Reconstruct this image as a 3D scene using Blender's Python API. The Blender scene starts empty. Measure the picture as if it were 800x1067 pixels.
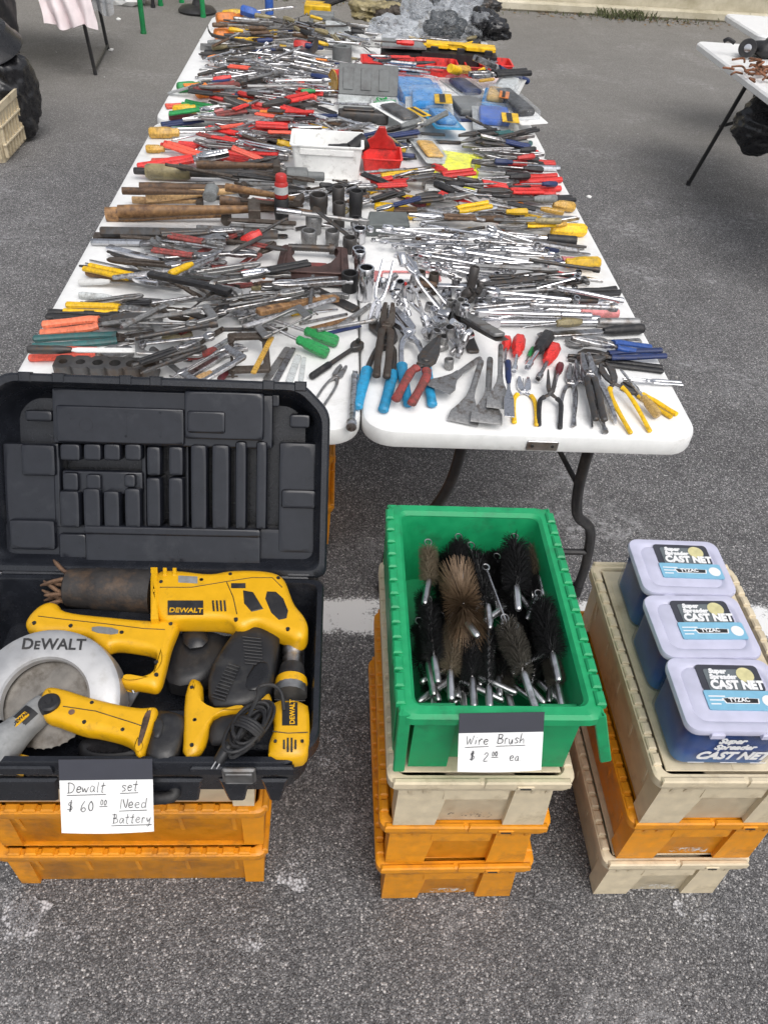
import bpy, math, random
from mathutils import Vector, Matrix, noise
from mathutils.geometry import tessellate_polygon
R = random.Random(7)
rad = math.radians
sc = bpy.context.scene
COL = sc.collection
# ------------------------------------------------------------------ camera model
F, ROLL, PIT, YAW, CH = 830.0, rad(5), rad(42.4), rad(5.35), 1.83
TZ = 0.74
cR, sR, cP, sP, cY, sY = math.cos(ROLL), math.sin(ROLL), math.cos(PIT), math.sin(PIT), math.cos(YAW), math.sin(YAW)

def un(px, py, z):
    """point of the plane at height z that the photo shows at a pixel"""
    u = (px - 400) / F
    v = (py - 533.5) / F
    u, v = u * cR + v * sR, -u * sR + v * cR
    d = (u, cP - v * sP, -sP - v * cP)
    d = (d[0] * cY + d[1] * sY, -d[0] * sY + d[1] * cY, d[2])
    t = (z - CH) / d[2]
    return Vector((d[0] * t, d[1] * t, z))

cam_d = bpy.data.cameras.new('camera')
cam_d.sensor_fit = 'VERTICAL'
cam_d.sensor_height = 36
cam_d.lens = F / 1067 * 36
cam_d.clip_start = 0.02
cam_d.clip_end = 500
cam = bpy.data.objects.new('camera', cam_d)
COL.objects.link(cam)
Rv = Vector((cY, -sY, 0))
Fv = Vector((cP * sY, cP * cY, -sP))
Uv = Rv.cross(Fv)
Ri = Rv * cR + Uv * sR
Ui = Uv * cR - Rv * sR
cam.matrix_world = Matrix(((Ri.x, Ui.x, -Fv.x, 0), (Ri.y, Ui.y, -Fv.y, 0), (Ri.z, Ui.z, -Fv.z, CH), (0, 0, 0, 1)))
sc.camera = cam

# ------------------------------------------------------------------ materials
def new_mat(name):
    m = bpy.data.materials.new(name)
    m.use_nodes = True
    nt = m.node_tree
    return m, nt, nt.nodes['Principled BSDF'], nt.nodes, nt.links

def mat(name, base, rough=0.5, metal=0.0, var=0.25, scale=40, bump=0.0, bscale=200, dirt=None, damt=0.45, dscale=18, spec=0.5, rnd=0.25, coat=0.0, trans=0.0):
    """plain procedural surface: noise-varied colour and gloss, per-object shift, optional grime and fine bump"""
    m, nt, b, N, L = new_mat(name)
    tc = N.new('ShaderNodeTexCoord')
    nz = N.new('ShaderNodeTexNoise')
    nz.inputs['Scale'].default_value = scale
    nz.inputs['Detail'].default_value = 6
    nz.inputs['Roughness'].default_value = 0.6
    L.new(tc.outputs['Object'], nz.inputs['Vector'])
    mr = N.new('ShaderNodeMapRange')
    mr.inputs['From Min'].default_value = 0.3
    mr.inputs['From Max'].default_value = 0.7
    mr.inputs['To Min'].default_value = 1 - var
    mr.inputs['To Max'].default_value = 1 + var
    L.new(nz.outputs['Fac'], mr.inputs['Value'])
    oi = N.new('ShaderNodeObjectInfo')
    mr2 = N.new('ShaderNodeMapRange')
    mr2.inputs['To Min'].default_value = 1 - rnd
    mr2.inputs['To Max'].default_value = 1 + rnd
    L.new(oi.outputs['Random'], mr2.inputs['Value'])
    mul = N.new('ShaderNodeMath')
    mul.operation = 'MULTIPLY'
    L.new(mr.outputs[0], mul.inputs[0])
    L.new(mr2.outputs[0], mul.inputs[1])
    vm = N.new('ShaderNodeVectorMath')
    vm.operation = 'SCALE'
    vm.inputs[0].default_value = base
    L.new(mul.outputs[0], vm.inputs['Scale'])
    col = vm.outputs[0]
    rough_out = None
    if dirt:
        n2 = N.new('ShaderNodeTexNoise')
        n2.inputs['Scale'].default_value = dscale
        n2.inputs['Detail'].default_value = 9
        n2.inputs['Roughness'].default_value = 0.7
        L.new(tc.outputs['Object'], n2.inputs['Vector'])
        r2 = N.new('ShaderNodeMapRange')
        r2.inputs['From Min'].default_value = 0.62 - damt * 0.4
        r2.inputs['From Max'].default_value = 0.78 - damt * 0.3
        L.new(n2.outputs['Fac'], r2.inputs['Value'])
        mx = N.new('ShaderNodeMix')
        mx.data_type = 'RGBA'
        L.new(r2.outputs[0], mx.inputs[0])
        L.new(col, mx.inputs[6])
        mx.inputs[7].default_value = (*dirt, 1)
        col = mx.outputs[2]
    L.new(col, b.inputs['Base Color'])
    rr = N.new('ShaderNodeMapRange')
    rr.inputs['From Min'].default_value = 0.3
    rr.inputs['From Max'].default_value = 0.7
    rr.inputs['To Min'].default_value = max(0.03, rough * 0.75)
    rr.inputs['To Max'].default_value = min(1, rough * 1.3)
    L.new(nz.outputs['Fac'], rr.inputs['Value'])
    L.new(rr.outputs[0], b.inputs['Roughness'])
    b.inputs['Metallic'].default_value = metal
    b.inputs['Specular IOR Level'].default_value = spec
    b.inputs['Coat Weight'].default_value = coat
    b.inputs['Transmission Weight'].default_value = trans
    if bump:
        n3 = N.new('ShaderNodeTexNoise')
        n3.inputs['Scale'].default_value = bscale
        n3.inputs['Detail'].default_value = 4
        L.new(tc.outputs['Object'], n3.inputs['Vector'])
        bp = N.new('ShaderNodeBump')
        bp.inputs['Strength'].default_value = bump
        bp.inputs['Distance'].default_value = 0.002
        L.new(n3.outputs['Fac'], bp.inputs['Height'])
        L.new(bp.outputs[0], b.inputs['Normal'])
    return m

def clear_mat(name, tint, fac=0.35, rough=0.15, fres=.22):
    """thin clear or milky plastic: part see-through, part glossy skin"""
    m, nt, b, N, L = new_mat(name)
    b.inputs['Base Color'].default_value = (*tint, 1)
    b.inputs['Roughness'].default_value = rough
    tr = N.new('ShaderNodeBsdfTransparent')
    mx = N.new('ShaderNodeMixShader')
    lw = N.new('ShaderNodeLayerWeight')
    lw.inputs['Blend'].default_value = 0.35
    tc = N.new('ShaderNodeTexCoord')
    nz = N.new('ShaderNodeTexNoise')
    nz.inputs['Scale'].default_value = 25
    L.new(tc.outputs['Object'], nz.inputs['Vector'])
    ad = N.new('ShaderNodeMath')
    ad.operation = 'MULTIPLY_ADD'
    ad.use_clamp = True
    L.new(nz.outputs['Fac'], ad.inputs[0])
    ad.inputs[1].default_value = 0.25
    ad.inputs[2].default_value = fac - 0.12
    a2 = N.new('ShaderNodeMath')
    a2.use_clamp = True
    L.new(ad.outputs[0], a2.inputs[0])
    mm = N.new('ShaderNodeMath')
    mm.operation = 'MULTIPLY'
    mm.inputs[1].default_value = fres
    L.new(lw.outputs['Fresnel'], mm.inputs[0])
    L.new(mm.outputs[0], a2.inputs[1])
    L.new(a2.outputs[0], mx.inputs[0])
    L.new(tr.outputs[0], mx.inputs[1])
    L.new(b.outputs[0], mx.inputs[2])
    L.new(mx.outputs[0], N['Material Output'].inputs['Surface'])
    return m

GR = (0.03, 0.026, 0.022)
RU = (0.10, 0.048, 0.022)
M = {}
def defm(k, *a, **kw):
    M[k] = mat(k, *a, **kw)
defm('steel', (.48, .48, .49), .36, 1.0, dirt=(.16, .13, .11), damt=.4)
defm('chrome', (.66, .66, .68), .17, 1.0, var=.12, dirt=(.25, .24, .22), damt=.2)
defm('dull_steel', (.32, .318, .315), .5, .9, dirt=(.15, .11, .085), damt=.25, dscale=9)
defm('dark_steel', (.095, .093, .093), .5, .7, dirt=(.12, .085, .06), damt=.35)
defm('iron', (.095, .082, .070), .6, .5, dirt=(.06, .04, .03), damt=.5, bump=.3)
defm('rust', (.19, .115, .08), .75, .3, dirt=(.05, .033, .026), damt=.6, bump=.4)
defm('wood', (.33, .18, .075), .55, 0, var=.3, scale=20, dirt=(.10, .05, .025), damt=.5)
defm('pale_wood', (.50, .32, .15), .55, 0, var=.25, scale=20, dirt=(.20, .11, .05), damt=.35)
defm('dark_wood', (.15, .085, .045), .6, 0, var=.35, scale=20, dirt=(.05, .03, .02), damt=.5)
defm('red', (.62, .035, .03), .4, dirt=(.16, .03, .025), damt=.22)
defm('coral', (.72, .10, .06), .42, dirt=(.25, .05, .03), damt=.2)
defm('dull_red', (.30, .05, .045), .55, dirt=(.10, .045, .035), damt=.5)
defm('pink', (.62, .22, .22), .5, dirt=(.3, .14, .12), damt=.3)
defm('maroon', (.17, .02, .03), .4, dirt=GR, damt=.3)
defm('orange', (.78, .23, .03), .42, dirt=(.28, .09, .03), damt=.25)
defm('salmon', (.80, .20, .10), .45, dirt=(.35, .10, .05), damt=.25)
defm('yellow', (.78, .47, .010), .4, dirt=(.35, .23, .03), damt=.25)
defm('amber', (.62, .36, .06), .28, dirt=(.25, .15, .04), damt=.3)
defm('olive', (.30, .25, .13), .35, dirt=(.12, .10, .06), damt=.35)
defm('green', (.02, .27, .07), .4, dirt=(.02, .10, .04), damt=.25)
defm('teal', (.03, .13, .13), .45, dirt=(.05, .08, .08), damt=.4)
defm('blue', (.03, .10, .38), .4, dirt=(.03, .05, .14), damt=.25)
defm('clamp_iron', (.085, .048, .042), .5, .4, dirt=(.05, .03, .025), damt=.4, bump=.2)
defm('neon', (.80, .80, .03), .35, bump=.5, bscale=60, dirt=(.45, .45, .05), damt=.2)
defm('bright_blue', (.02, .25, .62), .3, bump=.4, bscale=50, dirt=(.25, .45, .65), damt=.3)
defm('mid_grey', (.25, .255, .255), .5, dirt=(.14, .14, .14), damt=.25)
defm('sky', (.018, .23, .42), .45, dirt=(.05, .16, .25), damt=.22)
defm('navy', (.015, .03, .11), .45, dirt=GR, damt=.2)
defm('black', (.016, .016, .018), .5, dirt=(.05, .045, .042), damt=.3)
defm('black_gloss', (.014, .014, .016), .28, dirt=(.035, .033, .033), damt=.2)
defm('grey', (.19, .20, .20), .55, dirt=(.10, .10, .10), damt=.3)
defm('pale_grey', (.46, .48, .48), .5, dirt=(.25, .25, .24), damt=.3)
defm('slate', (.10, .11, .108), .75, var=.2, bump=.3, bscale=400)
defm('white', (.78, .78, .76), .5, var=.06, dirt=(.45, .43, .40), damt=.15)
defm('clear_amber', (.55, .36, .12), .25, dirt=(.2, .13, .06), damt=.3)
M['clear'] = clear_mat('clear_plastic', (.80, .85, .9), .04, .08)
M['tub_clear'] = clear_mat('tub_plastic', (.20, .25, .40), .02, .15)
M['bag_dark'] = clear_mat('smoky_plastic', (.10, .11, .12), .45, .15, .4)
M['bag_clear'] = clear_mat('bag_plastic', (.70, .73, .77), .20, .12, .5)

# ------------------------------------------------------------------ mesh collector
class MB:
    def __init__(s):
        s.v = []
        s.f = []
        s.T = None
    def add(s, vs, fs):
        o = len(s.v)
        T = s.T
        for p in vs:
            p = Vector(p)
            s.v.append(T @ p if T is not None else p)
        for f in fs:
            s.f.append([i + o for i in f])
        return s
    def loft(s, rings, c0=True, c1=True, closed=True):
        n = len(rings[0])
        vs = [p for r in rings for p in r]
        fs = []
        m = n if closed else n - 1
        for k in range(len(rings) - 1):
            for i in range(m):
                j = (i + 1) % n
                fs.append([k * n + i, k * n + j, (k + 1) * n + j, (k + 1) * n + i])
        if c0:
            fs.append(list(range(n))[::-1])
        if c1:
            fs.append([(len(rings) - 1) * n + i for i in range(n)])
        return s.add(vs, fs)
    def prism(s, pts, z0, z1, bev=0.0, steps=1, bot=True):
        pts = [(float(p[0]), float(p[1])) for p in pts]
        if area(pts) < 0:
            pts = pts[::-1]
        rings = []
        soft = steps >= 2
        cache = {}
        def shrink(d):
            k = round(d, 6)
            if k not in cache:
                if soft:
                    n_ = max(1, int(math.ceil(d / .0012)))
                    q = pts
                    for _ in range(n_):
                        q = inset(q, d / n_)
                        m_ = len(q)
                        q = [(q[i][0] * .6 + (q[i - 1][0] + q[(i + 1) % m_][0]) * .2, q[i][1] * .6 + (q[i - 1][1] + q[(i + 1) % m_][1]) * .2) for i in range(m_)]
                    cache[k] = q
                else:
                    cache[k] = inset(pts, d)
            return cache[k]
        def ring(ins, z):
            q = shrink(ins) if ins > 1e-9 else pts
            rings.append([(x, y, z) for x, y in q])
        if bev > 0:
            if bot:
                for k in range(steps + 1):
                    a = math.pi / 2 * k / steps
                    ring(bev * (1 - math.sin(a)), z0 + bev * (1 - math.cos(a)))
            else:
                ring(0, z0)
            for k in range(steps + 1):
                a = math.pi / 2 * k / steps
                ring(bev * (1 - math.cos(a)), z1 - bev * (1 - math.sin(a)))
            if soft:
                ring(bev + .0012, z1)
        else:
            ring(0, z0)
            ring(0, z1)
        o = len(s.v)
        s.loft(rings, False, False)
        n = len(pts)
        top = o + (len(rings) - 1) * n
        base = [(p[0], p[1]) for p in rings[-1]] if soft else pts
        for t in tessellate_polygon([[Vector((x, y, 0)) for x, y in base]]):
            a = area([base[i] for i in t])
            t = list(t) if a > 0 else list(t)[::-1]
            s.f.append([top + i for i in t])
            s.f.append([o + i for i in t[::-1]])
        return s
    def box(s, x0, x1, y0, y1, z0, z1, bev=0.0, steps=1):
        return s.prism([(x0, y0), (x1, y0), (x1, y1), (x0, y1)], z0, z1, bev, steps)
    def tube(s, pts, r, n=8, caps=True, flat=1.0, up=(0, 0, 1)):
        pts = [Vector(p) for p in pts]
        if not isinstance(r, (list, tuple)):
            r = [r] * len(pts)
        rings = []
        upv = Vector(up)
        prev = None
        for i, p in enumerate(pts):
            d = (pts[min(i + 1, len(pts) - 1)] - pts[max(i - 1, 0)])
            d.normalize()
            a = prev - d * prev.dot(d) if prev is not None else d.cross(upv)
            if a.length < 1e-5:
                a = d.cross(Vector((1, 0, 0)))
                if a.length < 1e-5:
                    a = d.cross(Vector((0, 1, 0)))
            a.normalize()
            prev = a
            b = a.cross(d)
            rings.append([p + a * (math.cos(t) * r[i]) + b * (math.sin(t) * r[i] * flat) for t in [2 * math.pi * (k + .5) / n for k in range(n)]])
        return s.loft([list(map(tuple, q))[::-1] for q in rings], caps, caps)
    def lathe(s, prof, n=16, axis='z', mod=None, c0=True, c1=True):
        rings = []
        for r, z in prof:
            q = []
            for k in range(n):
                t = 2 * math.pi * k / n
                rr = r * (mod(t, z) if mod else 1)
                x, y = rr * math.cos(t), rr * math.sin(t)
                q.append((x, y, z) if axis == 'z' else ((z, x, y) if axis == 'x' else (y, z, x)))
            rings.append(q)
        return s.loft(rings, c0, c1)
    def ngrid(s, nx, ny, fn):
        vs = [fn(i / nx, j / ny) for j in range(ny + 1) for i in range(nx + 1)]
        fs = []
        for j in range(ny):
            for i in range(nx):
                a = j * (nx + 1) + i
                fs.append([a, a + 1, a + nx + 2, a + nx + 1])
        return s.add(vs, fs)
    def mesh(s, name, m, off=None, ang=38):
        me = bpy.data.meshes.new(name)
        vs = [tuple(p - off) for p in s.v] if off is not None else [tuple(p) for p in s.v]
        me.from_pydata(vs, [], s.f)
        me.validate()
        if m is not None:
            me.materials.append(M[m] if isinstance(m, str) else m)
        if len(me.polygons):
            me.polygons.foreach_set('use_smooth', [True] * len(me.polygons))
            me.set_sharp_from_angle(angle=rad(ang))
        me.update()
        return me
    def build(s, name, m, parent=None, ang=38):
        """link as ONE object; world-space points are taken relative to the parent thing's base"""
        off = None
        if parent is not None:
            off = Vector(parent.get('_o', (0, 0, 0)))
        me = s.mesh(name, m, off, ang)
        o = bpy.data.objects.new(name, me)
        COL.objects.link(o)
        if parent is not None:
            o.parent = parent
            o['_o'] = list(off)
        return o

def area(p):
    return sum(p[i][0] * p[(i + 1) % len(p)][1] - p[(i + 1) % len(p)][0] * p[i][1] for i in range(len(p))) / 2

def inset(p, d):
    n = len(p)
    out = []
    for i in range(n):
        a, b, c = p[i - 1], p[i], p[(i + 1) % n]
        e1 = Vector((b[0] - a[0], b[1] - a[1]))
        e2 = Vector((c[0] - b[0], c[1] - b[1]))
        if e1.length < 1e-9 or e2.length < 1e-9:
            out.append(b)
            continue
        e1.normalize()
        e2.normalize()
        n1 = Vector((-e1.y, e1.x))
        n2 = Vector((-e2.y, e2.x))
        k = n1 + n2
        if k.length < 1e-6:
            out.append((b[0] + n1.x * d, b[1] + n1.y * d))
            continue
        k.normalize()
        m = d / max(0.5, k.dot(n1))
        out.append((b[0] + k.x * m, b[1] + k.y * m))
    return out

def rrect(x0, x1, y0, y1, r, n=5):
    out = []
    for cx, cy, a0 in ((x1 - r, y0 + r, -90), (x1 - r, y1 - r, 0), (x0 + r, y1 - r, 90), (x0 + r, y0 + r, 180)):
        for k in range(n + 1):
            a = rad(a0 + 90 * k / n)
            out.append((cx + r * math.cos(a), cy + r * math.sin(a)))
    return out

def circ(cx, cy, r, n=16, ry=None):
    return [(cx + r * math.cos(2 * math.pi * k / n), cy + (ry or r) * math.sin(2 * math.pi * k / n)) for k in range(n)]

def chaikin(p, it=2):
    for _ in range(it):
        q = []
        for i in range(len(p)):
            a, b = p[i], p[(i + 1) % len(p)]
            q += [(a[0] * .75 + b[0] * .25, a[1] * .75 + b[1] * .25), (a[0] * .25 + b[0] * .75, a[1] * .25 + b[1] * .75)]
        p = q
    return p

def fil(p, r, n=4):
    """round every corner with about the same radius"""
    out = []
    for i in range(len(p)):
        a, b, c = Vector(p[i - 1]), Vector(p[i]), Vector(p[(i + 1) % len(p)])
        u, v = a - b, c - b
        d = min(r, u.length * .45, v.length * .45)
        s0, s1 = b + u.normalized() * d, b + v.normalized() * d
        for k in range(n + 1):
            t = k / n
            q = s0 * (1 - t) ** 2 + b * 2 * t * (1 - t) + s1 * t * t
            out.append((q.x, q.y))
    return out

def arc(p0, p1, p2, n=8):
    p0, p1, p2 = Vector(p0), Vector(p1), Vector(p2)
    return [p0 * (1 - t) ** 2 + p1 * 2 * t * (1 - t) + p2 * t * t for t in [k / n for k in range(n + 1)]]

def spline(pts, n=6):
    pts = [Vector(p) for p in pts]
    out = []
    for i in range(len(pts) - 1):
        p0, p1, p2, p3 = pts[max(i - 1, 0)], pts[i], pts[i + 1], pts[min(i + 2, len(pts) - 1)]
        for k in range(n):
            t = k / n
            out.append(.5 * ((2 * p1) + (p2 - p0) * t + (2 * p0 - 5 * p1 + 4 * p2 - p3) * t * t + (3 * p1 - p0 - 3 * p2 + p3) * t ** 3))
    out.append(pts[-1])
    return out

USED = {}
def tag(o, label, cat, group=None, kind=None):
    if label:
        o['label'] = label
    if cat:
        o['category'] = cat
    if group:
        o['group'] = group
    if kind:
        o['kind'] = kind
    if label:
        USED.setdefault(label, []).append(o.name)
    return o

def thing(name, label, cat, loc=(0, 0, 0), group=None):
    """an Empty at the thing's base that parents its parts"""
    o = bpy.data.objects.new(name, None)
    o.empty_display_size = .05
    COL.objects.link(o)
    o.location = loc
    o['_o'] = list(loc)
    return tag(o, label, cat, group)

def struct(name, mb, m):
    return tag(mb.build(name, m), None, None, None, 'structure')

def TR(loc=(0, 0, 0), rz=0, rx=0, ry=0, s=1):
    return Matrix.Translation(loc) @ Matrix.Rotation(rz, 4, 'Z') @ Matrix.Rotation(ry, 4, 'Y') @ Matrix.Rotation(rx, 4, 'X') @ Matrix.Scale(s, 4)

def text_mb(mb, s, size, T, bold=0.0, shear=0.0, extrude=0.0004, align='LEFT'):
    cu = bpy.data.curves.new('lettering', 'FONT')
    cu.body = s
    cu.size = size
    cu.offset = bold
    cu.shear = shear
    cu.extrude = extrude
    cu.align_x = align
    cu.resolution_u = 3
    ob = bpy.data.objects.new('lettering', cu)
    COL.objects.link(ob)
    bpy.context.view_layer.update()
    me = bpy.data.meshes.new_from_object(ob.evaluated_get(bpy.context.evaluated_depsgraph_get()))
    w = max([v.co.x for v in me.vertices] or [0])
    old = mb.T
    mb.T = T if old is None else old @ T
    mb.add([v.co for v in me.vertices], [list(p.vertices) for p in me.polygons])
    mb.T = old
    bpy.data.objects.remove(ob)
    bpy.data.curves.remove(cu)
    bpy.data.meshes.remove(me)
    return w

def crumple(mb, c, size, seed, amp=.25, sub=3, freq=2.2, flat=None):
    """a creased bag-like lump: ridged noise on a ball, flattened where it rests"""
    import bmesh
    bm = bmesh.new()
    bmesh.ops.create_icosphere(bm, subdivisions=sub, radius=1)
    off = Vector((seed * 7.3, seed * 3.1, seed * 1.7))
    vs = []
    for v in bm.verts:
        p = v.co.copy()
        d = 1 + amp * (1.6 * noise.noise(p * freq * .5 + off) + 1.1 * (.5 - abs(noise.noise(p * freq + off))) + .7 * (.4 - abs(noise.noise(p * freq * 2.3 + off))))
        q = Vector((p.x * size[0], p.y * size[1], p.z * size[2])) * d
        if flat is not None and q.z < flat:
            q.z = flat + (q.z - flat) * .04
        vs.append(q + Vector(c))
    bm.verts.index_update()
    fs = [[v.index for v in f.verts] for f in bm.faces]
    bm.free()
    return mb.add(vs, fs)
# ------------------------------------------------------------------ tool shapes: length 1 along x (handle at -.5, tip at +.5), lying on z = 0
def flute(t, z):
    return 1 + .07 * math.cos(6 * t)

def pliers(op, jaw, grip=True, loose=False):
    """op: half spread of the handles; jaw: needle, slip, broad, bent, cutter"""
    px = {'needle': .10, 'slip': .20, 'broad': .20, 'bent': .22, 'cutter': .22, 'snip': .08}[jaw]
    parts = []
    zz = (.016, .030)
    for s in (-1, 1):
        m = MB()
        k = (s + 1) // 2
        z = .022
        h = .030 if jaw != 'needle' else .024
        arm = spline([(px + .03, -s * .018, z), (px - .04, s * .012, z), (px - .12, s * max(.032, op * .75), z), (-.12, s * max(.036, op * 1.05), z), (-.5, s * max(.034, op), z)], 5)
        n = len(arm)
        m.tube(arm, [.034 - .018 * min(1, i / n * 1.8) for i in range(n)], 8, True, .62)
        if jaw == 'needle':
            o = [(px - .04, -s * .03), (px - .04, s * .0), (px + .02, s * .035 + s * op * .1), (px + .10, s * .028 + s * op * .25), (.5, s * .010 + s * op * .35), (.5, s * .001 + s * op * .3), (px + .06, s * .002)]
        elif jaw == 'bent':
            o = [(px - .10, -s * .035), (px - .06, s * .02), (px + .05, s * .05), (.36, s * .075 + .05), (.5, s * .05 + .10), (.47, s * .008 + .09), (.34, s * .006 + .045), (px + .02, s * .002)]
        elif jaw == 'snip':
            o = [(px - .06, -s * .045), (px - .06, s * .03), (px + .04, s * .062), (px + .18, s * .055), (.5, s * .012), (.5, s * .001), (px + .08, -s * .012)]
        elif jaw == 'cutter':
            o = [(px - .06, -s * .04), (px - .05, s * .03), (px + .04, s * .07 + s * op * .1), (.38, s * .085 + s * op * .2), (.47, s * .04 + s * op * .2), (.5, s * .002 + s * op * .2), (px + .10, s * .015)]
        else:
            w = .055 if jaw == 'slip' else .07
            o = [(px - .06, -s * .04), (px - .05, s * .03), (px + .04, s * w + s * op * .1), (.40, s * w * .8 + s * op * .25), (.5, s * .03 + s * op * .3), (.5, s * .002 + s * op * .3), (px + .07, s * .004)]
        m.prism(o, .004 + .002 * k, .044 - .003 * k, .006)
        if s == 1:
            m.T = Matrix.Translation((px, 0, 0))
            m.lathe([(.026, .0), (.026, .047), (.018, .053), (0.001, .053)], 12)
            m.T = None
        if jaw in ('slip', 'broad', 'bent') and s == 1:
            for j in range(4):
                m.box(.33 + j * .035, .345 + j * .035, -.006 + op * .1, .004 + op * .1, .02, .046)
        parts.append(('jaw', m, 's'))
        if grip:
            g = MB()
            ga = arm[int(n * (.74 if jaw == 'bent' and .055 < op < .1 else .46)):]
            e = ga[-1] + Vector((-.012, 0, 0))
            ga = ga + [e]
            q = len(ga)
            rr = [.028 + .006 * math.sin(i * 1.3) * .3 for i in range(q)]
            rr[0], rr[-1] = .033, .016
            g.tube(ga, rr, 10, True, .78)
            parts.append(('grip', g, 'g'))
    return parts

def locking(v):
    parts = []
    a = MB()
    a.prism(chaikin([(-.5, .02), (-.46, .055), (-.1, .07), (.1, .10), (.22, .11), (.40, .10), (.5, .055), (.49, .03), (.36, .035), (.2, .03), (.0, .03), (-.2, .02)], 1), .006, .058, .008)
    a.tube([(-.53, .035, .03), (-.44, .035, .03)], .018, 10)
    a.tube([(-.56, .035, .03), (-.52, .035, .03)], .027, 10)
    parts.append(('upper_jaw', a, 's'))
    b = MB()
    b.prism([(.16, .02), (.30, .02), (.49, .022), (.48, -.01), (.38, -.06), (.22, -.06), (.12, -.02)], .010, .054, .006)
    parts.append(('lower_jaw', b, 's'))
    c = MB()
    c.prism(chaikin([(-.42, -.10), (-.40, -.065), (-.1, -.045), (.16, .0), (.24, -.03), (.1, -.085), (-.15, -.10)], 1), .004, .056, .008)
    parts.append(('lever', c, 's'))
    return parts

def screwdriver(h, r, style):
    hd, sh = MB(), MB()
    x0, x1 = -.5, -.5 + h
    if style == 'ball':
        pr = [(.0, x0), (r * .7, x0 + .005), (r * 1.25, x0 + h * .15), (r * 1.3, x0 + h * .35), (r * .8, x0 + h * .62), (r * .75, x0 + h * .8), (r, x0 + h * .93), (r * .6, x1)]
    else:
        pr = [(.001, x0), (r * .75, x0 + .004), (r, x0 + h * .08), (r * 1.03, x0 + h * .5), (r * .95, x0 + h * .70), (r * .72, x0 + h * .78), (r * .78, x0 + h * .90), (r * .7, x0 + h * .97), (r * .35, x1)]
    hd.T = Matrix.Translation((0, 0, r * 1.05))
    hd.lathe(pr, 24, 'x', flute)
    sh.T = hd.T
    rs = r * .30
    if style == 'nut':
        sh.lathe([(rs, x1 - .01), (rs, .36), (r * .52, .38), (r * .52, .5), (r * .36, .5), (r * .36, .42)], 12, 'x')
    else:
        sh.lathe([(rs, x1 - .02), (rs, .43)], 10, 'x', None, True, False)
        sh.loft([[(.43, rs * math.cos(t), rs * math.sin(t)) for t in [i * math.pi / 4 for i in range(8)]],
                 [(.47, 1.35 * rs * math.cos(t), .55 * rs * math.sin(t)) for t in [i * math.pi / 4 for i in range(8)]],
                 [(.5, 1.1 * rs * math.cos(t), .18 * rs * math.sin(t)) for t in [i * math.pi / 4 for i in range(8)]]], False, True)
    return [('handle', hd, 'g'), ('shaft', sh, 's')]

def ringend(m, cx, cy, ro, ri, z0, z1, n=14):
    old = m.T
    t = Matrix.Translation((cx, cy, 0))
    m.T = t if old is None else old @ t
    m.lathe([(ri, z1), (ro * .9, z1), (ro, z1 - .008), (ro, z0 + .008), (ro * .9, z0), (ri, z0), (ri, z1)], n, 'z', None, False, False)
    m.T = old

def wrench(w, two=False):
    m = MB()
    hw = w * .36
    m.prism([(-.40, -hw), (.38, -hw * .9), (.38, hw * .9), (-.40, hw)], .010, .032, .006)
    ringend(m, -.5 + w * .95, 0, w * .95, w * .55, .004, .042)
    if two:
        ringend(m, .5 - w * .95, 0, w * .95, w * .55, .004, .042)
    else:
        o = [(.36, -hw * .9), (.39, -w * 1.05), (.46, -w * 1.15), (.51, -w * .75), (.47, -w * .42), (.42, -w * .35), (.415, w * .25), (.45, w * .42), (.50, w * .35), (.515, w * .8), (.45, w * 1.2), (.39, w * 1.05), (.36, hw * .9)]
        m.prism(o, .005, .040, .005)
    return [('wrench', m, 's')]

def adjustable(v):
    b = MB()
    b.prism([(-.5, -.035), (-.47, -.05), (-.40, -.045), (.20, -.032), (.24, -.06), (.33, -.085), (.40, -.075), (.50, -.115), (.505, -.09), (.44, -.01), (.40, .02), (.33, .035), (.22, .04), (.18, .035), (-.40, .045), (-.47, .05), (-.5, .035)], .012, .055, .008)
    j = MB()
    j.prism([(.33, .040), (.40, .028), (.46, .0), (.50, -.045), (.525, -.03), (.50, .045), (.42, .085), (.32, .08)], .016, .051, .006)
    k = MB()
    k.T = Matrix.Translation((.30, .02, .034)) @ Matrix.Rotation(.5, 4, 'Z')
    k.lathe([(.022 + .003 * (i % 2), -.04 + i * .01) for i in range(9)], 10, 'x')
    return [('body', b, 's'), ('movable_jaw', j, 's'), ('knurl', k, 's')]

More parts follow.
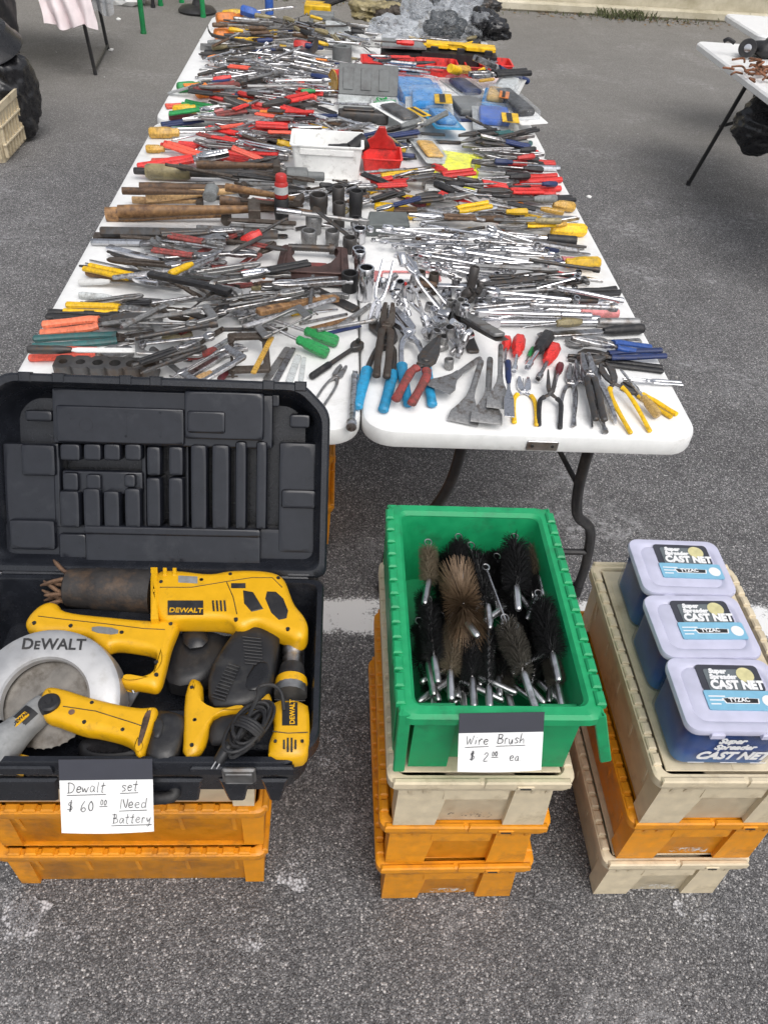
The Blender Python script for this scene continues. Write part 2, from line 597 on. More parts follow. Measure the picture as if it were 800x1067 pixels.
def hammer(hd, hr=.033, hl=.24, head='iron'):
    h = MB()
    zc = hr * 1.6 + .012
    n = 12
    P = [(-.5 + .96 * i / n, 0, zc * .62 + .38 * zc * i / n) for i in range(n + 1)]
    h.tube(P, [hr * (1.15 - .55 * (i / n) ** 1.3 + .12 * math.exp(-((i - 2) / 2.0) ** 2)) for i in range(n + 1)], 12, True, 1.25)
    g = MB()
    r = hr * 1.25
    g.T = Matrix.Translation((.43, 0, zc))
    if hd == 'ball':
        g.lathe([(.001, -hl * .5), (r * .85, -hl * .5), (r, -hl * .46), (r, -hl * .22), (r * .65, -hl * .17), (r * .9, -hl * .08), (r * .9, hl * .08), (r * .55, hl * .15), (r * .55, hl * .2), (r * .85, hl * .27), (r * .9, hl * .35), (r * .7, hl * .44), (r * .3, hl * .49), (.001, hl * .5)], 14, 'y')
    elif hd == 'claw':
        g.lathe([(.001, -hl * .5), (r * .9, -hl * .5), (r, -hl * .45), (r, -hl * .30), (r * .6, -hl * .22), (r * .8, -hl * .1), (r * .8, hl * .1)], 14, 'y')
        for s in (-1, 1):
            g.tube(spline([(0, hl * .05, s * r * .3), (.0, hl * .25, s * r * .42), (-.02, hl * .42, s * r * .5), (-.075, hl * .58, s * r * .6)], 4), [r * .62] * 4 + [r * .5] * 4 + [r * .35] * 4 + [r * .15], 8, True, .5, (1, 0, 0))
    elif hd == 'mallet':
        g.lathe([(.001, -hl * .5), (r * 1.7, -hl * .5), (r * 1.9, -hl * .45), (r * 1.75, -hl * .2), (r * 1.75, hl * .2), (r * 1.9, hl * .45), (r * 1.7, hl * .5), (.001, hl * .5)], 16, 'y')
    else:
        g.prism([(-r, -hl * .5), (r, -hl * .5), (r * 1.05, hl * .1), (r * .8, hl * .3), (r * .15, hl * .5), (-r * .15, hl * .5), (-r * .8, hl * .3), (-r * 1.05, hl * .1)], -r, r, .006)
    return [('handle', h, 'g'), ('head', g, head)]

def roundbar(r, ends='plain', n=8):
    m = MB()
    m.T = Matrix.Translation((0, 0, r * 1.05))
    if ends == 'chisel':
        m.lathe([(.001, -.5), (r * .8, -.5), (r, -.48), (r, .2)], n, 'x', None, True, False)
        m.loft([[(.2, r * math.cos(2 * math.pi * k / 8), r * math.sin(2 * math.pi * k / 8)) for k in range(8)], [(.44, 1.5 * r * math.cos(2 * math.pi * k / 8), .5 * r * math.sin(2 * math.pi * k / 8)) for k in range(8)], [(.5, 1.5 * r * math.cos(2 * math.pi * k / 8), .08 * r * math.sin(2 * math.pi * k / 8)) for k in range(8)]], False, True)
    elif ends == 'punch':
        m.lathe([(.001, -.5), (r * .8, -.5), (r, -.47), (r, .1), (r * .8, .12), (r * .35, .5), (.001, .5)], n, 'x')
    elif ends == 'drill':
        m.lathe([(.001, -.5), (r, -.5), (r, -.1)] + [(r * (.92 - .1 * (k % 2)), -.1 + k * .05) for k in range(11)] + [(r * .2, .5)], n, 'x')
    else:
        m.lathe([(.001, -.5), (r * .85, -.5), (r, -.49), (r, .49), (r * .85, .5), (.001, .5)], n, 'x')
    return [('bar', m, 's')]

def flatbar(w, t, end='square'):
    m = MB()
    if end == 'pry':
        m.T = None
        P = [(-.5, 0, t * .5), (.36, 0, t * .5), (.44, 0, t * .8), (.49, 0, t * 2.2), (.5, 0, t * 3.5)]
        m.loft([[(x, -w * k, z - t * .5), (x, w * k, z - t * .5), (x, w * k, z + t * .5), (x, -w * k, z + t * .5)][::-1] for (x, y, z), k in zip(P, (1, 1, 1.15, 1.3, 1.35))])
    elif end == 'file':
        m.prism([(-.5, -w * .2), (-.40, -w * .45), (-.36, -w), (.46, -w * .92), (.5, -w * .6), (.5, w * .6), (.46, w * .92), (-.36, w), (-.40, w * .45), (-.5, w * .2)], .001, t, t * .15)
    else:
        m.prism(rrect(-.5, .5, -w, w, w * .6, 3), .001, t, t * .2)
    return [('bar', m, 's')]

def handled(w, t, hl, hr, blade='file'):
    h, b = MB(), MB()
    h.T = Matrix.Translation((0, 0, hr * 1.05))
    h.lathe([(.001, -.5), (hr * .8, -.495), (hr, -.46), (hr * .9, -.5 + hl * .5), (hr * .95, -.5 + hl * .7), (hr * .6, -.5 + hl * .97), (.001, -.5 + hl)], 14, 'x')
    z = hr * .8
    if blade == 'file':
        b.prism([(-.52 + hl, -w * .4), (-.46 + hl, -w), (.46, -w), (.5, -w * .5), (.5, w * .5), (.46, w), (-.46 + hl, w), (-.52 + hl, w * .4)], z, z + t, t * .2)
    elif blade == 'putty':
        b.prism([(-.54 + hl, -w * .35), (-.40 + hl, -w * .35), (.2, -w), (.5, -w), (.5, w), (.2, w), (-.40 + hl, w * .35), (-.54 + hl, w * .35)], z, z + t, t * .2)
    else:
        b.prism([(-.54 + hl, -w * .5), (.42, -w), (.5, w * .3), (.46, w), (-.54 + hl, w * .6)], z, z + t, t * .2)
    return [('handle', h, 'g'), ('blade', b, 's')]

def ratchet(r):
    h, m = MB(), MB()
    h.T = m.T = Matrix.Translation((0, 0, r * 1.2))
    m.prism(chaikin([(.30, -r * .7), (.40, -r * 2.1), (.48, -r * 2), (.52, 0), (.48, r * 2), (.40, r * 2.1), (.30, r * .7)], 2), -r, r, .008)
    m.box(.42, .46, -.02, .02, r, r + .045)
    m.lathe([(r * .8, -.14), (r * .75, .34)], 10, 'x')
    h.lathe([(.001, -.5), (r * .9, -.5), (r * 1.15, -.47), (r * 1.15, -.15), (r * .8, -.12)] , 14, 'x')
    return [('head', m, 's'), ('handle', h, 'g')]

def extbar(r):
    m = MB()
    m.T = Matrix.Translation((0, 0, r * 1.65))
    m.lathe([(.001, -.5), (r * 1.55, -.5), (r * 1.6, -.49), (r * 1.6, -.42), (r, -.39), (r, .40), (r * 1.15, .41), (r * 1.15, .44)], 12, 'x')
    m.box(.43, .5, -r * .8, r * .8, -r * .8, r * .8, r * .15)
    return [('bar', m, 's')]

def tbreaker(r):
    h, m = MB(), MB()
    h.T = m.T = Matrix.Translation((0, 0, r * 1.5))
    m.lathe([(r, -.25), (r, .40)], 12, 'x')
    m.prism([(.38, -r * 1.3), (.47, -r * 1.3), (.5, 0), (.47, r * 1.3), (.38, r * 1.3)], -r * 1.3, r * 1.3, .006)
    h.lathe([(.001, -.5), (r * 1.3, -.5), (r * 1.45, -.49), (r * 1.45, -.24), (r, -.23)], 14, 'x')
    return [('bar', m, 's'), ('grip', h, 'g')]

def socket_mesh(h, r2=.9, stand=True):
    """diameter 1, height h; stands on z=0 or lies on its side"""
    m = MB()
    if stand:
        m.T = None
    else:
        m.T = Matrix.Translation((-h / 2, 0, .5)) @ Matrix.Rotation(math.pi / 2, 4, 'Y')
    hexr = lambda t, z: 1 - .07 * abs(math.sin(3 * t))
    m.lathe([(.001, .03), (.30, .03), (.30, 0), (.42 * r2 / .9, 0), (.46 * r2 / .9, .03), (.46 * r2 / .9, h * .38), (.5, h * .48), (.5, h - .04), (.47, h)], 18, 'z', None, False, False)
    m.lathe([(.47, h), (.38, h - .01), (.36, h * .35), (.001, h * .35)], 18, 'z', None, False, False)
    return [('socket', m, 's')]

def ujoint(v):
    m = MB()
    m.T = Matrix.Translation((0, 0, .17))
    m.lathe([(.001, -.5), (.15, -.5), (.16, -.48), (.16, -.2), (.1, -.15)], 14, 'x')
    for s in (-1, 1):
        m.box(-.2, .05, s * .10 - .035, s * .10 + .035, -.09, .09, .015)
    m.lathe([(.001, -.14), (.07, -.14), (.07, .14), (.001, .14)], 10, 'z')
    m.box(-.05, .2, -.09, .09, .085, .15, .015)
    m.box(-.05, .2, -.09, .09, -.15, -.085, .015)
    m.lathe([(.15, .15), (.16, .2), (.14, .32)], 14, 'x')
    m.box(.3, .5, -.09, .09, -.09, .09, .02)
    return [('joint', m, 's')]

def cclamp(v):
    f, s = MB(), MB()
    o = [(-.5, -.46), (-.44, -.5), (.44, -.5), (.5, -.44), (.5, .34), (.46, .38), (.33, .38), (.30, .34), (.30, .26), (.36, .22), (.36, -.30), (.30, -.36), (-.30, -.36), (-.36, -.30), (-.36, .22), (-.30, .26), (-.30, .36), (-.34, .40), (-.46, .40), (-.5, .36)]
    f.prism(o, .02, .13, .02)
    for x in (-.43,):
        f.prism(circ(x, .31, .085, 14), .015, .15, .015)
    s.tube([(-.62, .31, .085), (.22, .31, .085)], .032, 10)
    s.tube([(.20, .31, .085), (.30, .31, .085)], .06, 12)
    s.tube([(-.60, .20, .085), (-.60, .44, .085)], .016, 8)
    return [('frame', f, 's'), ('screw', s, 's')]

def pipewrench(v):
    h, j, n = MB(), MB(), MB()
    h.prism([(-.5, -.03), (-.48, -.042), (.14, -.035), (.2, -.05), (.27, -.06), (.27, .02), (.2, .04), (.14, .032), (-.48, .042), (-.5, .03)], .01, .062, .008)
    h.prism([(-.42, -.016), (.10, -.016), (.10, .016), (-.42, .016)], .006, .066, .003)
    h.prism([(.24, -.06), (.36, -.075), (.37, .0), (.26, .01)], .012, .06, .004)
    j.prism([(.10, .045), (.40, .045), (.47, .02), (.50, -.06), (.47, -.075), (.43, -.03), (.38, .0), (.36, .018), (.10, .020)], .016, .056, .004)
    for k in range(6):
        j.box(.385 + .014 * k, .391 + .014 * k, -.012 - .009 * k, .0 - .009 * k, .014, .058)
    n.T = Matrix.Translation((.17, .03, .036))
    n.lathe([(.04 + .003 * (i % 2), -.03 + i * .0075) for i in range(9)], 14, 'x')
    return [('handle', h, 'g'), ('hook_jaw', j, 's'), ('nut', n, 's')]

def widechisel(v):
    b, g = MB(), MB()
    b.tube([(-.5, 0, .045), (-.46, 0, .045), (.05, 0, .04)], [.030, .036, .034], 8, True, .8)
    g.loft([[(x, -w, z0), (x, w, z0), (x, w, z1), (x, -w, z1)] for x, w, z0, z1 in ((.0, .034, .012, .062), (.12, .045, .014, .055), (.26, .10, .018, .045), (.36, .15, .018, .040), (.48, .155, .018, .034), (.5, .155, .022, .026))])
    return [('shank', b, 's'), ('blade', g, 's')]

def knife(v):
    b, g = MB(), MB()
    b.prism(chaikin([(-.5, -.035), (-.45, -.055), (-.1, -.05), (.2, -.06), (.36, -.04), (.38, .03), (.2, .05), (-.1, .045), (-.45, .06), (-.5, .04)], 1), .0, .07, .016, 2)
    g.prism([(.34, -.025), (.44, -.028), (.5, .02), (.34, .022)], .03, .038, .001)
    return [('body', b, 'g'), ('blade', g, 's')]

def hacksaw(v):
    f, b, h = MB(), MB(), MB()
    f.tube(spline([(-.34, -.10, .03), (-.30, .16, .03), (-.22, .19, .03), (.40, .19, .03), (.48, .16, .03), (.49, -.12, .03)], 3), .018, 6, True, 1.2)
    b.prism([(-.36, -.13), (.5, -.13), (.5, -.10), (-.36, -.10)], .026, .032, .001)
    h.prism(chaikin([(-.5, .12), (-.46, .20), (-.36, .18), (-.30, .16), (-.31, -.08), (-.36, -.16), (-.44, -.15), (-.46, -.05)], 1), .0, .06, .014, 2)
    return [('frame', f, 's'), ('blade', b, 'steel'), ('handle', h, 'g')]

def cclip(v):
    """spring clamp"""
    out = []
    for s in (-1, 1):
        m = MB()
        m.prism([(-.35, s * .10), (-.33, s * .16), (.05, s * .07), (.5, s * .03), (.5, s * .005), (.1, s * .0), (-.02, s * .015)], .0, .10, .012)
        out.append(('jaw', m, 's'))
        g = MB()
        g.tube([(-.5, s * .20, .05), (-.22, s * .115, .05)], [.045, .05], 10)
        out.append(('grip', g, 'g'))
    return out

def spatula(v):
    b, h = MB(), MB()
    h.tube([(-.5, 0, .05), (-.2, 0, .05), (-.1, 0, .06)], [.035, .04, .022], 10)
    b.prism([(-.12, -.02), (.05, -.02), (.14, -.13), (.5, -.05), (.5, .05), (.14, .13), (.05, .02), (-.12, .02)], .05, .058, .002)
    return [('handle', h, 'g'), ('blade', b, 's')]

# kind: (builder, thickness, half width, everyday word, noun)
K = {
    'pl': (lambda: pliers(.036, 'slip'), .06, .07, 'pliers', 'pliers', .2),
    'pn': (lambda: pliers(.040, 'needle'), .05, .06, 'pliers', 'needle nose pliers', .2),
    'pk': (lambda: pliers(.045, 'cutter'), .06, .08, 'pliers', 'cutting pliers', .2),
    'po': (lambda: pliers(.13, 'broad'), .06, .14, 'pliers', 'pliers', .2),
    'pno': (lambda: pliers(.12, 'needle'), .06, .13, 'pliers', 'needle nose pliers', .2),
    'pko': (lambda: pliers(.12, 'cutter'), .06, .13, 'pliers', 'cutting pliers', .2),
    'pb': (lambda: pliers(.05, 'bent'), .06, .08, 'pliers', 'channel lock pliers', .25),
    'pbo': (lambda: pliers(.16, 'bent'), .06, .17, 'pliers', 'channel lock pliers', .25),
    'pb2': (lambda: pliers(.065, 'bent'), .06, .1, 'pliers', 'channel lock pliers', .25),
    'ps': (lambda: pliers(.06, 'slip', False), .05, .08, 'pliers', 'slip joint pliers', .2),
    'pso': (lambda: pliers(.12, 'slip', False), .05, .13, 'pliers', 'slip joint pliers', .2),
    'sn': (lambda: pliers(.05, 'snip'), .06, .07, 'snips', 'tin snips', .25),
    'sno': (lambda: pliers(.11, 'snip'), .06, .12, 'snips', 'tin snips', .25),
    'lp': (lambda: locking(0), .06, .1, 'pliers', 'locking pliers', .2),
    'sd': (lambda: screwdriver(.42, .058, 'std'), .12, .06, 'screwdriver', 'screwdriver', .2),
    'sdl': (lambda: screwdriver(.30, .036, 'std'), .08, .04, 'screwdriver', 'long screwdriver', .3),
    'sds': (lambda: screwdriver(.60, .085, 'std'), .17, .08, 'screwdriver', 'stubby screwdriver', .14),
    'sdb': (lambda: screwdriver(.38, .050, 'ball'), .13, .06, 'screwdriver', 'screwdriver', .2),
    'nd': (lambda: screwdriver(.50, .085, 'nut'), .17, .08, 'nut driver', 'nut driver', .16),
    'cw': (lambda: wrench(.055), .042, .06, 'wrench', 'combination wrench', .2),
    'cwl': (lambda: wrench(.040), .042, .05, 'wrench', 'long combination wrench', .28),
    'bw': (lambda: wrench(.055, True), .042, .06, 'wrench', 'box end wrench', .2),
    'aw': (lambda: adjustable(0), .055, .09, 'wrench', 'adjustable wrench', .25),
    'hb': (lambda: hammer('ball'), .11, .12, 'hammer', 'ball peen hammer', .32),
    'hc': (lambda: hammer('claw'), .11, .14, 'hammer', 'claw hammer', .32),
    'hx': (lambda: hammer('cross'), .11, .12, 'hammer', 'cross peen hammer', .32),
    'hm': (lambda: hammer('mallet', .033, .30, 'grey'), .13, .15, 'mallet', 'soft faced mallet', .3),
    'br': (lambda: roundbar(.022), .045, .03, 'bar', 'round bar', .25),
    'bc': (lambda: roundbar(.030, 'chisel', 8), .06, .04, 'chisel', 'cold chisel', .2),
    'bp': (lambda: roundbar(.030, 'punch', 8), .06, .04, 'punch', 'tapered punch', .18),
    'bd': (lambda: roundbar(.032, 'drill', 10), .065, .04, 'drill bit', 'twist drill bit', .18),
    'fb': (lambda: flatbar(.035, .02), .02, .04, 'bar', 'flat bar', .25),
    'fl': (lambda: flatbar(.042, .022, 'file'), .025, .045, 'file', 'flat file', .25),
    'pr': (lambda: flatbar(.038, .03, 'pry'), .04, .05, 'pry bar', 'pry bar', .35),
    'hf': (lambda: handled(.035, .018, .40, .042), .09, .045, 'file', 'file with a handle', .25),
    'hk': (lambda: handled(.06, .012, .42, .042, 'putty'), .09, .065, 'scraper', 'putty knife', .2),
    'hw': (lambda: handled(.032, .016, .42, .05, 'chisel'), .10, .05, 'chisel', 'wood chisel', .22),
    'rt': (lambda: ratchet(.034), .1, .08, 'ratchet', 'socket ratchet', .22),
    'xb': (lambda: extbar(.022), .07, .04, 'extension bar', 'socket extension bar', .22),
    'tb': (lambda: tbreaker(.020), .06, .035, 'breaker bar', 'breaker bar', .4),
    'so': (lambda: socket_mesh(1.1), .2, .5, 'socket', 'socket', .03),
    'sod': (lambda: socket_mesh(2.1), .2, .5, 'socket', 'deep socket', .03),
    'sl': (lambda: socket_mesh(1.2, .9, False), .9, .5, 'socket', 'socket', .03),
    'uj': (lambda: ujoint(0), .34, .17, 'joint', 'universal joint', .06),
    'cl': (lambda: cclamp(0), .15, .5, 'clamp', 'C clamp', .15),
    'pw': (lambda: pipewrench(0), .07, .07, 'wrench', 'pipe wrench', .3),
    'ch': (lambda: widechisel(0), .07, .15, 'chisel', 'wide flat chisel', .22),
    'kn': (lambda: knife(0), .07, .055, 'knife', 'utility knife', .17),
    'hs': (lambda: hacksaw(0), .06, .2, 'saw', 'hacksaw', .35),
    'cc': (lambda: cclip(0), .1, .2, 'clamp', 'spring clamp', .14),
    'sp': (lambda: spatula(0), .09, .13, 'trowel', 'pointing trowel', .2),
}
KNAME = {'pl': 'pliers', 'pn': 'needle_nose_pliers', 'pk': 'cutting_pliers', 'po': 'pliers', 'pno': 'needle_nose_pliers', 'pko': 'cutting_pliers', 'pb': 'channel_pliers', 'pbo': 'channel_pliers', 'pb2': 'channel_pliers',
         'ps': 'slip_joint_pliers', 'pso': 'slip_joint_pliers', 'sn': 'tin_snips', 'sno': 'tin_snips', 'lp': 'locking_pliers', 'sd': 'screwdriver', 'sdl': 'long_screwdriver', 'sds': 'stubby_screwdriver', 'sdb': 'screwdriver',
         'nd': 'nut_driver', 'cw': 'combination_wrench', 'cwl': 'combination_wrench', 'bw': 'ring_wrench', 'aw': 'adjustable_wrench', 'hb': 'ball_hammer', 'hc': 'claw_hammer', 'hx': 'cross_hammer', 'hm': 'mallet',
         'br': 'steel_rod', 'bc': 'cold_chisel', 'bp': 'punch', 'bd': 'drill_bit', 'fb': 'flat_steel_bar', 'fl': 'metal_file', 'pr': 'pry_bar', 'hf': 'handled_file', 'hk': 'putty_knife', 'hw': 'wood_chisel', 'rt': 'ratchet',
         'xb': 'extension_bar', 'tb': 'breaker_bar', 'so': 'socket', 'sod': 'deep_socket', 'sl': 'socket', 'uj': 'universal_joint', 'cl': 'screw_clamp', 'pw': 'pipe_wrench', 'ch': 'wide_chisel', 'kn': 'utility_knife', 'hs': 'hacksaw', 'cc': 'spring_clamp', 'sp': 'trowel'}
SINGLE = {'cw', 'cwl', 'bw', 'br', 'bc', 'bp', 'bd', 'fb', 'fl', 'pr', 'xb', 'so', 'sod', 'sl', 'uj'}
_cache = {}
def plural(w):
    return w if w.endswith('s') else (w + 'es' if w.endswith(('ch', 'x')) else w + 's')

# height map of the table top: tools rest on whatever already lies there
HG = 0.006
HM = {}
PROT = set()
PROTECT = [True]
def hq(x, y):
    return HM.get((int(x // HG), int(y // HG)), 0.0)

def raise_line(x0, y0, x1, y1, z0, z1, hw, th):
    L = math.hypot(x1 - x0, y1 - y0)
    n = max(2, int(L / HG * 1.5))
    ux, uy = (x1 - x0) / max(L, 1e-6), (y1 - y0) / max(L, 1e-6)
    m = max(1, int(hw / HG))
    for i in range(n + 1):
        t = i / n
        for j in range(-m, m + 1):
            x = x0 + (x1 - x0) * t - uy * j * HG
            y = y0 + (y1 - y0) * t + ux * j * HG
            k = (int(x // HG), int(y // HG))
            if PROTECT[0]:
                PROT.add(k)
            h = z0 + (z1 - z0) * t + th
            if h > HM.get(k, 0):
                HM[k] = h

def rest(x0, y0, x1, y1, hw):
    """line on which a straight tool comes to rest: hull edge of the heap profile under its middle"""
    n = 14
    L = math.hypot(x1 - x0, y1 - y0)
    ux, uy = (x1 - x0) / max(L, 1e-6), (y1 - y0) / max(L, 1e-6)
    hs = []
    for i in range(n + 1):
        t = i / n
        h = 0
        for j in (-.6, 0, .6):
            h = max(h, hq(x0 + (x1 - x0) * t - uy * hw * j, y0 + (y1 - y0) * t + ux * hw * j))
        hs.append((t, h))
    hull = []
    for p in hs:
        while len(hull) >= 2 and (hull[-1][0] - hull[-2][0]) * (p[1] - hull[-2][1]) - (hull[-1][1] - hull[-2][1]) * (p[0] - hull[-2][0]) >= 0:
            hull.pop()
        hull.append(p)
    for a, b in zip(hull, hull[1:]):
        if a[0] <= .5 <= b[0]:
            s = (b[1] - a[1]) / (b[0] - a[0])
            return a[1] - s * a[0], a[1] + s * (1 - a[0]), sum(h for _, h in hs) / len(hs)
    return 0, 0, 0

GRP = {'pliers': 'pliers laid out on the tables', 'snips': 'tin snips laid out on the tables', 'screwdriver': 'screwdrivers laid out on the tables', 'nut driver': 'nut drivers on the tables', 'wrench': 'wrenches laid out on the tables',
       'hammer': 'hammers laid out on the tables', 'mallet': 'hammers laid out on the tables', 'socket': 'sockets set out on the tables', 'joint': 'universal joints on the tables', 'file': 'files laid out on the tables',
       'chisel': 'chisels laid out on the tables', 'bar': 'steel bars on the tables', 'punch': 'punches and drift pins on the tables', 'ratchet': 'ratchets and extensions on the tables', 'extension bar': 'ratchets and extensions on the tables',
       'breaker bar': 'ratchets and extensions on the tables', 'clamp': 'clamps on the tables', 'knife': 'utility knives on the tables', 'drill bit': 'drill bits on the tables', 'pry bar': 'pry bars on the tables'}
TOOLS = []
def place_tool(kind, grip, metal, p0, p1, label=None, sx=1.0, stack=True, dz=0.0, roll=0.0, sy=1.0):
    """one tool with its parts; p0 handle end and p1 tip on the table plane (x, y)"""
    bld, th, hw, cat, noun, L0 = K[kind]
    key = (kind, grip, metal)
    if key not in _cache:
        parts = []
        for nm, mb, slot in bld():
            mk = (metal if grip == 'x' else grip) if slot == 'g' else (metal if slot == 's' else slot)
            parts.append((nm, mb.mesh(nm, mk)))
        _cache[key] = parts
    parts = _cache[key]
    x0, y0, x1, y1 = p0[0], p0[1], p1[0], p1[1]
    L = math.hypot(x1 - x0, y1 - y0)
    z0 = z1 = 0.0
    if stack:
        z0, z1, _ = rest(x0, y0, x1, y1, hw * L * sy)
    z0 += dz
    z1 += dz
    rz = math.atan2(y1 - y0, x1 - x0)
    ry = -math.atan2(z1 - z0, L)
    raise_line(x0, y0, x1, y1, z0, z1, hw * L * .7 * sy, th * L * .8 * sy)
    T = Matrix.Translation(((x0 + x1) / 2, (y0 + y1) / 2, TZ + .001 + (z0 + z1) / 2)) @ Matrix.Rotation(rz, 4, 'Z') @ Matrix.Rotation(ry, 4, 'Y') @ Matrix.Rotation(roll, 4, 'X') @ Matrix.Diagonal((L * sx, L * sy, L * sy, 1))
    if kind in SINGLE:
        root = bpy.data.objects.new(KNAME[kind], parts[0][1])
        COL.objects.link(root)
    else:
        root = bpy.data.objects.new(KNAME[kind], None)
        root.empty_display_size = .05
        COL.objects.link(root)
        for nm, me in parts:
            c = bpy.data.objects.new(nm, me)
            COL.objects.link(c)
            c.parent = root
    root.matrix_world = T
    tag(root, label, cat, GRP.get(cat))
    TOOLS.append((root, kind, grip, metal, ((x0 + x1) / 2, (y0 + y1) / 2), L, label))
    return root

def stand_socket(kind, metal, px, py, dia, label=None, zoff=0.0):
    p = un(px, py, TZ + zoff)
    key = (kind, metal)
    if key not in _cache:
        _cache[key] = [(nm, mb.mesh(nm, metal)) for nm, mb, s in K[kind][0]()]
    o = bpy.data.objects.new(KNAME[kind], _cache[key][0][1])
    COL.objects.link(o)
    o.matrix_world = TR((p.x, p.y, TZ + .001 + zoff), R.uniform(0, 6), 0, 0, dia)
    h = {'so': 1.1, 'sod': 2.1}[kind] * dia
    raise_line(p.x - dia * .4, p.y, p.x + dia * .4, p.y, zoff, zoff, dia * .4, h)
    tag(o, label, K[kind][3], GRP['socket'])
    TOOLS.append((o, kind, None, metal, (p.x, p.y), dia, label))
    return o
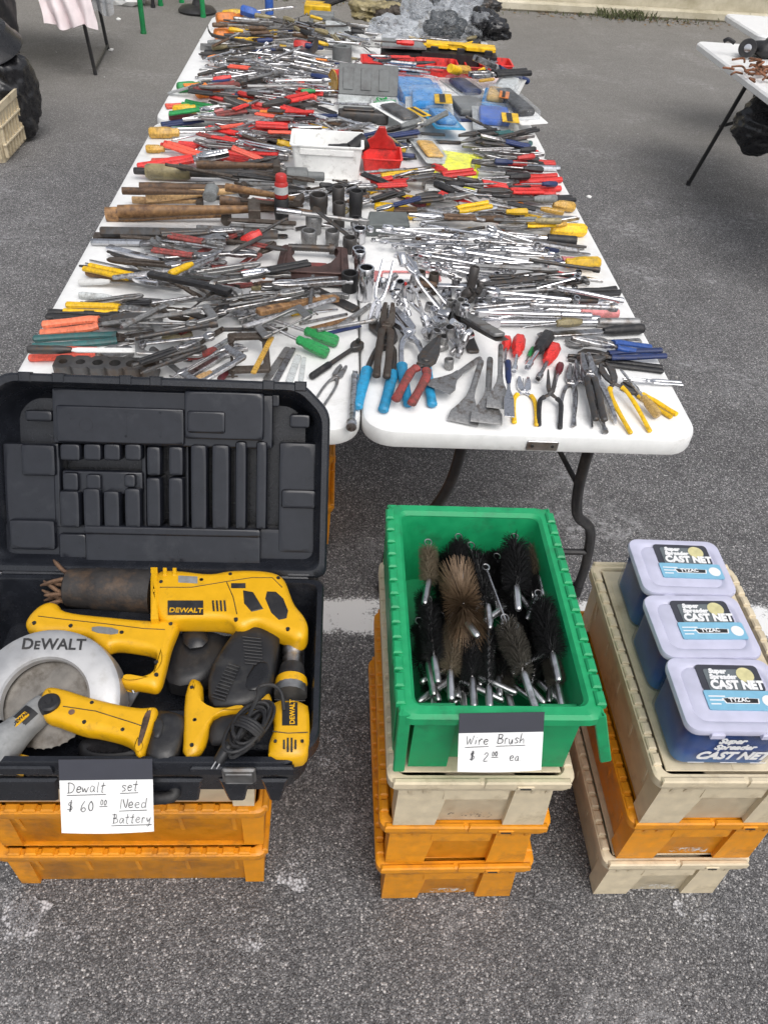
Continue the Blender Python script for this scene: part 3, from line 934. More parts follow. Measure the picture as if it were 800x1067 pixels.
# ------------------------------------------------------------------ tools one by one: kind grip metal  handle-end pixel  tip pixel | label
T_LIST = '''
br x dark_steel 170 203 240 204|dark round bar lying behind the tan hammer handles
fb x dark_steel 107 239 300 243 .6|long dark flat pry bar in front of the hammer row
pr x iron 98 244 255 249|blackened pry bar touching the left table edge below the hammers
br x chrome 95 251 200 253 1.2|pale knurled steel bar crossing the left table edge
br x dark_steel 106 247 290 250|thin rusty rod under the pale knurled bar
hb wood iron 111 225 246 228 1.15|ball peen hammer with thick brown wooden handle reaching the table edge
hx wood iron 126 236 276 236|hammer with smooth tan handle lying along the front of the hammer row
hx pale_wood iron 138 207 214 211|tan handled hammer whose round head lies mid handle of the claw hammer
hc pale_wood iron 153 212 262 207|claw hammer with pale handle in the hammer row
hb dark_wood iron 146 196 262 200|hammer with dark split wooden handle behind the pale handled hammers
hm dark_wood dark_steel 130 214 228 218 .8|mallet handle half buried beneath the pale handled hammer
aw x chrome 112 256 188 276 1.1|bright chrome adjustable wrench with its open jaw beside red grips
pw dull_red dull_steel 191 277 252 250|worn red handled pipe wrench slanting up from the chrome adjustable wrench
ps x dull_steel 91 269 150 282|grey slip joint pliers near left edge, behind the slanted yellow pliers
fl x dark_steel 82 273 168 287|blackened flat file sticking out over the left table edge
hf wood dull_steel 90 283 190 299|file with grey wooden grip under the slanted yellow pliers
hf white dull_steel 82 293 168 298|white handled file just below the slanted yellow pliers
pl yellow chrome 92 283 168 306 1.15|yellow gripped pliers slanting down from the left table edge
pw iron iron 158 303 214 309|dirty iron pipe wrench right of the slanted yellow pliers
hf pale_grey steel 82 306 170 312|thin grey file lying between the two yellow gripped pliers
sn yellow dull_steel 68 319 184 322 1.1|tin snips with straight yellow grips at left table edge
pl black dull_steel 50 325 170 329|black gripped pliers just in front of the straight yellow grips
pl black iron 55 331 150 334|thin black pliers between black grips and orange grips
sn salmon dark_steel 44 341 168 337 1.25|tin snips with thick pale orange grips at left edge
pb teal iron 35 355 172 347 1.05|channel lock pliers with long faded green grips
pk coral dull_steel 32 367 140 365 1.3|cutting pliers with thick bright red grips near the case
hf dark_steel white 32 376 148 377|grey saw file wrapped with strips of white tape
rt dark_steel iron 200 372 160 366|blackened ratchet amid the heap beside the red cutting pliers
cl iron iron 168 338 208 326 .8|small black C clamp beside the tan wooden stub
hw pale_wood dull_steel 204 335 182 350 1.3|short chisel with a tan wooden stub handle
br x pale_grey 192 348 234 322 1.6|pale grey rod leaning beside the tan wooden stub
aw x steel 206 302 262 330 1.6|large steel adjustable wrench head in the middle of the left heap
br x steel 213 366 256 340 1.6|thick steel tube slanting under the large adjustable wrench
aw x steel 192 392 250 358 1.2|adjustable wrench slanting up from behind the black case lid
hm iron dull_steel 232 340 196 364 1.1|mallet with a round grey head at the centre of the heap
sd pale_wood steel 201 396 246 372|screwdriver with yellow wooden handle behind the black case lid
sd maroon dark_steel 229 394 254 370 1.3|screwdriver with maroon handle behind the black case lid
cl iron iron 258 392 256 360 .8|black C clamp standing out above the case lid
fb x amber 264 396 284 364 1.3|yellow flat rule between the black clamp and the grey files
fl x dull_steel 274 397 300 358 1.2|grey flat file, left of the row behind the case lid
fl x steel 284 398 306 360 1.1|bright flat file, second of the row behind the case lid
fl x pale_grey 300 398 311 366 1.5|wide pale file, third of the row behind the case lid
fl x pale_grey 313 396 317 368 1.2|short pale file, right end of the row behind the case lid
br x dark_steel 230 366 300 340 1.2|dark rod crossing above the row of files
bd x steel 240 352 288 336 1.5|thick twist drill bit in the heap above the files
sd green steel 352 357 268 340 1.15|screwdriver with translucent green handle, rear one of the green pair
sd green steel 342 369 262 349 1.15|screwdriver with translucent green handle, front one of the green pair
fb x wood 322 339 369 327 1.6|flat brown wooden strip behind the blue bar
fb x navy 334 345 376 335 1.7|flat dark blue bar in front of the brown wooden strip
sd yellow steel 322 320 276 334 1.1|screwdriver with bright yellow tapered handle amid the steel rods
br x chrome 324 322 352 319 2|short bright rod right of the yellow tapered handle
br x steel 312 334 362 324 1.4|steel rod behind the flat brown wooden strip
fb x dark_steel 324 297 372 320 2.6|broad dark file block in front of the C clamp
br x olive 252 307 312 300 1.8|dull tan rod in front of the large C clamp
br x pale_grey 256 314 320 306 1.7|pale grey rod just in front of the dull tan rod
bc x olive 262 300 332 294 1.5|dull cold chisel touching the large C clamp
bc x steel 254 322 318 314 1.5|grey cold chisel in front of the pale grey rod
bp x steel 268 328 340 318 1.3|steel punch in front of the grey cold chisel
cl iron iron 323 299 323 262 1|dummy
pk dull_red iron 240 283 288 262|rusty red pliers just left of the large C clamp
pb dull_red iron 222 286 282 280|rusty channel lock pliers with faded red grips near the orange tip
pl dull_red rust 228 296 286 291|worn red pliers in front of the rusty channel lock pliers
sd orange steel 276 290 252 280|screwdriver with an orange butt left of the large C clamp
sn dull_red dark_steel 259 262 300 274|worn tin snips with a faded red grip behind the large C clamp
sd red dark_steel 252 255 306 252 1.7|fat crimson screwdriver behind the large C clamp
pw dull_red iron 200 292 252 302|rusty brown pipe wrench left of the dull tan rod
aw x dull_steel 178 312 232 318|dull adjustable wrench in the middle of the left heap
tb chrome dull_steel 288 240 384 243 1.1|grey breaker bar lying in front of the black sockets
br x iron 232 262 300 256 1.2|bent iron bar behind the large C clamp
ps x dull_steel 332 418 358 378 1.2|grey slip joint pliers beside the black case lid
rt black dark_steel 324 391 376 356 1.1|black ratchet in front of the green screwdrivers
xb x steel 366 445 370 388 1.6|steel extension bar with a black socket at the table edge
pb2 sky dark_steel 386 424 410 332 1.1|big black channel lock pliers with blue grip ends, over the table seam
pb2 sky chrome 438 420 420 332 1.1|silver channel lock pliers with bright blue grip ends
sn dull_red dark_steel 420 424 456 364 1.2|tin snips with dull red grips under the bright blue grip
pl iron iron 397 398 404 334|black pliers between the two blue gripped pliers
ch x dull_steel 500 372 454 412|wide flat chisel, leftmost blade of the fan at the table edge
ch x dull_steel 500 384 482 438|wide flat chisel, second blade of the fan with a broad end
ch x dull_steel 508 386 506 443|wide flat chisel, third blade lying under its neighbours
ch x dull_steel 518 378 518 434 .8|wide flat chisel, right end of the fan of blades
fb x dark_steel 472 310 494 364 1.6|dark flat bar leaning behind the fan of wide chisels
bc x dark_steel 482 334 520 384 1.6|thick dark chisel shank above the fan of wide chisels
fb x dull_steel 476 322 516 382 1.5|worn grey bar with a perforated face above the fan
sd red steel 528 352 526 378 1.6|short red handled screwdriver, leftmost of the upright row
nd red chrome 541 353 535 388 1.1|red handled nut driver right of the short red screwdriver
sds green steel 556 360 548 374 1|stubby screwdriver with a green ball handle
nd black chrome 570 354 548 388 1.15|black handled nut driver with a bright socket end
nd red steel 578 362 560 396 1.1|red handled nut driver slanting right of the black one
sd maroon steel 584 378 578 402 1.4|small maroon screwdriver right of the red nut drivers
hk navy chrome 525 396 528 446|narrow putty knife with a dark blue handle at the front edge
po yellow chrome 548 438 546 390|open pliers with yellow grips at the front edge
pno black dark_steel 573 441 573 392|open needle nose pliers with slim black grips
ps x steel 590 440 598 378|plain steel slip joint pliers right of the black needle nose
pso x steel 609 441 602 378 .6|steel pliers with a bowed handle, second right of the needle nose
lp x steel 634 444 612 384 1.1|steel locking pliers left of the front yellow cutting pliers
pl dark_steel steel 624 440 606 380|dark pliers squeezed beside the locking pliers
pko yellow dark_steel 668 447 624 388 .85|cutting pliers with open yellow grips near the front corner
sd clear_amber steel 686 433 640 398 1.2|screwdriver with an amber handle and blue collar
pk yellow dark_steel 703 430 648 396 1.2|pliers with thick yellow grips, nearest the right corner
pn x chrome 711 396 648 396|slim bright needle nose pliers pointing off the right edge
pl black dark_steel 690 382 592 370|black gripped pliers stacked under the blue grips
pk navy dark_steel 690 370 600 374 1.1|cutting pliers with dark blue and black grips
sn blue steel 681 363 590 368 1.15|tin snips with bright blue grips by the right edge
aw x dull_steel 668 353 592 356|long grey wrench behind the bright blue snips
hf black steel 670 343 560 350 1.15|file with a straight black handle near the right edge
sd olive steel 603 343 540 350 1.2|screwdriver with a clear olive handle left of the black file handle
tb dull_steel chrome 665 336 500 336|chrome breaker bar with grey grip, front of the long chrome row
tb pink chrome 644 327 494 318 1.1|chrome breaker bar with a pinkish worn grip
xb x chrome 640 318 488 310|long chrome extension bar at the rear of the chrome row
xb x chrome 624 333 490 327|long chrome extension bar between the two breaker bars
tb chrome chrome 612 344 492 340|plain chrome flex bar at the front of the chrome row
pl black dark_steel 644 300 566 308 1.1|black gripped pliers behind the chrome breaker bars
pk black dark_steel 642 306 560 312|black cutting pliers beneath the other black pliers
br x steel 560 300 490 302 1|steel rod left of the black gripped pliers
sp pale_wood blue 552 300 592 262 1|dummy
sdl yellow chrome 624 279 500 277 1.3|screwdriver with smooth yellow handle at the right table edge
pl pink steel 614 268 566 270|pliers with faded pink grips behind the yellow screwdriver
tb black chrome 600 252 484 243 1.5|thick chrome torque bar with a black grip
sd yellow steel 610 242 520 240 1.15|fat yellow screwdriver behind the black torque grip
cc orange dark_steel 520 232 560 230 1.2|spring clamp with an orange tip and grey jaws
hf orange steel 544 213 498 222 1.4|file with a bent orange handle behind the spring clamp
sd amber steel 598 217 540 215 1.4|screwdriver with a dark amber handle by the right edge
br x chrome 603 228 538 220|silver rod in front of the dark amber screwdriver
xb x chrome 598 236 548 233|short chrome extension bar behind the fat yellow screwdriver
pl black dark_steel 597 205 532 212|black gripped pliers behind the amber screwdriver
kn sky steel 492 216 514 219 1.4|utility knife with a turquoise body amid dark pliers
pk red dull_steel 582 184 512 188 1.2|cutting pliers with thick red grips, rear of the front red trio
pk red dull_steel 581 193 510 197 1.2|cutting pliers with thick red grips, middle of the front red trio
pk red dull_steel 580 202 514 205 1.2|cutting pliers with thick red grips, front of the front red trio
pl red dull_steel 578 168 520 164|red gripped pliers by the corner where the tables meet
br x chrome 583 175 500 172 1.2|long chrome bar between the red pliers and red trio
fl x steel 576 180 496 180|bright flat file between the chrome bar and red trio
kn yellow steel 449 210 414 203 1.6|rear yellow utility knife behind the grey block
kn yellow steel 390 213 432 217 1.6|front yellow utility knife lying on the grey block's far side
sd maroon dark_steel 442 220 398 200 1.1|dark red screwdriver behind the yellow utility knives
sd red dark_steel 450 178 486 192 1.2|slim red screwdriver tucked under the yellow package
hs pink pale_grey 385 290 456 292 1|dummy
sdl amber chrome 155 140 262 139 1.35|big chrome screwdriver with amber handle at the left edge
pl red chrome 170 148 226 158 1.2|red gripped pliers just in front of the amber handled screwdriver
pl red chrome 186 147 236 150 1.1|red gripped pliers with pale label beneath the amber screwdriver
sd amber steel 152 155 200 156 1.4|small amber screwdriver left of the red pliers
pl coral chrome 174 156 232 168 1.2|red gripped pliers slanting in the middle of the red cluster
pl coral chrome 158 166 226 170|scuffed red pliers at the left of the red cluster
pl red chrome 144 174 240 172 1.1|long red pliers at the front of the red cluster
sn red steel 231 150 300 164 1.4|tin snips with thick red grips, rear of the pair by the white tray
sn red steel 227 165 296 172 1.4|tin snips with thick red grips, front of the pair by the white tray
bd x iron 252 152 300 158 1.4|thick dark drill bit behind the red tin snips
sds yellow dark_steel 304 153 276 155 1.5|stubby yellow screwdriver touching the white tray
sd green steel 185 93 244 88 1.3|green screwdriver at the left, behind the orange one
sd orange dull_steel 204 99 262 94 1.6|fat orange screwdriver behind the green pliers
pl dull_red dark_steel 206 104 272 92|dull red pliers under the fat orange screwdriver
pl pale_grey steel 176 95 214 102|pale grey pliers at the left edge beside the orange screwdriver
pl coral steel 173 109 220 107 1.3|stub red pliers poking over the left edge
pb green steel 192 110 252 118 1.2|channel lock pliers with dark green grips at left
sd yellow steel 181 118 240 119 1.6|thick yellow screwdriver in front of the dark green pliers
sd maroon steel 176 122 250 124|thin maroon screwdriver under the thick yellow one
pl navy steel 169 129 240 126|navy gripped pliers near the joint of the left tables
aw x chrome 178 133 262 131 .9|long chrome adjustable wrench behind the amber screwdriver
sn coral dark_steel 232 103 296 92|snips with a red orange grip beside the steel wrench heap
sn amber dark_steel 284 106 318 112 1.6|dark tin snips with thick mustard grips
sn red dark_steel 287 119 232 120 1.6|tin snips with broad red grips in front of the mustard pair
sd pink steel 234 125 210 127 1.4|pink handled screwdriver in front of the broad red snips
kn yellow black 348 136 314 128 1.2|yellow and black knife lying behind the white tray
pk black dark_steel 294 108 322 122 1.4|black gripped cutters right of the mustard snips
pr x dull_steel 209 48 330 53 1.2|long blue grey bar at the back of the wrench heap
pr x dark_steel 210 57 330 56 1.2|long dark bar in front of the blue grey bar
sd orange steel 224 39 270 36 1.8|stub orange screwdriver at the far left edge
sd orange steel 226 24 290 22 1.5|orange and yellow screwdriver at the far left corner
sdl yellow steel 232 18 310 20 1.5|long pale yellow screwdriver at the far corner
sd blue steel 250 24 300 28 1.6|blue handled screwdriver at the far left corner
sd red black 306 49 350 52 1.8|dark red and black tool handle near the far white pieces
pb black dark_steel 326 10 410 14 1.2|long black gripped pliers along the far table end
sd amber steel 488 81 440 84 1.2|yellow screwdriver in front of the red trays
pl navy steel 546 84 490 92 1.4|navy gripped pliers overhanging the far right edge
pl black steel 547 92 488 96 1.3|black gripped pliers overhanging the far right edge
kn amber steel 512 101 494 102 1.4|small mustard knife beside the overhanging black pliers
'''
DEFER = []
for ln in T_LIST.strip().split('\n'):
    spec, label = ln.split('|')
    q = spec.split()
    if label == 'dummy':
        continue
    kind, grip, metal = q[0], q[1], q[2]
    sy = float(q[7]) if len(q) > 7 else 1.0
    if float(q[4]) < 260 and kind in ('pl', 'pk', 'sn', 'pb', 'po', 'br', 'kn'):
        sy *= 1.35
    elif kind in ('pl', 'pk', 'sn', 'pb'):
        sy *= 1.15
    a = un(float(q[3]), float(q[4]), TZ + .015)
    b = un(float(q[5]), float(q[6]), TZ + .015)
    DEFER.append((kind, grip, metal, a, b, label, sy))
# protect the footprints of the special pieces first (built in the next section), then lay the tools
# ------------------------------------------------------------------ special pieces on the tables
LM = []      # landmarks: short phrase, (x, y)
def lm(phrase, px, py):
    p = un(px, py, TZ)
    LM.append((phrase, (p.x, p.y)))
def block(px0, px1, py, h, dep):
    a, b = un(px0, py, TZ), un(px1, py, TZ)
    raise_line(a.x, a.y + dep / 2, b.x, b.y + dep / 2, 0, 0, dep / 2, h)
    return a, b

# large C clamp: real frame lying flat, opening away from the viewer, with screw across the opening
a, b = un(284, 298, TZ), un(366, 296, TZ)
W = (b - a).length
cen = (a + b) / 2
c = thing('screw_clamp', 'large iron C clamp lying flat in the middle of the left front table', 'clamp', (cen.x, cen.y + .085, TZ), GRP['clamp'])
ox, oy, oz = c['_o']
def cp(x, y):
    return (ox + x * W, oy + y * W)
m = MB()
o = [(-.47, -.40), (-.42, -.46), (.42, -.46), (.47, -.40), (.44, .44), (.39, .49), (.29, .49), (.27, .42), (.33, .36), (.33, -.26), (.28, -.31), (-.28, -.31), (-.33, -.26), (-.31, .36), (-.26, .42), (-.28, .49), (-.38, .49), (-.43, .44)]
m.prism([cp(*p) for p in o], oz + .004, oz + .036, .006, 2)
o2 = [(-.40, -.35), (-.36, -.385), (.36, -.385), (.40, -.35), (.37, .38), (.35, .38), (.36, -.33), (-.36, -.33), (-.34, .38), (-.36, .38)]
m.prism([cp(*p) for p in o2], oz + .034, oz + .042, .002)
m.build('frame', 'clamp_iron', c)
m = MB()
s0, s1 = cp(-.34, .42), cp(.22, .42)
m.tube([(s0[0], s0[1], oz + .03), (s1[0], s1[1], oz + .03)], .010, 12)
for k in range(26):
    x = s0[0] + .02 + k * .0045
    m.tube([(x, s0[1], oz + .03), (x + .002, s0[1], oz + .03)], .0113, 10)
m.tube([(s1[0] - .005, s1[1], oz + .03), (s1[0] + .012, s1[1], oz + .03)], .017, 12)
m.build('screw', 'dark_steel', c)
raise_line(ox - W * .45, oy - .06, ox + W * .45, oy - .06, 0, 0, .02, .04)
raise_line(ox - W * .40, oy - .06, ox - W * .40, oy + .09, 0, 0, .015, .04)
raise_line(ox + W * .40, oy - .06, ox + W * .40, oy + .09, 0, 0, .015, .04)
lm('large C clamp', 324, 285)
for i in range(-34, 35):
    for j in range(-18, 22):
        PROT.add((int((ox + i * .004) // HG), int((oy + j * .006) // HG)))
# red sanding block inside the clamp
m = MB()
m.prism(chaikin(rrect(ox - .045, ox + .045, oy - .032, oy + .022, .012), 1), TZ + .002, TZ + .022, .007, 2)
tag(m.build('scraper_block', 'dull_red'), 'dull red block lying inside the opening of the large C clamp', 'block')

# grey sharpening block
a, b = block(381, 426, 247, .04, .10)
m = MB()
m.prism([(a.x, a.y), (b.x, b.y), (b.x - .004, b.y + .105), (a.x + .012, a.y + .11)], TZ + .001, TZ + .042, .004)
tag(m.build('sharpening_block', 'slate'), 'flat dark grey sharpening block beside the standing sockets', 'block')
lm('grey sharpening block', 403, 232)

# white tray with sockets inside
a, b = un(304, 186, TZ), un(376, 184, TZ)
x0, x1, y0, y1 = a.x, b.x, a.y, a.y + .17
c = thing('parts_tray', 'white rectangular plastic tray holding a few black sockets', 'tray', ((x0 + x1) / 2, (y0 + y1) / 2, TZ))
m = MB()
zt, t = TZ + .115, .004
m.loft([[(x, y, z) for x, y in rrect(x0 + i, x1 - i, y0 + i, y1 - i, .012, 3)] for i, z in ((.012, TZ + .001), (.0, zt), (-.006, zt + .001), (-.006, zt + .005), (.004, zt + .005), (.016, TZ + .006))])
m.build('tub', 'white', c)
m = MB()
m.box(x0 + .03, x1 - .03, y0 - .0035, y0 + .004, zt - .028, zt - .006, .002)
m.build('label_holder', 'white', c)
HMz = .006
for k, (fx, fy, d, md, kd, lb) in enumerate(((.25, .35, .030, 'steel', 'so', 'small steel socket standing in the white tray'), (.52, .5, .042, 'black', 'sod', 'deep black impact socket lying in the white tray'), (.84, .55, .05, 'black', 'so', 'wide black impact socket tilted in the white tray'), (.68, .3, .028, 'chrome', 'so', 'small chrome socket between the black ones in the white tray'))):
    o = bpy.data.objects.new('socket', K[kd][0]()[0][1].mesh('socket', md))
    COL.objects.link(o)
    big = d > .035
    o.matrix_world = TR((x0 + (x1 - x0) * fx, y0 + .17 * fy, TZ + .055 + (d * .5 if big else 0)), .2 * k, 0, math.pi / 2 * (1 if kd == 'sod' else (.7 if big else 0)), d * 1.2)
    tag(o, lb, 'socket', GRP['socket'])
raise_line(x0, (y0 + y1) / 2, x1, (y0 + y1) / 2, 0, 0, .1, .2)
lm('white tray', 340, 165)

# red bin with a raised spout beside the tray
a, b = un(377, 182, TZ), un(417, 180, TZ)
x0, x1, y0, y1 = a.x, b.x, a.y, a.y + .15
c = thing('parts_bin', 'bright red open parts bin with a pointed back beside the white tray', 'bin', ((x0 + x1) / 2, (y0 + y1) / 2, TZ))
m = MB()
m.loft([[(x, y, z) for x, y in rrect(x0 + i, x1 - i, y0 + i, y1 - i, .012, 3)] for i, z in ((.01, TZ + .001), (.0, TZ + .055), (-.004, TZ + .058), (.004, TZ + .06), (.014, TZ + .008))])
m.build('tub', 'red', c)
m = MB()
m.T = Matrix.Translation((0, y1, 0)) @ Matrix.Rotation(rad(90), 4, 'X')
m.prism([(x0 + .01, TZ + .05), (x1 - .01, TZ + .05), (x1 - .03, TZ + .085), ((x0 + x1) / 2 + .022, TZ + .10), ((x0 + x1) / 2 + .012, TZ + .13), ((x0 + x1) / 2 - .012, TZ + .13), ((x0 + x1) / 2 - .03, TZ + .095), (x0 + .02, TZ + .08)], -.004, .012, .003)
m.build('back', 'red', c)
raise_line(x0, (y0 + y1) / 2, x1, (y0 + y1) / 2, 0, 0, .075, .2)
lm('red parts bin', 397, 165)

# gauge plate with holes near the case lid
a, b = un(60, 388, TZ), un(166, 393, TZ)
c = thing('die_block', 'dark steel block with a row of graded holes behind the case lid', 'block', ((a.x + b.x) / 2, a.y, TZ))
m = MB()
L = b.x - a.x
hs = [.013, .014, .0155, .017, .0185, .02]
bounds = [a.x + L * k / 6 for k in range(7)]
for k in range(6):
    cx, r = (bounds[k] + bounds[k + 1]) / 2, hs[k] * .8
    n = 16
    oc = [(cx + r * math.cos(2 * math.pi * i / n), a.y + r * math.sin(2 * math.pi * i / n)) for i in range(n)]
    hw_, hd = L / 12, .028
    sq = []
    for i in range(n):
        t = 2 * math.pi * i / n
        s = min(hw_ / max(abs(math.cos(t)), 1e-6), hd / max(abs(math.sin(t)), 1e-6))
        sq.append((cx + s * math.cos(t), a.y + s * math.sin(t)))
    m.loft([[(x, y, TZ + .002) for x, y in oc], [(x, y, TZ + .032) for x, y in oc], [(x, y, TZ + .032) for x, y in sq], [(x, y, TZ + .002) for x, y in sq]], False, False)
m.build('plate', 'dark_steel', c)
raise_line(a.x, a.y, b.x, b.y, 0, 0, .025, .034)

# hacksaw frame in pink paint, trowel, spout pieces
for kind, g, s, p0, p1, lb, sy, ph in (('hs', 'pink', 'pink', (384, 290), (458, 291), 'pink painted hacksaw frame lying in front of the wrench fan', .8, ('pink hacksaw', 420, 284)),):
    a, b = un(*p0, TZ), un(*p1, TZ)
    place_tool(kind, g, s, a, b, lb, sy=sy)
    lm(*ph)
a, b = un(560, 268, TZ), un(596, 280, TZ)
place_tool('sp', 'pale_wood', 'blue', a, b, 'blue bladed pointing trowel beside the yellow screwdriver', sy=1.1)

# standing sockets left of the seam
for i, (kd, md, px, py, d, lb) in enumerate((
    ('sod', 'black', 294, 238, .047, 'tall black impact socket with a red capped bottle on top'),
    ('so', 'dark_steel', 332, 224, .062, 'wide black socket, leftmost of the standing group'),
    ('sod', 'dark_steel', 352, 222, .042, 'deep dark socket at the back of the standing group'),
    ('sod', 'black', 370, 229, .046, 'deep black socket beside the grey block'),
    ('sod', 'dark_steel', 353, 238, .040, 'deep dark socket at the front of the standing group'),
    ('so', 'chrome', 371, 241, .040, 'shiny wide socket at the foot of the deep black socket'),
    ('so', 'dull_steel', 327, 243, .052, 'dull steel socket next to the grey breaker bar'),
    ('so', 'dark_steel', 364, 263, .044, 'dark socket with bright rim, rear of the column'),
    ('so', 'chrome', 374, 253, .044, 'chrome socket at the top of the column'),
    ('sod', 'chrome', 374, 286, .034, 'deep chrome socket in the middle of the column'),
    ('so', 'chrome', 373, 273, .040, 'chrome socket second from the top of the column'),
    ('so', 'black', 364, 303, .050, 'black socket with a pale band beside the big clamp'),
    ('sod', 'chrome', 380, 312, .046, 'big deep chrome socket at the front of the column'),
    ('so', 'steel', 378, 297, .042, 'steel socket behind the big deep chrome one'),
    ('so', 'dull_steel', 322, 258, .050, 'dull socket behind the C clamp screw'),
    ('so', 'dull_steel', 346, 256, .044, 'dull socket behind the right arm of the C clamp'),
    ('sod', 'iron', 436, 304, .030, 'brown deep socket, left of the two right of the chrome heap'),
    ('sod', 'iron', 450, 306, .030, 'brown deep socket, right of the two beyond the chrome heap'),
)):
    stand_socket(kd, md, px, py, d, lb)
lm('standing black sockets', 350, 225)
lm('column of chrome sockets', 374, 275)
# bottle with a red cap and a label standing on the tall black socket
p = un(294, 238, TZ)
zb = TZ + .001 + 2.1 * .047 + .001
c = thing('glue_bottle', 'small red capped bottle with pale label standing on a black socket', 'bottle', (p.x, p.y, zb))
m = MB()
m.T = Matrix.Translation((p.x, p.y, zb))
m.lathe([(.001, 0), (.019, 0), (.021, .003), (.021, .045), (.016, .052), (.001, .052)], 18)
m.build('bottle', 'red', c)
m = MB()
m.T = Matrix.Translation((p.x, p.y, zb))
m.lathe([(.0215, .014), (.0215, .038)], 18, 'z', None, False, False)
m.build('label', 'pale_grey', c)
m = MB()
m.T = Matrix.Translation((p.x, p.y, zb + .052))
m.lathe([(.018, 0), (.018, .016), (.015, .020), (.001, .020)], 18)
m.build('cap', 'red', c)

# pneumatic needle scaler: long dark cylinder with a stepped nose
a, b = un(140, 181, TZ + .02), un(338, 187, TZ + .02)
c = thing('needle_scaler', 'long air needle scaler with a tan taped barrel and stepped grey nose', 'air tool', ((a.x + b.x) / 2, (a.y + b.y) / 2, TZ))
L = (b - a).length
T = Matrix.Translation((a.x, a.y, TZ + .03)) @ Matrix.Rotation(math.atan2(b.y - a.y, b.x - a.x), 4, 'Z')
for nm, mt, pr in (('inlet', 'black', [(.001, 0), (.010, 0), (.012, .004), (.012, L * .07)]), ('barrel', 'olive', [(.020, L * .06), (.026, L * .075), (.026, L * .27), (.022, L * .29)]),
                   ('tube', 'dark_steel', [(.015, L * .29), (.015, L * .80)]), ('nose', 'grey', [(.018, L * .79), (.029, L * .80), (.029, L * .905), (.024, L * .91), (.016, L * .915), (.016, L * .995), (.012, L), (.001, L)])):
    m = MB()
    m.T = T
    m.lathe(pr, 20, 'x')
    m.build(nm, mt, c)
raise_line(a.x, a.y, b.x, b.y, 0, 0, .025, .055)
lm('needle scaler', 300, 185)

# grinding disc beside the bottle
p = un(306, 205, TZ)
m = MB()
m.T = Matrix.Translation((p.x, p.y, TZ + .002)) @ Matrix.Rotation(.12, 4, 'X')
m.lathe([(.012, 0), (.055, 0), (.055, .008), (.012, .008), (.012, 0)], 28, 'z', None, False, False)
tag(m.build('grinding_disc', 'dark_steel'), 'dark round grinding disc behind the red capped bottle', 'disc')

# red torch or funnel with wide end left
a, b = un(347, 90, TZ + .03), un(402, 86, TZ + .03)
c = thing('hand_torch', 'fat red tapered torch lying behind the open grey case', 'torch', ((a.x + b.x) / 2, (a.y + b.y) / 2, TZ))
T = Matrix.Translation((a.x, a.y, TZ + .05)) @ Matrix.Rotation(math.atan2(b.y - a.y, b.x - a.x), 4, 'Z')
L = (b - a).length
m = MB()
m.T = T
m.lathe([(.046, 0), (.050, .004), (.050, L * .25), (.042, L * .4), (.026, L * .95), (.020, L), (.001, L)], 22, 'x', None, False)
m.build('body', 'red', c)
m = MB()
m.T = T
m.lathe([(.001, .006), (.044, .005), (.047, .001), (.049, -.003), (.051, .002)], 22, 'x')
m.build('lens_ring', 'amber', c)
raise_line(a.x, a.y, b.x, b.y, 0, 0, .04, .09)
lm('red torch', 372, 88)

# open grey tool case with a tray of green bits
a, b = un(352, 116, TZ), un(414, 112, TZ)
c = thing('bit_case', 'open pale grey plastic bit case with a pile of green anchors', 'case', ((a.x + b.x) / 2, a.y + .07, TZ))
dx = b.x - a.x
m = MB()
m.loft([[(x, y, z) for x, y in rrect(a.x + i, b.x - i, a.y + i, a.y + .15 - i, .008, 3)] for i, z in ((.004, TZ + .001), (0, TZ + .03), (.008, TZ + .03), (.010, TZ + .010))])
m.box(a.x + dx * .55, a.x + dx * .57, a.y + .01, a.y + .14, TZ + .009, TZ + .027)
m.build('tray', 'pale_grey', c)
m = MB()
m.T = Matrix.Translation((0, a.y + .152, TZ + .03)) @ Matrix.Rotation(rad(62), 4, 'X')
m.prism(rrect(a.x, b.x, 0, .13, .008, 3), -.012, .004, .003)
for k in range(3):
    m.box(a.x + .02 + k * dx * .3, a.x + dx * .25 + k * dx * .3, .02, .11, .004, .008, .002)
m.build('lid', 'grey', c)
raise_line(a.x, a.y + .07, b.x, a.y + .07, 0, 0, .08, .1)
m = MB()
for k in range(60):
    x, y = R.uniform(a.x + dx * .6, b.x - .015), R.uniform(a.y + .02, a.y + .13)
    m.T = TR((x, y, TZ + .012 + R.uniform(0, .018)), R.uniform(0, 6), R.uniform(-.4, .4), 0)
    m.tube([(-.012, 0, .003), (.012, 0, .003)], [.004, .0025], 6)
tag(m.build('wall_anchor', 'green'), 'heap of small bright green wall anchors in the grey case', 'anchors', None, 'stuff')
lm('grey bit case', 383, 104)
# black charger body under the case edge
a, b = un(352, 128, TZ), un(404, 130, TZ)
m = MB()
m.prism(rrect(a.x, b.x, a.y - .01, a.y + .05, .012, 3), TZ + .001, TZ + .05, .008, 2)
m.prism(rrect(a.x + .02, b.x - .06, a.y, a.y + .04, .006, 3), TZ + .05, TZ + .058, .003)
tag(m.build('planer_body', 'dark_steel'), 'dark oblong tool body in front of the grey bit case', 'tool')
raise_line(a.x, a.y + .02, b.x, a.y + .02, 0, 0, .03, .058)

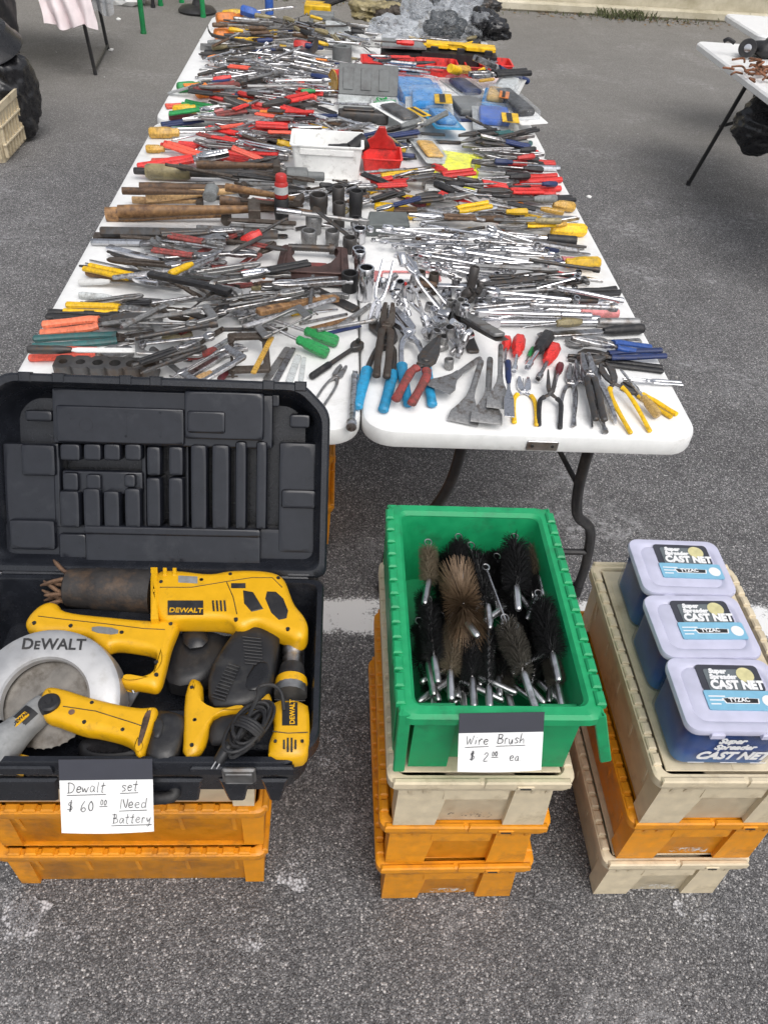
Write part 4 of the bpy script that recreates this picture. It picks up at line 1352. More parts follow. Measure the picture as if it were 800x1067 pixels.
# blister packs: printed card with a clear bubble over a bright item
def pack(short, px0, px1, py0, py1, card, item, label, rz=0.0, h=.03, stripes=None):
    a, b, t = un(px0, py1, TZ), un(px1, py1, TZ), un((px0 + px1) / 2, py0, TZ)
    w, d = (b - a).length, max(.05, t.y - a.y)
    cx, cy = (a.x + b.x) / 2, (a.y + t.y) / 2
    zb = max(0, max(hq(cx + i * w * .3, cy + j * d * .3) for i in (-1, 0, 1) for j in (-1, 0, 1)))
    zb = min(zb, .05)
    c = thing('blister_pack', label, 'package', (cx, cy, TZ + zb), 'packaged goods on the right rear table')
    T = Matrix.Translation((cx, cy, TZ + zb + .002)) @ Matrix.Rotation(rz, 4, 'Z') @ Matrix.Rotation(R.uniform(-.06, .06), 4, 'Y')
    m = MB()
    m.T = T
    m.prism(rrect(-w / 2, w / 2, -d / 2, d / 2, .008, 3), 0, .002)
    m.build('card', card, c)
    m = MB()
    m.T = T
    m.prism(chaikin(rrect(-w * .36, w * .30, -d * .32, d * .30, .01, 2), 1), .003, h, .010, 2)
    m.build('contents', item, c)
    m = MB()
    m.T = T
    m.prism(rrect(-w * .42, w * .38, -d * .40, d * .38, .012, 3), .0025, h + .008, .009, 2, False)
    m.build('bubble', 'clear', c)
    if stripes:
        m = MB()
        m.T = T
        m.box(w * .10, w * .46, -d * .48, -d * .1, h + .009, h + .011)
        m.build('label', stripes, c)
        m = MB()
        m.T = T
        m.box(w * .20, w * .32, -d * .46, -d * .12, h + .0115, h + .0125)
        m.build('stripe', 'black', c)
    raise_line(cx - w / 2, cy, cx + w / 2, cy, zb, zb, d / 2, h)
    lm(short, (px0 + px1) / 2, (py0 + py1) / 2)
pack('bright blue pack', 408, 470, 86, 118, 'bright_blue', 'bright_blue', 'bright blue blister pack beside the grey bit case', .1, .05)
pack('yellow labelled blue pack', 424, 472, 108, 132, 'pale_grey', 'bright_blue', 'blue tool pack with a yellow and black label', -.05, .035, 'yellow')
pack('dark blue pack', 470, 516, 104, 126, 'navy', 'grey', 'dark blue blister pack under clear film', .15, .035)
pack('clear pack by the table joint', 496, 542, 122, 146, 'pale_grey', 'blue', 'clear pack with yellow label nearest the table joint', -.1, .03, 'yellow')
pack('clear pack of black parts', 528, 556, 106, 142, 'white', 'black', 'clear pack of black parts by the right edge', .2, .035)
pack('white card pack', 402, 432, 120, 144, 'white', 'dark_steel', 'white card pack with a yellow stripe near the red bin', .5, .02, 'yellow')
pack('neon yellow package', 458, 504, 160, 196, 'neon', 'neon', 'crinkled neon yellow package on the right front table', -.2, .02)
pack('small navy pack', 474, 502, 84, 104, 'pale_grey', 'navy', 'small navy item sealed in clear film behind the dark blue pack', .3, .03)
pack('small clear pack', 518, 546, 94, 112, 'white', 'pale_grey', 'small white backed clear pack near the right table edge', -.3, .025)
pack('small sky blue pack', 446, 478, 130, 148, 'sky', 'bright_blue', 'small sky blue pack in front of the yellow labelled blue pack', .2, .03)
pack('orange striped pack', 506, 532, 106, 124, 'bright_blue', 'clear_amber', 'amber item on a bright blue backing card', -.2, .03, 'orange')
pack('clear and yellow package', 436, 464, 152, 176, 'pale_grey', 'amber', 'clear and yellow package behind the neon yellow one', .2, .02)

# row of white tubes
p0 = un(448, 204, TZ)
for k, lb in enumerate(('white tube at the back of the stacked row beside the yellow knives', 'second white tube from the back of the row', 'middle white tube of the row beside the yellow knives', 'second white tube from the front of the row', 'white tube at the front of the row of white tubes')):
    q0, q1 = un(436 + k * 3.2, 189 + k * 5.2, TZ), un(454 + k * 2.8, 191 + k * 5, TZ)
    m = MB()
    m.T = Matrix.Translation((q0.x, q0.y, TZ + .016)) @ Matrix.Rotation(math.atan2(q1.y - q0.y, q1.x - q0.x), 4, 'Z')
    L = (q1 - q0).length + .015
    m.lathe([(.008, L), (.013, L), (.014, L - .002), (.014, .002), (.013, 0), (.008, 0), (.008, L)], 16, 'x', None, False, False)
    tag(m.build('white_tube', 'white'), lb, 'tube', 'white tubes beside the yellow knives')
    raise_line(q0.x, q0.y, q1.x, q1.y, 0, 0, .015, .03)
m = MB()
p = un(466, 203, TZ)
m.T = Matrix.Translation((p.x, p.y, TZ + .022)) @ Matrix.Rotation(1.2, 4, 'X')
m.lathe([(.008, -.015), (.019, -.015), (.021, -.012), (.021, .012), (.019, .015), (.008, .015), (.008, -.015)], 18, 'z', None, False, False)
tag(m.build('tape_ring', 'white'), 'white plastic ring standing right of the white tubes', 'ring')
raise_line(p.x - .01, p.y, p.x + .01, p.y, 0, 0, .02, .04)
lm('white tubes', 448, 200)

# far end: yellow level on its black case, dark case, red trays, bags
a, b = un(443, 60, TZ + .05), un(515, 66, TZ + .05)
c = thing('spirit_level', 'long yellow topped black level case behind the red trays', 'level', ((a.x + b.x) / 2, (a.y + b.y) / 2 + .08, TZ))
ang = math.atan2(b.y - a.y, b.x - a.x)
L = (b - a).length
T = Matrix.Translation((a.x, a.y, TZ)) @ Matrix.Rotation(ang, 4, 'Z')
m = MB()
m.T = T
m.box(-.02, L + .01, 0, .14, .002, .085, .01, 2)
m.build('case', 'black', c)
m = MB()
m.T = T
m.prism([(0, .03), (L * .3, .03), (L * .33, .05), (L * .55, .05), (L * .58, .03), (L, .03), (L, .13), (0, .13)], .085, .112, .006, 2)
m.build('lid', 'yellow', c)
for k in (.12, .5, .9):
    m = MB()
    m.T = T
    m.box(L * k - .02, L * k + .02, .022, .034, .07, .10, .003)
    m.build('latch', 'black', c)
raise_line(a.x, a.y + .07, b.x, b.y + .07, 0, 0, .08, .12)
lm('yellow level', 478, 52)
a, b = un(396, 62, TZ + .03), un(444, 64, TZ + .03)
c = thing('drill_case', 'dark grey hard case left of the yellow topped level', 'case', ((a.x + b.x) / 2, a.y + .08, TZ))
m = MB()
m.prism([(a.x, a.y), (b.x, b.y), (b.x - .02, b.y + .20), (a.x + .01, a.y + .20)], TZ + .002, TZ + .07, .008, 2)
m.build('base', 'black', c)
m = MB()
m.prism([(a.x + .004, a.y + .004), (b.x - .004, b.y + .004), (b.x - .024, b.y + .196), (a.x + .014, a.y + .196)], TZ + .072, TZ + .10, .010, 2)
m.build('lid', 'grey', c)
raise_line(a.x, a.y + .1, b.x, b.y + .1, 0, 0, .1, .1)
for k, (px, py, w, lb) in enumerate(((396, 78, .19, 'red open tray of oddments, leftmost by the red torch'), (424, 80, .19, 'red open tray of oddments, second from the left'), (456, 81, .20, 'red open tray in front of the yellow level holding a yellow tube'), (516, 80, .17, 'red open tray at the right end beside the table edge'), (486, 82, .17, 'red open tray between the yellow tube and the end tray'))):
    p = un(px, py, TZ)
    x0, x1, y0, y1 = p.x - w / 2, p.x + w / 2, p.y, p.y + .16
    c = thing('parts_tray', lb, 'tray', (p.x, p.y + .08, TZ), 'red trays at the far end of the tables')
    m = MB()
    m.loft([[(x, y, z) for x, y in rrect(x0 + i, x1 - i, y0 + i, y1 - i, .012, 3)] for i, z in ((.01, TZ + .001), (.0, TZ + .05), (-.006, TZ + .052), (.004, TZ + .055), (.014, TZ + .008))])
    m.build('tub', 'red', c)
    m = MB()
    m.box(p.x - .004, p.x + .004, y0 + .012, y1 - .012, TZ + .008, TZ + .045)
    m.build('divider', 'red', c)
    for q in range(7):
        o = bpy.data.objects.new('steel_rod', None)
        bpy.data.objects.remove(o)
    raise_line(x0, p.y + .08, x1, p.y + .08, 0, 0, .08, .05)
lm('red trays', 450, 72)
p = un(474, 78, TZ + .06)
m = MB()
m.T = TR((p.x, p.y + .03, TZ + .075), .9, 0, .3)
m.lathe([(.001, -.05), (.018, -.05), (.020, -.045), (.020, .035), (.012, .045), (.012, .055), (.001, .055)], 16, 'x')
tag(m.build('glue_tube', 'yellow'), 'short yellow tube propped on the red trays', 'tube')

for k, (px, py, sx, sy_, sz, mt, lb) in enumerate((
    (410, 42, .13, .12, .09, 'bag_clear', 'crumpled clear plastic bag behind the dark hard case'),
    (440, 34, .12, .13, .12, 'bag_clear', 'clear bag directly behind the yellow level lid'),
    (462, 40, .10, .10, .09, 'bag_dark', 'small smoky bag tucked behind the yellow level'),
    (474, 24, .14, .13, .13, 'bag_clear', 'tallest clear plastic bag near the far right end'),
    (492, 38, .10, .11, .10, 'bag_clear', 'small clear bag left of the crumpled black bag'),
    (427, 17, .15, .12, .11, 'bag_dark', 'smoky plastic bag at the far edge of the table'),
    (453, 12, .13, .11, .10, 'bag_clear', 'clear bag on the far edge behind the tallest bag'),
    (506, 40, .11, .12, .10, 'black_gloss', 'crumpled black bag at the far right corner'),
    (494, 16, .13, .11, .10, 'dark_steel', 'dark grey bag on the far edge behind the black one'),
    (392, 22, .13, .10, .08, 'olive', 'dull yellowish cloth bundle at the far end'),
    (408, 26, .09, .09, .07, 'iron', 'brown cloth bundle among the clear bags'),
)):
    p = un(px, py, TZ)
    m = MB()
    crumple(m, (p.x, p.y, TZ + sz * .6), (sx * .88, sy_ * .88, sz * .66), k + 3, .42, 5, 2.3, -sz * .55)
    tag(m.build('plastic_bag' if 'bag' in lb else 'cloth_bundle', mt, None, 70), lb, 'bag' if 'bag' in lb else 'cloth', 'bags at the far end of the tables')
    raise_line(p.x - sx * .7, p.y, p.x + sx * .7, p.y, 0, 0, sy_ * .7, .2)
# yellow flat box, blue can and grey boxes at the far left
for nm, px0, px1, py, dep, h, mt, lb, cat in (('yellow_box', 286, 314, 15, .14, .06, 'yellow', 'flat bright yellow box at the far end of the left table', 'box'), ('tin_can', 276, 285, 16, .06, .11, 'blue', 'small blue tin left of the flat yellow box', 'tin'),
                                              ('grey_box', 304, 330, 23, .10, .05, 'grey', 'dark grey box in front of the flat yellow box', 'box'), ('white_box', 336, 362, 46, .12, .05, 'white', 'white cardboard box among the far oddments', 'box'),
                                              ('tape_roll', 346, 366, 66, .10, .07, 'grey', 'grey roll left of the red trays', 'roll'), ('white_carton', 360, 384, 40, .12, .06, 'pale_grey', 'pale carton behind the red torch', 'carton')):
    a, b = un(px0, py, TZ), un(px1, py, TZ)
    m = MB()
    if nm in ('tin_can', 'tape_roll'):
        m.T = Matrix.Translation(((a.x + b.x) / 2, a.y + dep / 2, TZ + .002))
        r = (b.x - a.x) / 2
        if nm == 'tape_roll':
            m.lathe([(r * .5, 0), (r, 0), (r, h), (r * .5, h), (r * .5, 0)], 24, 'z', None, False, False)
        else:
            m.lathe([(.001, 0), (r, 0), (r * 1.03, .003), (r, .006), (r, h - .006), (r * 1.03, h - .003), (r * .95, h), (r * .9, h - .004), (.001, h - .004)], 20)
    else:
        m.T = Matrix.Rotation(R.uniform(-.04, .04), 4, 'Z')
        m.prism(rrect(a.x, b.x, a.y, a.y + dep, .006, 2), TZ + .002, TZ + h, .005)
        m.box(a.x + .012, b.x - .012, a.y + dep * .44, a.y + dep * .56, TZ + h, TZ + h + .0015)
    tag(m.build(nm, mt), lb, cat)
    raise_line(a.x, a.y + dep / 2, b.x, a.y + dep / 2, 0, 0, dep / 2, h)
lm('flat yellow box', 300, 11)

# ------------------------------------------------------------------ now lay out the listed tools
for kind, g, s, a, b, label, sy in DEFER:
    place_tool(kind, g, s, a, b, label, sy=sy)
for ph, px, py in (('bright blue pliers grip', 440, 405), ('fan of wide chisels', 490, 415), ('yellow gripped front pliers', 690, 425), ('green screwdriver pair', 332, 355), ('slanted yellow pliers', 120, 295), ('pale orange snips', 80, 340),
                   ('red cluster of pliers', 190, 160), ('red trio of pliers', 560, 194), ('hammer row', 170, 220), ('amber handled chrome screwdriver', 200, 140), ('long chrome bars', 570, 325), ('orange spring clamp', 540, 230), ('broad red snips', 270, 119),
                   ('blue grey bar', 255, 51), ('black torque grip', 575, 252), ('bright blue snips', 650, 365), ('thick red cutting pliers', 75, 366), ('large adjustable wrench', 238, 325), ('yellow smooth screwdriver', 610, 279), ('fat orange screwdriver', 218, 97)):
    lm(ph, px, py)

# ------------------------------------------------------------------ the loose rest of the heaps: more single tools, settling between the listed ones
FIN = {'steel': 'plain steel', 'chrome': 'bright chrome', 'dull_steel': 'dull grey', 'dark_steel': 'blackened', 'iron': 'dark iron', 'rust': 'rusty'}
GRN = {'red': 'red', 'yellow': 'yellow', 'black': 'black', 'wood': 'brown wooden', 'blue': 'blue', 'green': 'green', 'orange': 'orange', 'dull_red': 'faded red', 'olive': 'clear tan', 'amber': 'amber', 'pale_wood': 'pale wooden', 'dark_steel': 'dark', 'grey': 'grey', 'dark_wood': 'dark wooden', 'pale_grey': 'pale', 'navy': 'navy', 'sky': 'sky blue', 'teal': 'teal', 'coral': 'bright red'}
PROTECT[0] = False
# zone: polygon px corners, tries, kinds, metals, grips, direction in degrees (handle to tip in table plane), spread, height limit
ZONES = [
    ([(330, 62), (215, 66), (205, 86), (345, 108)], 95, 'cw cw cwl bw cw xb fl rt', 'chrome chrome steel', 'dark_steel', 0, 40, .075),
    ([(425, 252), (545, 250), (560, 292), (470, 292)], 46, 'cw cwl cw bw cwl', 'chrome chrome steel', 'black', 178, 16, .055),
    ([(400, 246), (520, 246), (520, 268), (420, 270)], 24, 'cw cw bw', 'chrome steel', 'black', 15, 40, .05),
    ([(100, 264), (280, 256), (270, 300), (90, 300)], 40, 'pl bc fl pr lp aw ps bp pw pl', 'dull_steel steel iron steel dark_steel rust', 'dull_red dull_red black dark_steel grey', 8, 35, .06),
    ([(140, 300), (330, 300), (318, 398), (170, 392)], 150, 'br bc bp fl bd aw cw ps lp xb pl hw lp aw cl pw sd', 'dull_steel steel steel dull_steel dark_steel steel chrome', 'black wood olive dull_red yellow', 24, 45, .085),
    ([(90, 240), (300, 240), (290, 262), (110, 262)], 18, 'pr br fl bc', 'dark_steel dull_steel iron', 'black', 0, 7, .05),
    ([(140, 186), (290, 186), (282, 240), (130, 236)], 26, 'hx hb pl bc lp aw br', 'iron dark_steel dull_steel steel', 'dark_wood wood pale_wood', 5, 25, .075),
    ([(195, 128), (310, 130), (300, 176), (240, 176)], 36, 'pl lp aw ps bd pl pn sn', 'dull_steel steel chrome', 'red red coral dull_red black', 0, 30, .06),
    ([(185, 82), (345, 92), (335, 134), (180, 126)], 60, 'pl sd pn sn aw lp sd br', 'dull_steel dark_steel steel chrome', 'red green red coral orange black navy', 5, 40, .07),
    ([(225, 22), (350, 22), (345, 58), (215, 58)], 62, 'sd pl br fl sd pn hf pr', 'dark_steel steel dull_steel', 'black olive dark_wood grey yellow navy', 0, 25, .07),
    ([(235, 8), (360, 6), (390, 30), (240, 20)], 22, 'br sd pl hf', 'dark_steel steel', 'black wood olive', 0, 25, .06),
    ([(300, 30), (390, 30), (385, 66), (300, 60)], 28, 'cw sd pl xb', 'steel chrome dull_steel', 'pale_grey black olive', -30, 60, .07),
    ([(395, 140), (556, 140), (560, 162), (410, 166)], 50, 'pl sd pn sn br fl', 'dark_steel dull_steel steel', 'black navy teal black grey', 186, 25, .065),
    ([(425, 165), (545, 165), (530, 226), (455, 226)], 52, 'pl pn sd sn cw lp', 'dark_steel dull_steel steel', 'black dark_steel red navy', 185, 35, .06),
    ([(440, 205), (590, 205), (596, 248), (455, 244)], 58, 'pl sd hk hf br pk sn', 'steel dull_steel chrome dark_steel', 'black olive amber yellow grey dark_wood', 182, 25, .06),
    ([(500, 290), (620, 288), (630, 316), (520, 318)], 26, 'cw pl br ps xb', 'steel chrome dull_steel dark_steel', 'black grey', 182, 15, .055),
    ([(510, 318), (640, 318), (645, 352), (520, 356)], 22, 'xb tb cwl br', 'chrome steel', 'steel dark_steel', 180, 6, .055),
    ([(575, 355), (670, 360), (650, 392), (590, 392)], 20, 'pl pn lp ps sd', 'dark_steel steel dull_steel', 'black dark_steel navy', 190, 35, .055),
    ([(380, 318), (470, 316), (465, 350), (390, 350)], 10, 'xb cw ps', 'steel chrome', 'black', 120, 40, .05),
    ([(405, 84), (548, 84), (552, 146), (398, 146)], 46, 'pl sd pn', 'dark_steel steel', 'black navy grey', 185, 30, .075),
    ([(388, 64), (525, 64), (520, 82), (388, 82)], 40, 'br sd fl pn bd bc', 'steel dark_steel chrome', 'red yellow black dull_red', 40, 80, .13),
    ([(395, 8), (500, 10), (520, 50), (395, 46)], 26, 'pl br sd fl cl bd', 'dark_steel steel dull_steel', 'black yellow olive', 20, 90, .30),
    ([(230, 176), (330, 178), (320, 200), (240, 200)], 8, 'br pl ps', 'dark_steel iron', 'black', 0, 20, .06),
    ([(570, 395), (660, 395), (665, 428), (580, 432)], 8, 'pl ps pn', 'steel dull_steel dark_steel', 'black grey', 290, 20, .045),
]
ZONES += [
    ([(300, 296), (374, 300), (374, 352), (306, 352)], 18, 'br bc bd fl xb', 'steel dull_steel chrome', 'black', 15, 40, .06),
    ([(384, 182), (470, 186), (470, 218), (384, 216)], 12, 'pl sd kn br pn', 'steel dark_steel dull_steel', 'black red yellow navy', 0, 60, .05),
    ([(195, 128), (378, 128), (350, 385), (80, 385)], 110, 'pl sd br fl cw lp pn bc aw xb', 'steel dull_steel chrome dark_steel iron', 'black dull_red red olive yellow dark_wood', 8, 40, .045),
    ([(392, 128), (552, 140), (655, 372), (420, 300)], 90, 'pl sd br fl cw pn xb hf sn', 'steel dull_steel chrome dark_steel', 'black red olive yellow navy dark_wood', 184, 30, .045),
    ([(236, 14), (378, 14), (366, 128), (200, 128)], 50, 'pl sd br cw pn fl', 'steel dull_steel chrome dark_steel', 'black red olive orange navy', 6, 35, .06),
    ([(386, 60), (522, 60), (550, 148), (392, 140)], 40, 'pl sd br pn kn', 'steel dark_steel', 'black navy sky grey red', 185, 50, .07),
]
GAPS = len(ZONES) - 4
FILL = []
def inq(P, u, v):
    a = Vector(P[0]).lerp(Vector(P[1]), u)
    b = Vector(P[3]).lerp(Vector(P[2]), u)
    return a.lerp(b, v)
SMALLZ = []
for zi, (P, n, kinds, mets, grips, dirn, spread, lim) in enumerate(ZONES):
    ks, ms, gs = kinds.split(), mets.split(), grips.split()
    W = [un(x, y, TZ + .01) for x, y in P]
    W = [(p.x, p.y) for p in W]
    done = 0
    for t in range(n * (14 if zi < GAPS else 40)):
        if done >= n:
            break
        c = inq(W, R.random(), R.random())
        kd, mt, gp = R.choice(ks), R.choice(ms), R.choice(gs)
        L = K[kd][5] * R.uniform(.75, 1.1) * (1 if zi < GAPS else .8)
        a = rad(dirn + R.gauss(0, spread * .6)) + (math.pi if R.random() < (.18 if spread < 30 else .35) else 0)
        dx, dy = math.cos(a) * L / 2, math.sin(a) * L / 2
        x0, y0, x1, y1 = c.x - dx, c.y - dy, c.x + dx, c.y + dy
        if min(x0, x1) < -.70 or max(x0, x1) > .83 or min(y0, y1) < 1.56 or max(y0, y1) > 5.42:
            continue
        z0, z1, mean = rest(x0, y0, x1, y1, K[kd][2] * L)
        if max(z0, z1) > lim or abs(z1 - z0) > .16 * L or min(z0, z1) < -.01:
            continue
        if zi >= GAPS and mean > .014:
            continue
        q = 24
        if sum((int((x0 + (x1 - x0) * i / q) // HG), int((y0 + (y1 - y0) * i / q) // HG)) in PROT for i in range(q + 1)) > (.05 if zi >= GAPS else (.30 if zi == 4 else .20)) * q:
            continue
        place_tool(kd, gp, mt, (x0, y0), (x1, y1), None, sy=R.uniform(1.05, 1.55) if kd in ('br', 'bc', 'bp', 'fl', 'pl', 'pn', 'sn', 'pk', 'xb', 'cw', 'cwl', 'bw', 'ps', 'fb', 'pr', 'hf') else (.55 if kd == 'cl' else 1))
        done += 1
# chrome sockets and joints heaped right of the seam
for P, n, mets in (([(392, 300), (432, 298), (430, 328), (398, 330)], 34, 'chrome chrome steel'), ([(425, 322), (478, 320), (486, 372), (440, 362)], 60, 'chrome chrome steel dull_steel'), ([(462, 300), (500, 304), (512, 330), (480, 330)], 16, 'steel chrome dark_steel'),
                   ([(440, 372), (468, 366), (474, 392), (452, 392)], 9, 'dull_steel dark_steel'), ([(168, 372), (200, 366), (204, 392), (176, 392)], 16, 'dark_steel iron steel'), ([(430, 195), (470, 214), (500, 226), (440, 226)], 12, 'dark_steel steel')):
    W = [un(x, y, TZ + .01) for x, y in P]
    W = [(p.x, p.y) for p in W]
    for t in range(n):
        c = inq(W, R.random(), R.random())
        kd, mt = R.choice(['so', 'so', 'sl', 'sl', 'uj', 'sod']), R.choice(mets.split())
        d = R.uniform(.020, .030)
        h = max(hq(c.x + i * d * .3, c.y + j * d * .3) for i in (-1, 0, 1) for j in (-1, 0, 1))
        if h > .05:
            continue
        a = R.uniform(0, 6.28)
        ln = d if kd != 'uj' else R.uniform(.05, .065)
        if kd == 'sl':
            place_tool('sl', 'x', mt, (c.x, c.y), (c.x + d * math.cos(a), c.y + d * math.sin(a)), None)
        elif kd == 'uj':
            place_tool('uj', 'x', mt, (c.x - ln / 2 * math.cos(a), c.y - ln / 2 * math.sin(a)), (c.x + ln / 2 * math.cos(a), c.y + ln / 2 * math.sin(a)), None)
        else:
            key = (kd, mt)
            if key not in _cache:
                _cache[key] = [(nm, mb.mesh(nm, mt)) for nm, mb, s in K[kd][0]()]
            o = bpy.data.objects.new(KNAME[kd], _cache[key][0][1])
            COL.objects.link(o)
            o.matrix_world = TR((c.x, c.y, TZ + .001 + h), R.uniform(0, 6), R.uniform(-.25, .25), R.uniform(-.25, .25), d)
            raise_line(c.x - d * .3, c.y, c.x + d * .3, c.y, h, h, d * .4, d * (1.1 if kd == 'so' else 2.1))
            tag(o, None, 'socket', GRP['socket'])
            TOOLS.append((o, kd, None, mt, (c.x, c.y), d, None))

# labels of the rest: look first, then the nearest landmark and the side it lies on; ties are told apart by their order from the front
def side(p, q):
    dx, dy = p[0] - q[0], p[1] - q[1]
    if abs(dx) > abs(dy) * 1.1:
        return 'right of' if dx > 0 else 'left of'
    return 'behind' if dy > 0 else 'in front of'
ORD = ['frontmost', 'second', 'third', 'fourth', 'fifth', 'sixth', 'seventh', 'eighth', 'ninth', 'tenth', 'eleventh', 'twelfth', 'thirteenth', 'fourteenth', 'fifteenth', 'sixteenth', 'seventeenth', 'eighteenth', 'nineteenth', 'twentieth']
pend = {}
for o, kd, gp, mt, p, L, lab in TOOLS:
    if lab:
        continue
    near = sorted(LM, key=lambda e: (e[1][0] - p[0]) ** 2 + (e[1][1] - p[1]) ** 2)[0]
    noun = K[kd][4]
    look = []
    if kd not in SINGLE and gp in GRN and kd not in ('ps', 'pso', 'lp', 'aw', 'cl'):
        look = [GRN[gp], ('gripped' if 'pliers' in noun or 'snips' in noun else 'handled'), noun]
    else:
        look = [FIN.get(mt, 'plain'), noun]
    if L > K[kd][5] * .98 and kd not in ('so', 'sod', 'sl', 'uj') and 'long' not in noun:
        look.insert(0, 'long')
    elif L < K[kd][5] * .82 and kd not in ('so', 'sod', 'sl', 'uj'):
        look.insert(0, 'short')
    elif kd == 'sl':
        look.insert(0, 'toppled')
    elif kd in ('so', 'sod'):
        look.insert(0, 'upright')
    base = ' '.join(look)
    pend.setdefault((base, side(p, near[1]), near[0]), []).append((p[1], o, gp, mt, kd))
for (base, sd_, ph), lst in pend.items():
    lst.sort(key=lambda e: e[0])
    for i, (y, o, gp, mt, kd) in enumerate(lst):
        pre = ''
        if len(lst) == 2:
            pre = ('nearer ', 'farther ')[i]
        elif len(lst) > 2:
            pre = ORD[i] + ' ' if i == 0 else (ORD[i] + ' nearest ' if i < len(lst) - 1 else 'rearmost ')
        lb = pre + base + ' ' + sd_ + ' the ' + ph
        o['label'] = lb
        USED.setdefault(lb, []).append(o.name)
print('TOOLS', len(TOOLS), 'dup labels', [k for k, v in USED.items() if len(v) > 1][:10])
# ------------------------------------------------------------------ ground, wall, sky
def asphalt():
    m, nt, b, N, L = new_mat('asphalt')
    tc = N.new('ShaderNodeTexCoord')
    P = tc.outputs['Object']
    def vor(scale, feat='F1', wob=0.0):
        v = N.new('ShaderNodeTexVoronoi')
        v.inputs['Scale'].default_value = scale
        v.feature = feat
        L.new(P, v.inputs['Vector'])
        return v
    def noi(scale, det=6, rough=.6):
        n = N.new('ShaderNodeTexNoise')
        n.inputs['Scale'].default_value = scale
        n.inputs['Detail'].default_value = det
        n.inputs['Roughness'].default_value = rough
        L.new(P, n.inputs['Vector'])
        return n
    def rng(sock, a, b2, c, d):
        r = N.new('ShaderNodeMapRange')
        for k, v in (('From Min', a), ('From Max', b2), ('To Min', c), ('To Max', d)):
            r.inputs[k].default_value = v
        L.new(sock, r.inputs['Value'])
        return r.outputs[0]
    def mul(a, b2):
        x = N.new('ShaderNodeMath')
        x.operation = 'MULTIPLY'
        L.new(a, x.inputs[0])
        L.new(b2, x.inputs[1])
        return x.outputs[0]
    def mix(f, c1, c2):
        x = N.new('ShaderNodeMix')
        x.data_type = 'RGBA'
        if isinstance(f, float):
            x.inputs[0].default_value = f
        else:
            L.new(f, x.inputs[0])
        for i, c in ((6, c1), (7, c2)):
            if isinstance(c, tuple):
                x.inputs[i].default_value = c
            else:
                L.new(c, x.inputs[i])
        return x.outputs[2]
    def ramp(sock, stops):
        r = N.new('ShaderNodeValToRGB')
        e = r.color_ramp.elements
        e[0].position, e[0].color = stops[0][0], (*stops[0][1], 1)
        e[1].position, e[1].color = stops[-1][0], (*stops[-1][1], 1)
        for p, c in stops[1:-1]:
            q = e.new(p)
            q.color = (*c, 1)
        L.new(sock, r.inputs[0])
        return r.outputs[0]
    v1, v2 = vor(225), vor(360)
    sep = N.new('ShaderNodeSeparateColor')
    L.new(v1.outputs['Color'], sep.inputs[0])
    sep2 = N.new('ShaderNodeSeparateColor')
    L.new(v2.outputs['Color'], sep2.inputs[0])
    g1 = ramp(sep.outputs[0], [(0, (.085, .084, .087)), (.45, (.14, .138, .142)), (.78, (.235, .23, .233)), (.93, (.32, .312, .312)), (1, (.50, .485, .475))])
    g2 = ramp(sep2.outputs[1], [(0, (.055, .055, .058)), (.6, (.12, .119, .122)), (.9, (.23, .225, .224)), (1, (.42, .41, .40))])
    pick = rng(sep.outputs[1], .40, .46, 0, 1)
    g = mix(pick, g2, g1)
    # grain edges sink into the binder
    edge = rng(v1.outputs['Distance'], .22, .58, 1.04, .52)
    vm = N.new('ShaderNodeVectorMath')
    vm.operation = 'SCALE'
    L.new(g, vm.inputs[0])
    big, mid = noi(.7, 7), noi(4.5, 8, .7)
    L.new(mul(mul(edge, rng(big.outputs['Fac'], .3, .7, 1.22, 1.56)), rng(mid.outputs['Fac'], .3, .72, .84, 1.24)), vm.inputs['Scale'])
    col = vm.outputs[0]
    # chalky dust: ragged pale patches of their own shape
    d1, d2 = noi(1.6, 5), noi(26, 10, .75)
    dust = mul(rng(d1.outputs['Fac'], .54, .66, 0, 1), rng(d2.outputs['Fac'], .47, .66, 0, .75))
    col = mix(dust, col, (.50, .50, .51, 1))
    # older, paler and browner pavement further off
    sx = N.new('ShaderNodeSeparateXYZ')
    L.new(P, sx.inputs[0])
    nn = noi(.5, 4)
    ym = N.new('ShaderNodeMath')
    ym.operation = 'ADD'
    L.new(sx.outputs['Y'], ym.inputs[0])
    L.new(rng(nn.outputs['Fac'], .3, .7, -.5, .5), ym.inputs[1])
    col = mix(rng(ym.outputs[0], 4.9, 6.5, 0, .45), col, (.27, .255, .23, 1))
    L.new(col, b.inputs['Base Color'])
    b.inputs['Roughness'].default_value = .85
    b.inputs['Specular IOR Level'].default_value = .35
    bp = N.new('ShaderNodeBump')
    bp.inputs['Strength'].default_value = .9
    bp.inputs['Distance'].default_value = .003
    L.new(mul(rng(v1.outputs['Distance'], .1, .7, 1, 0), rng(sep.outputs[2], 0, 1, .4, 1)), bp.inputs['Height'])
    L.new(bp.outputs[0], b.inputs['Normal'])
    return m

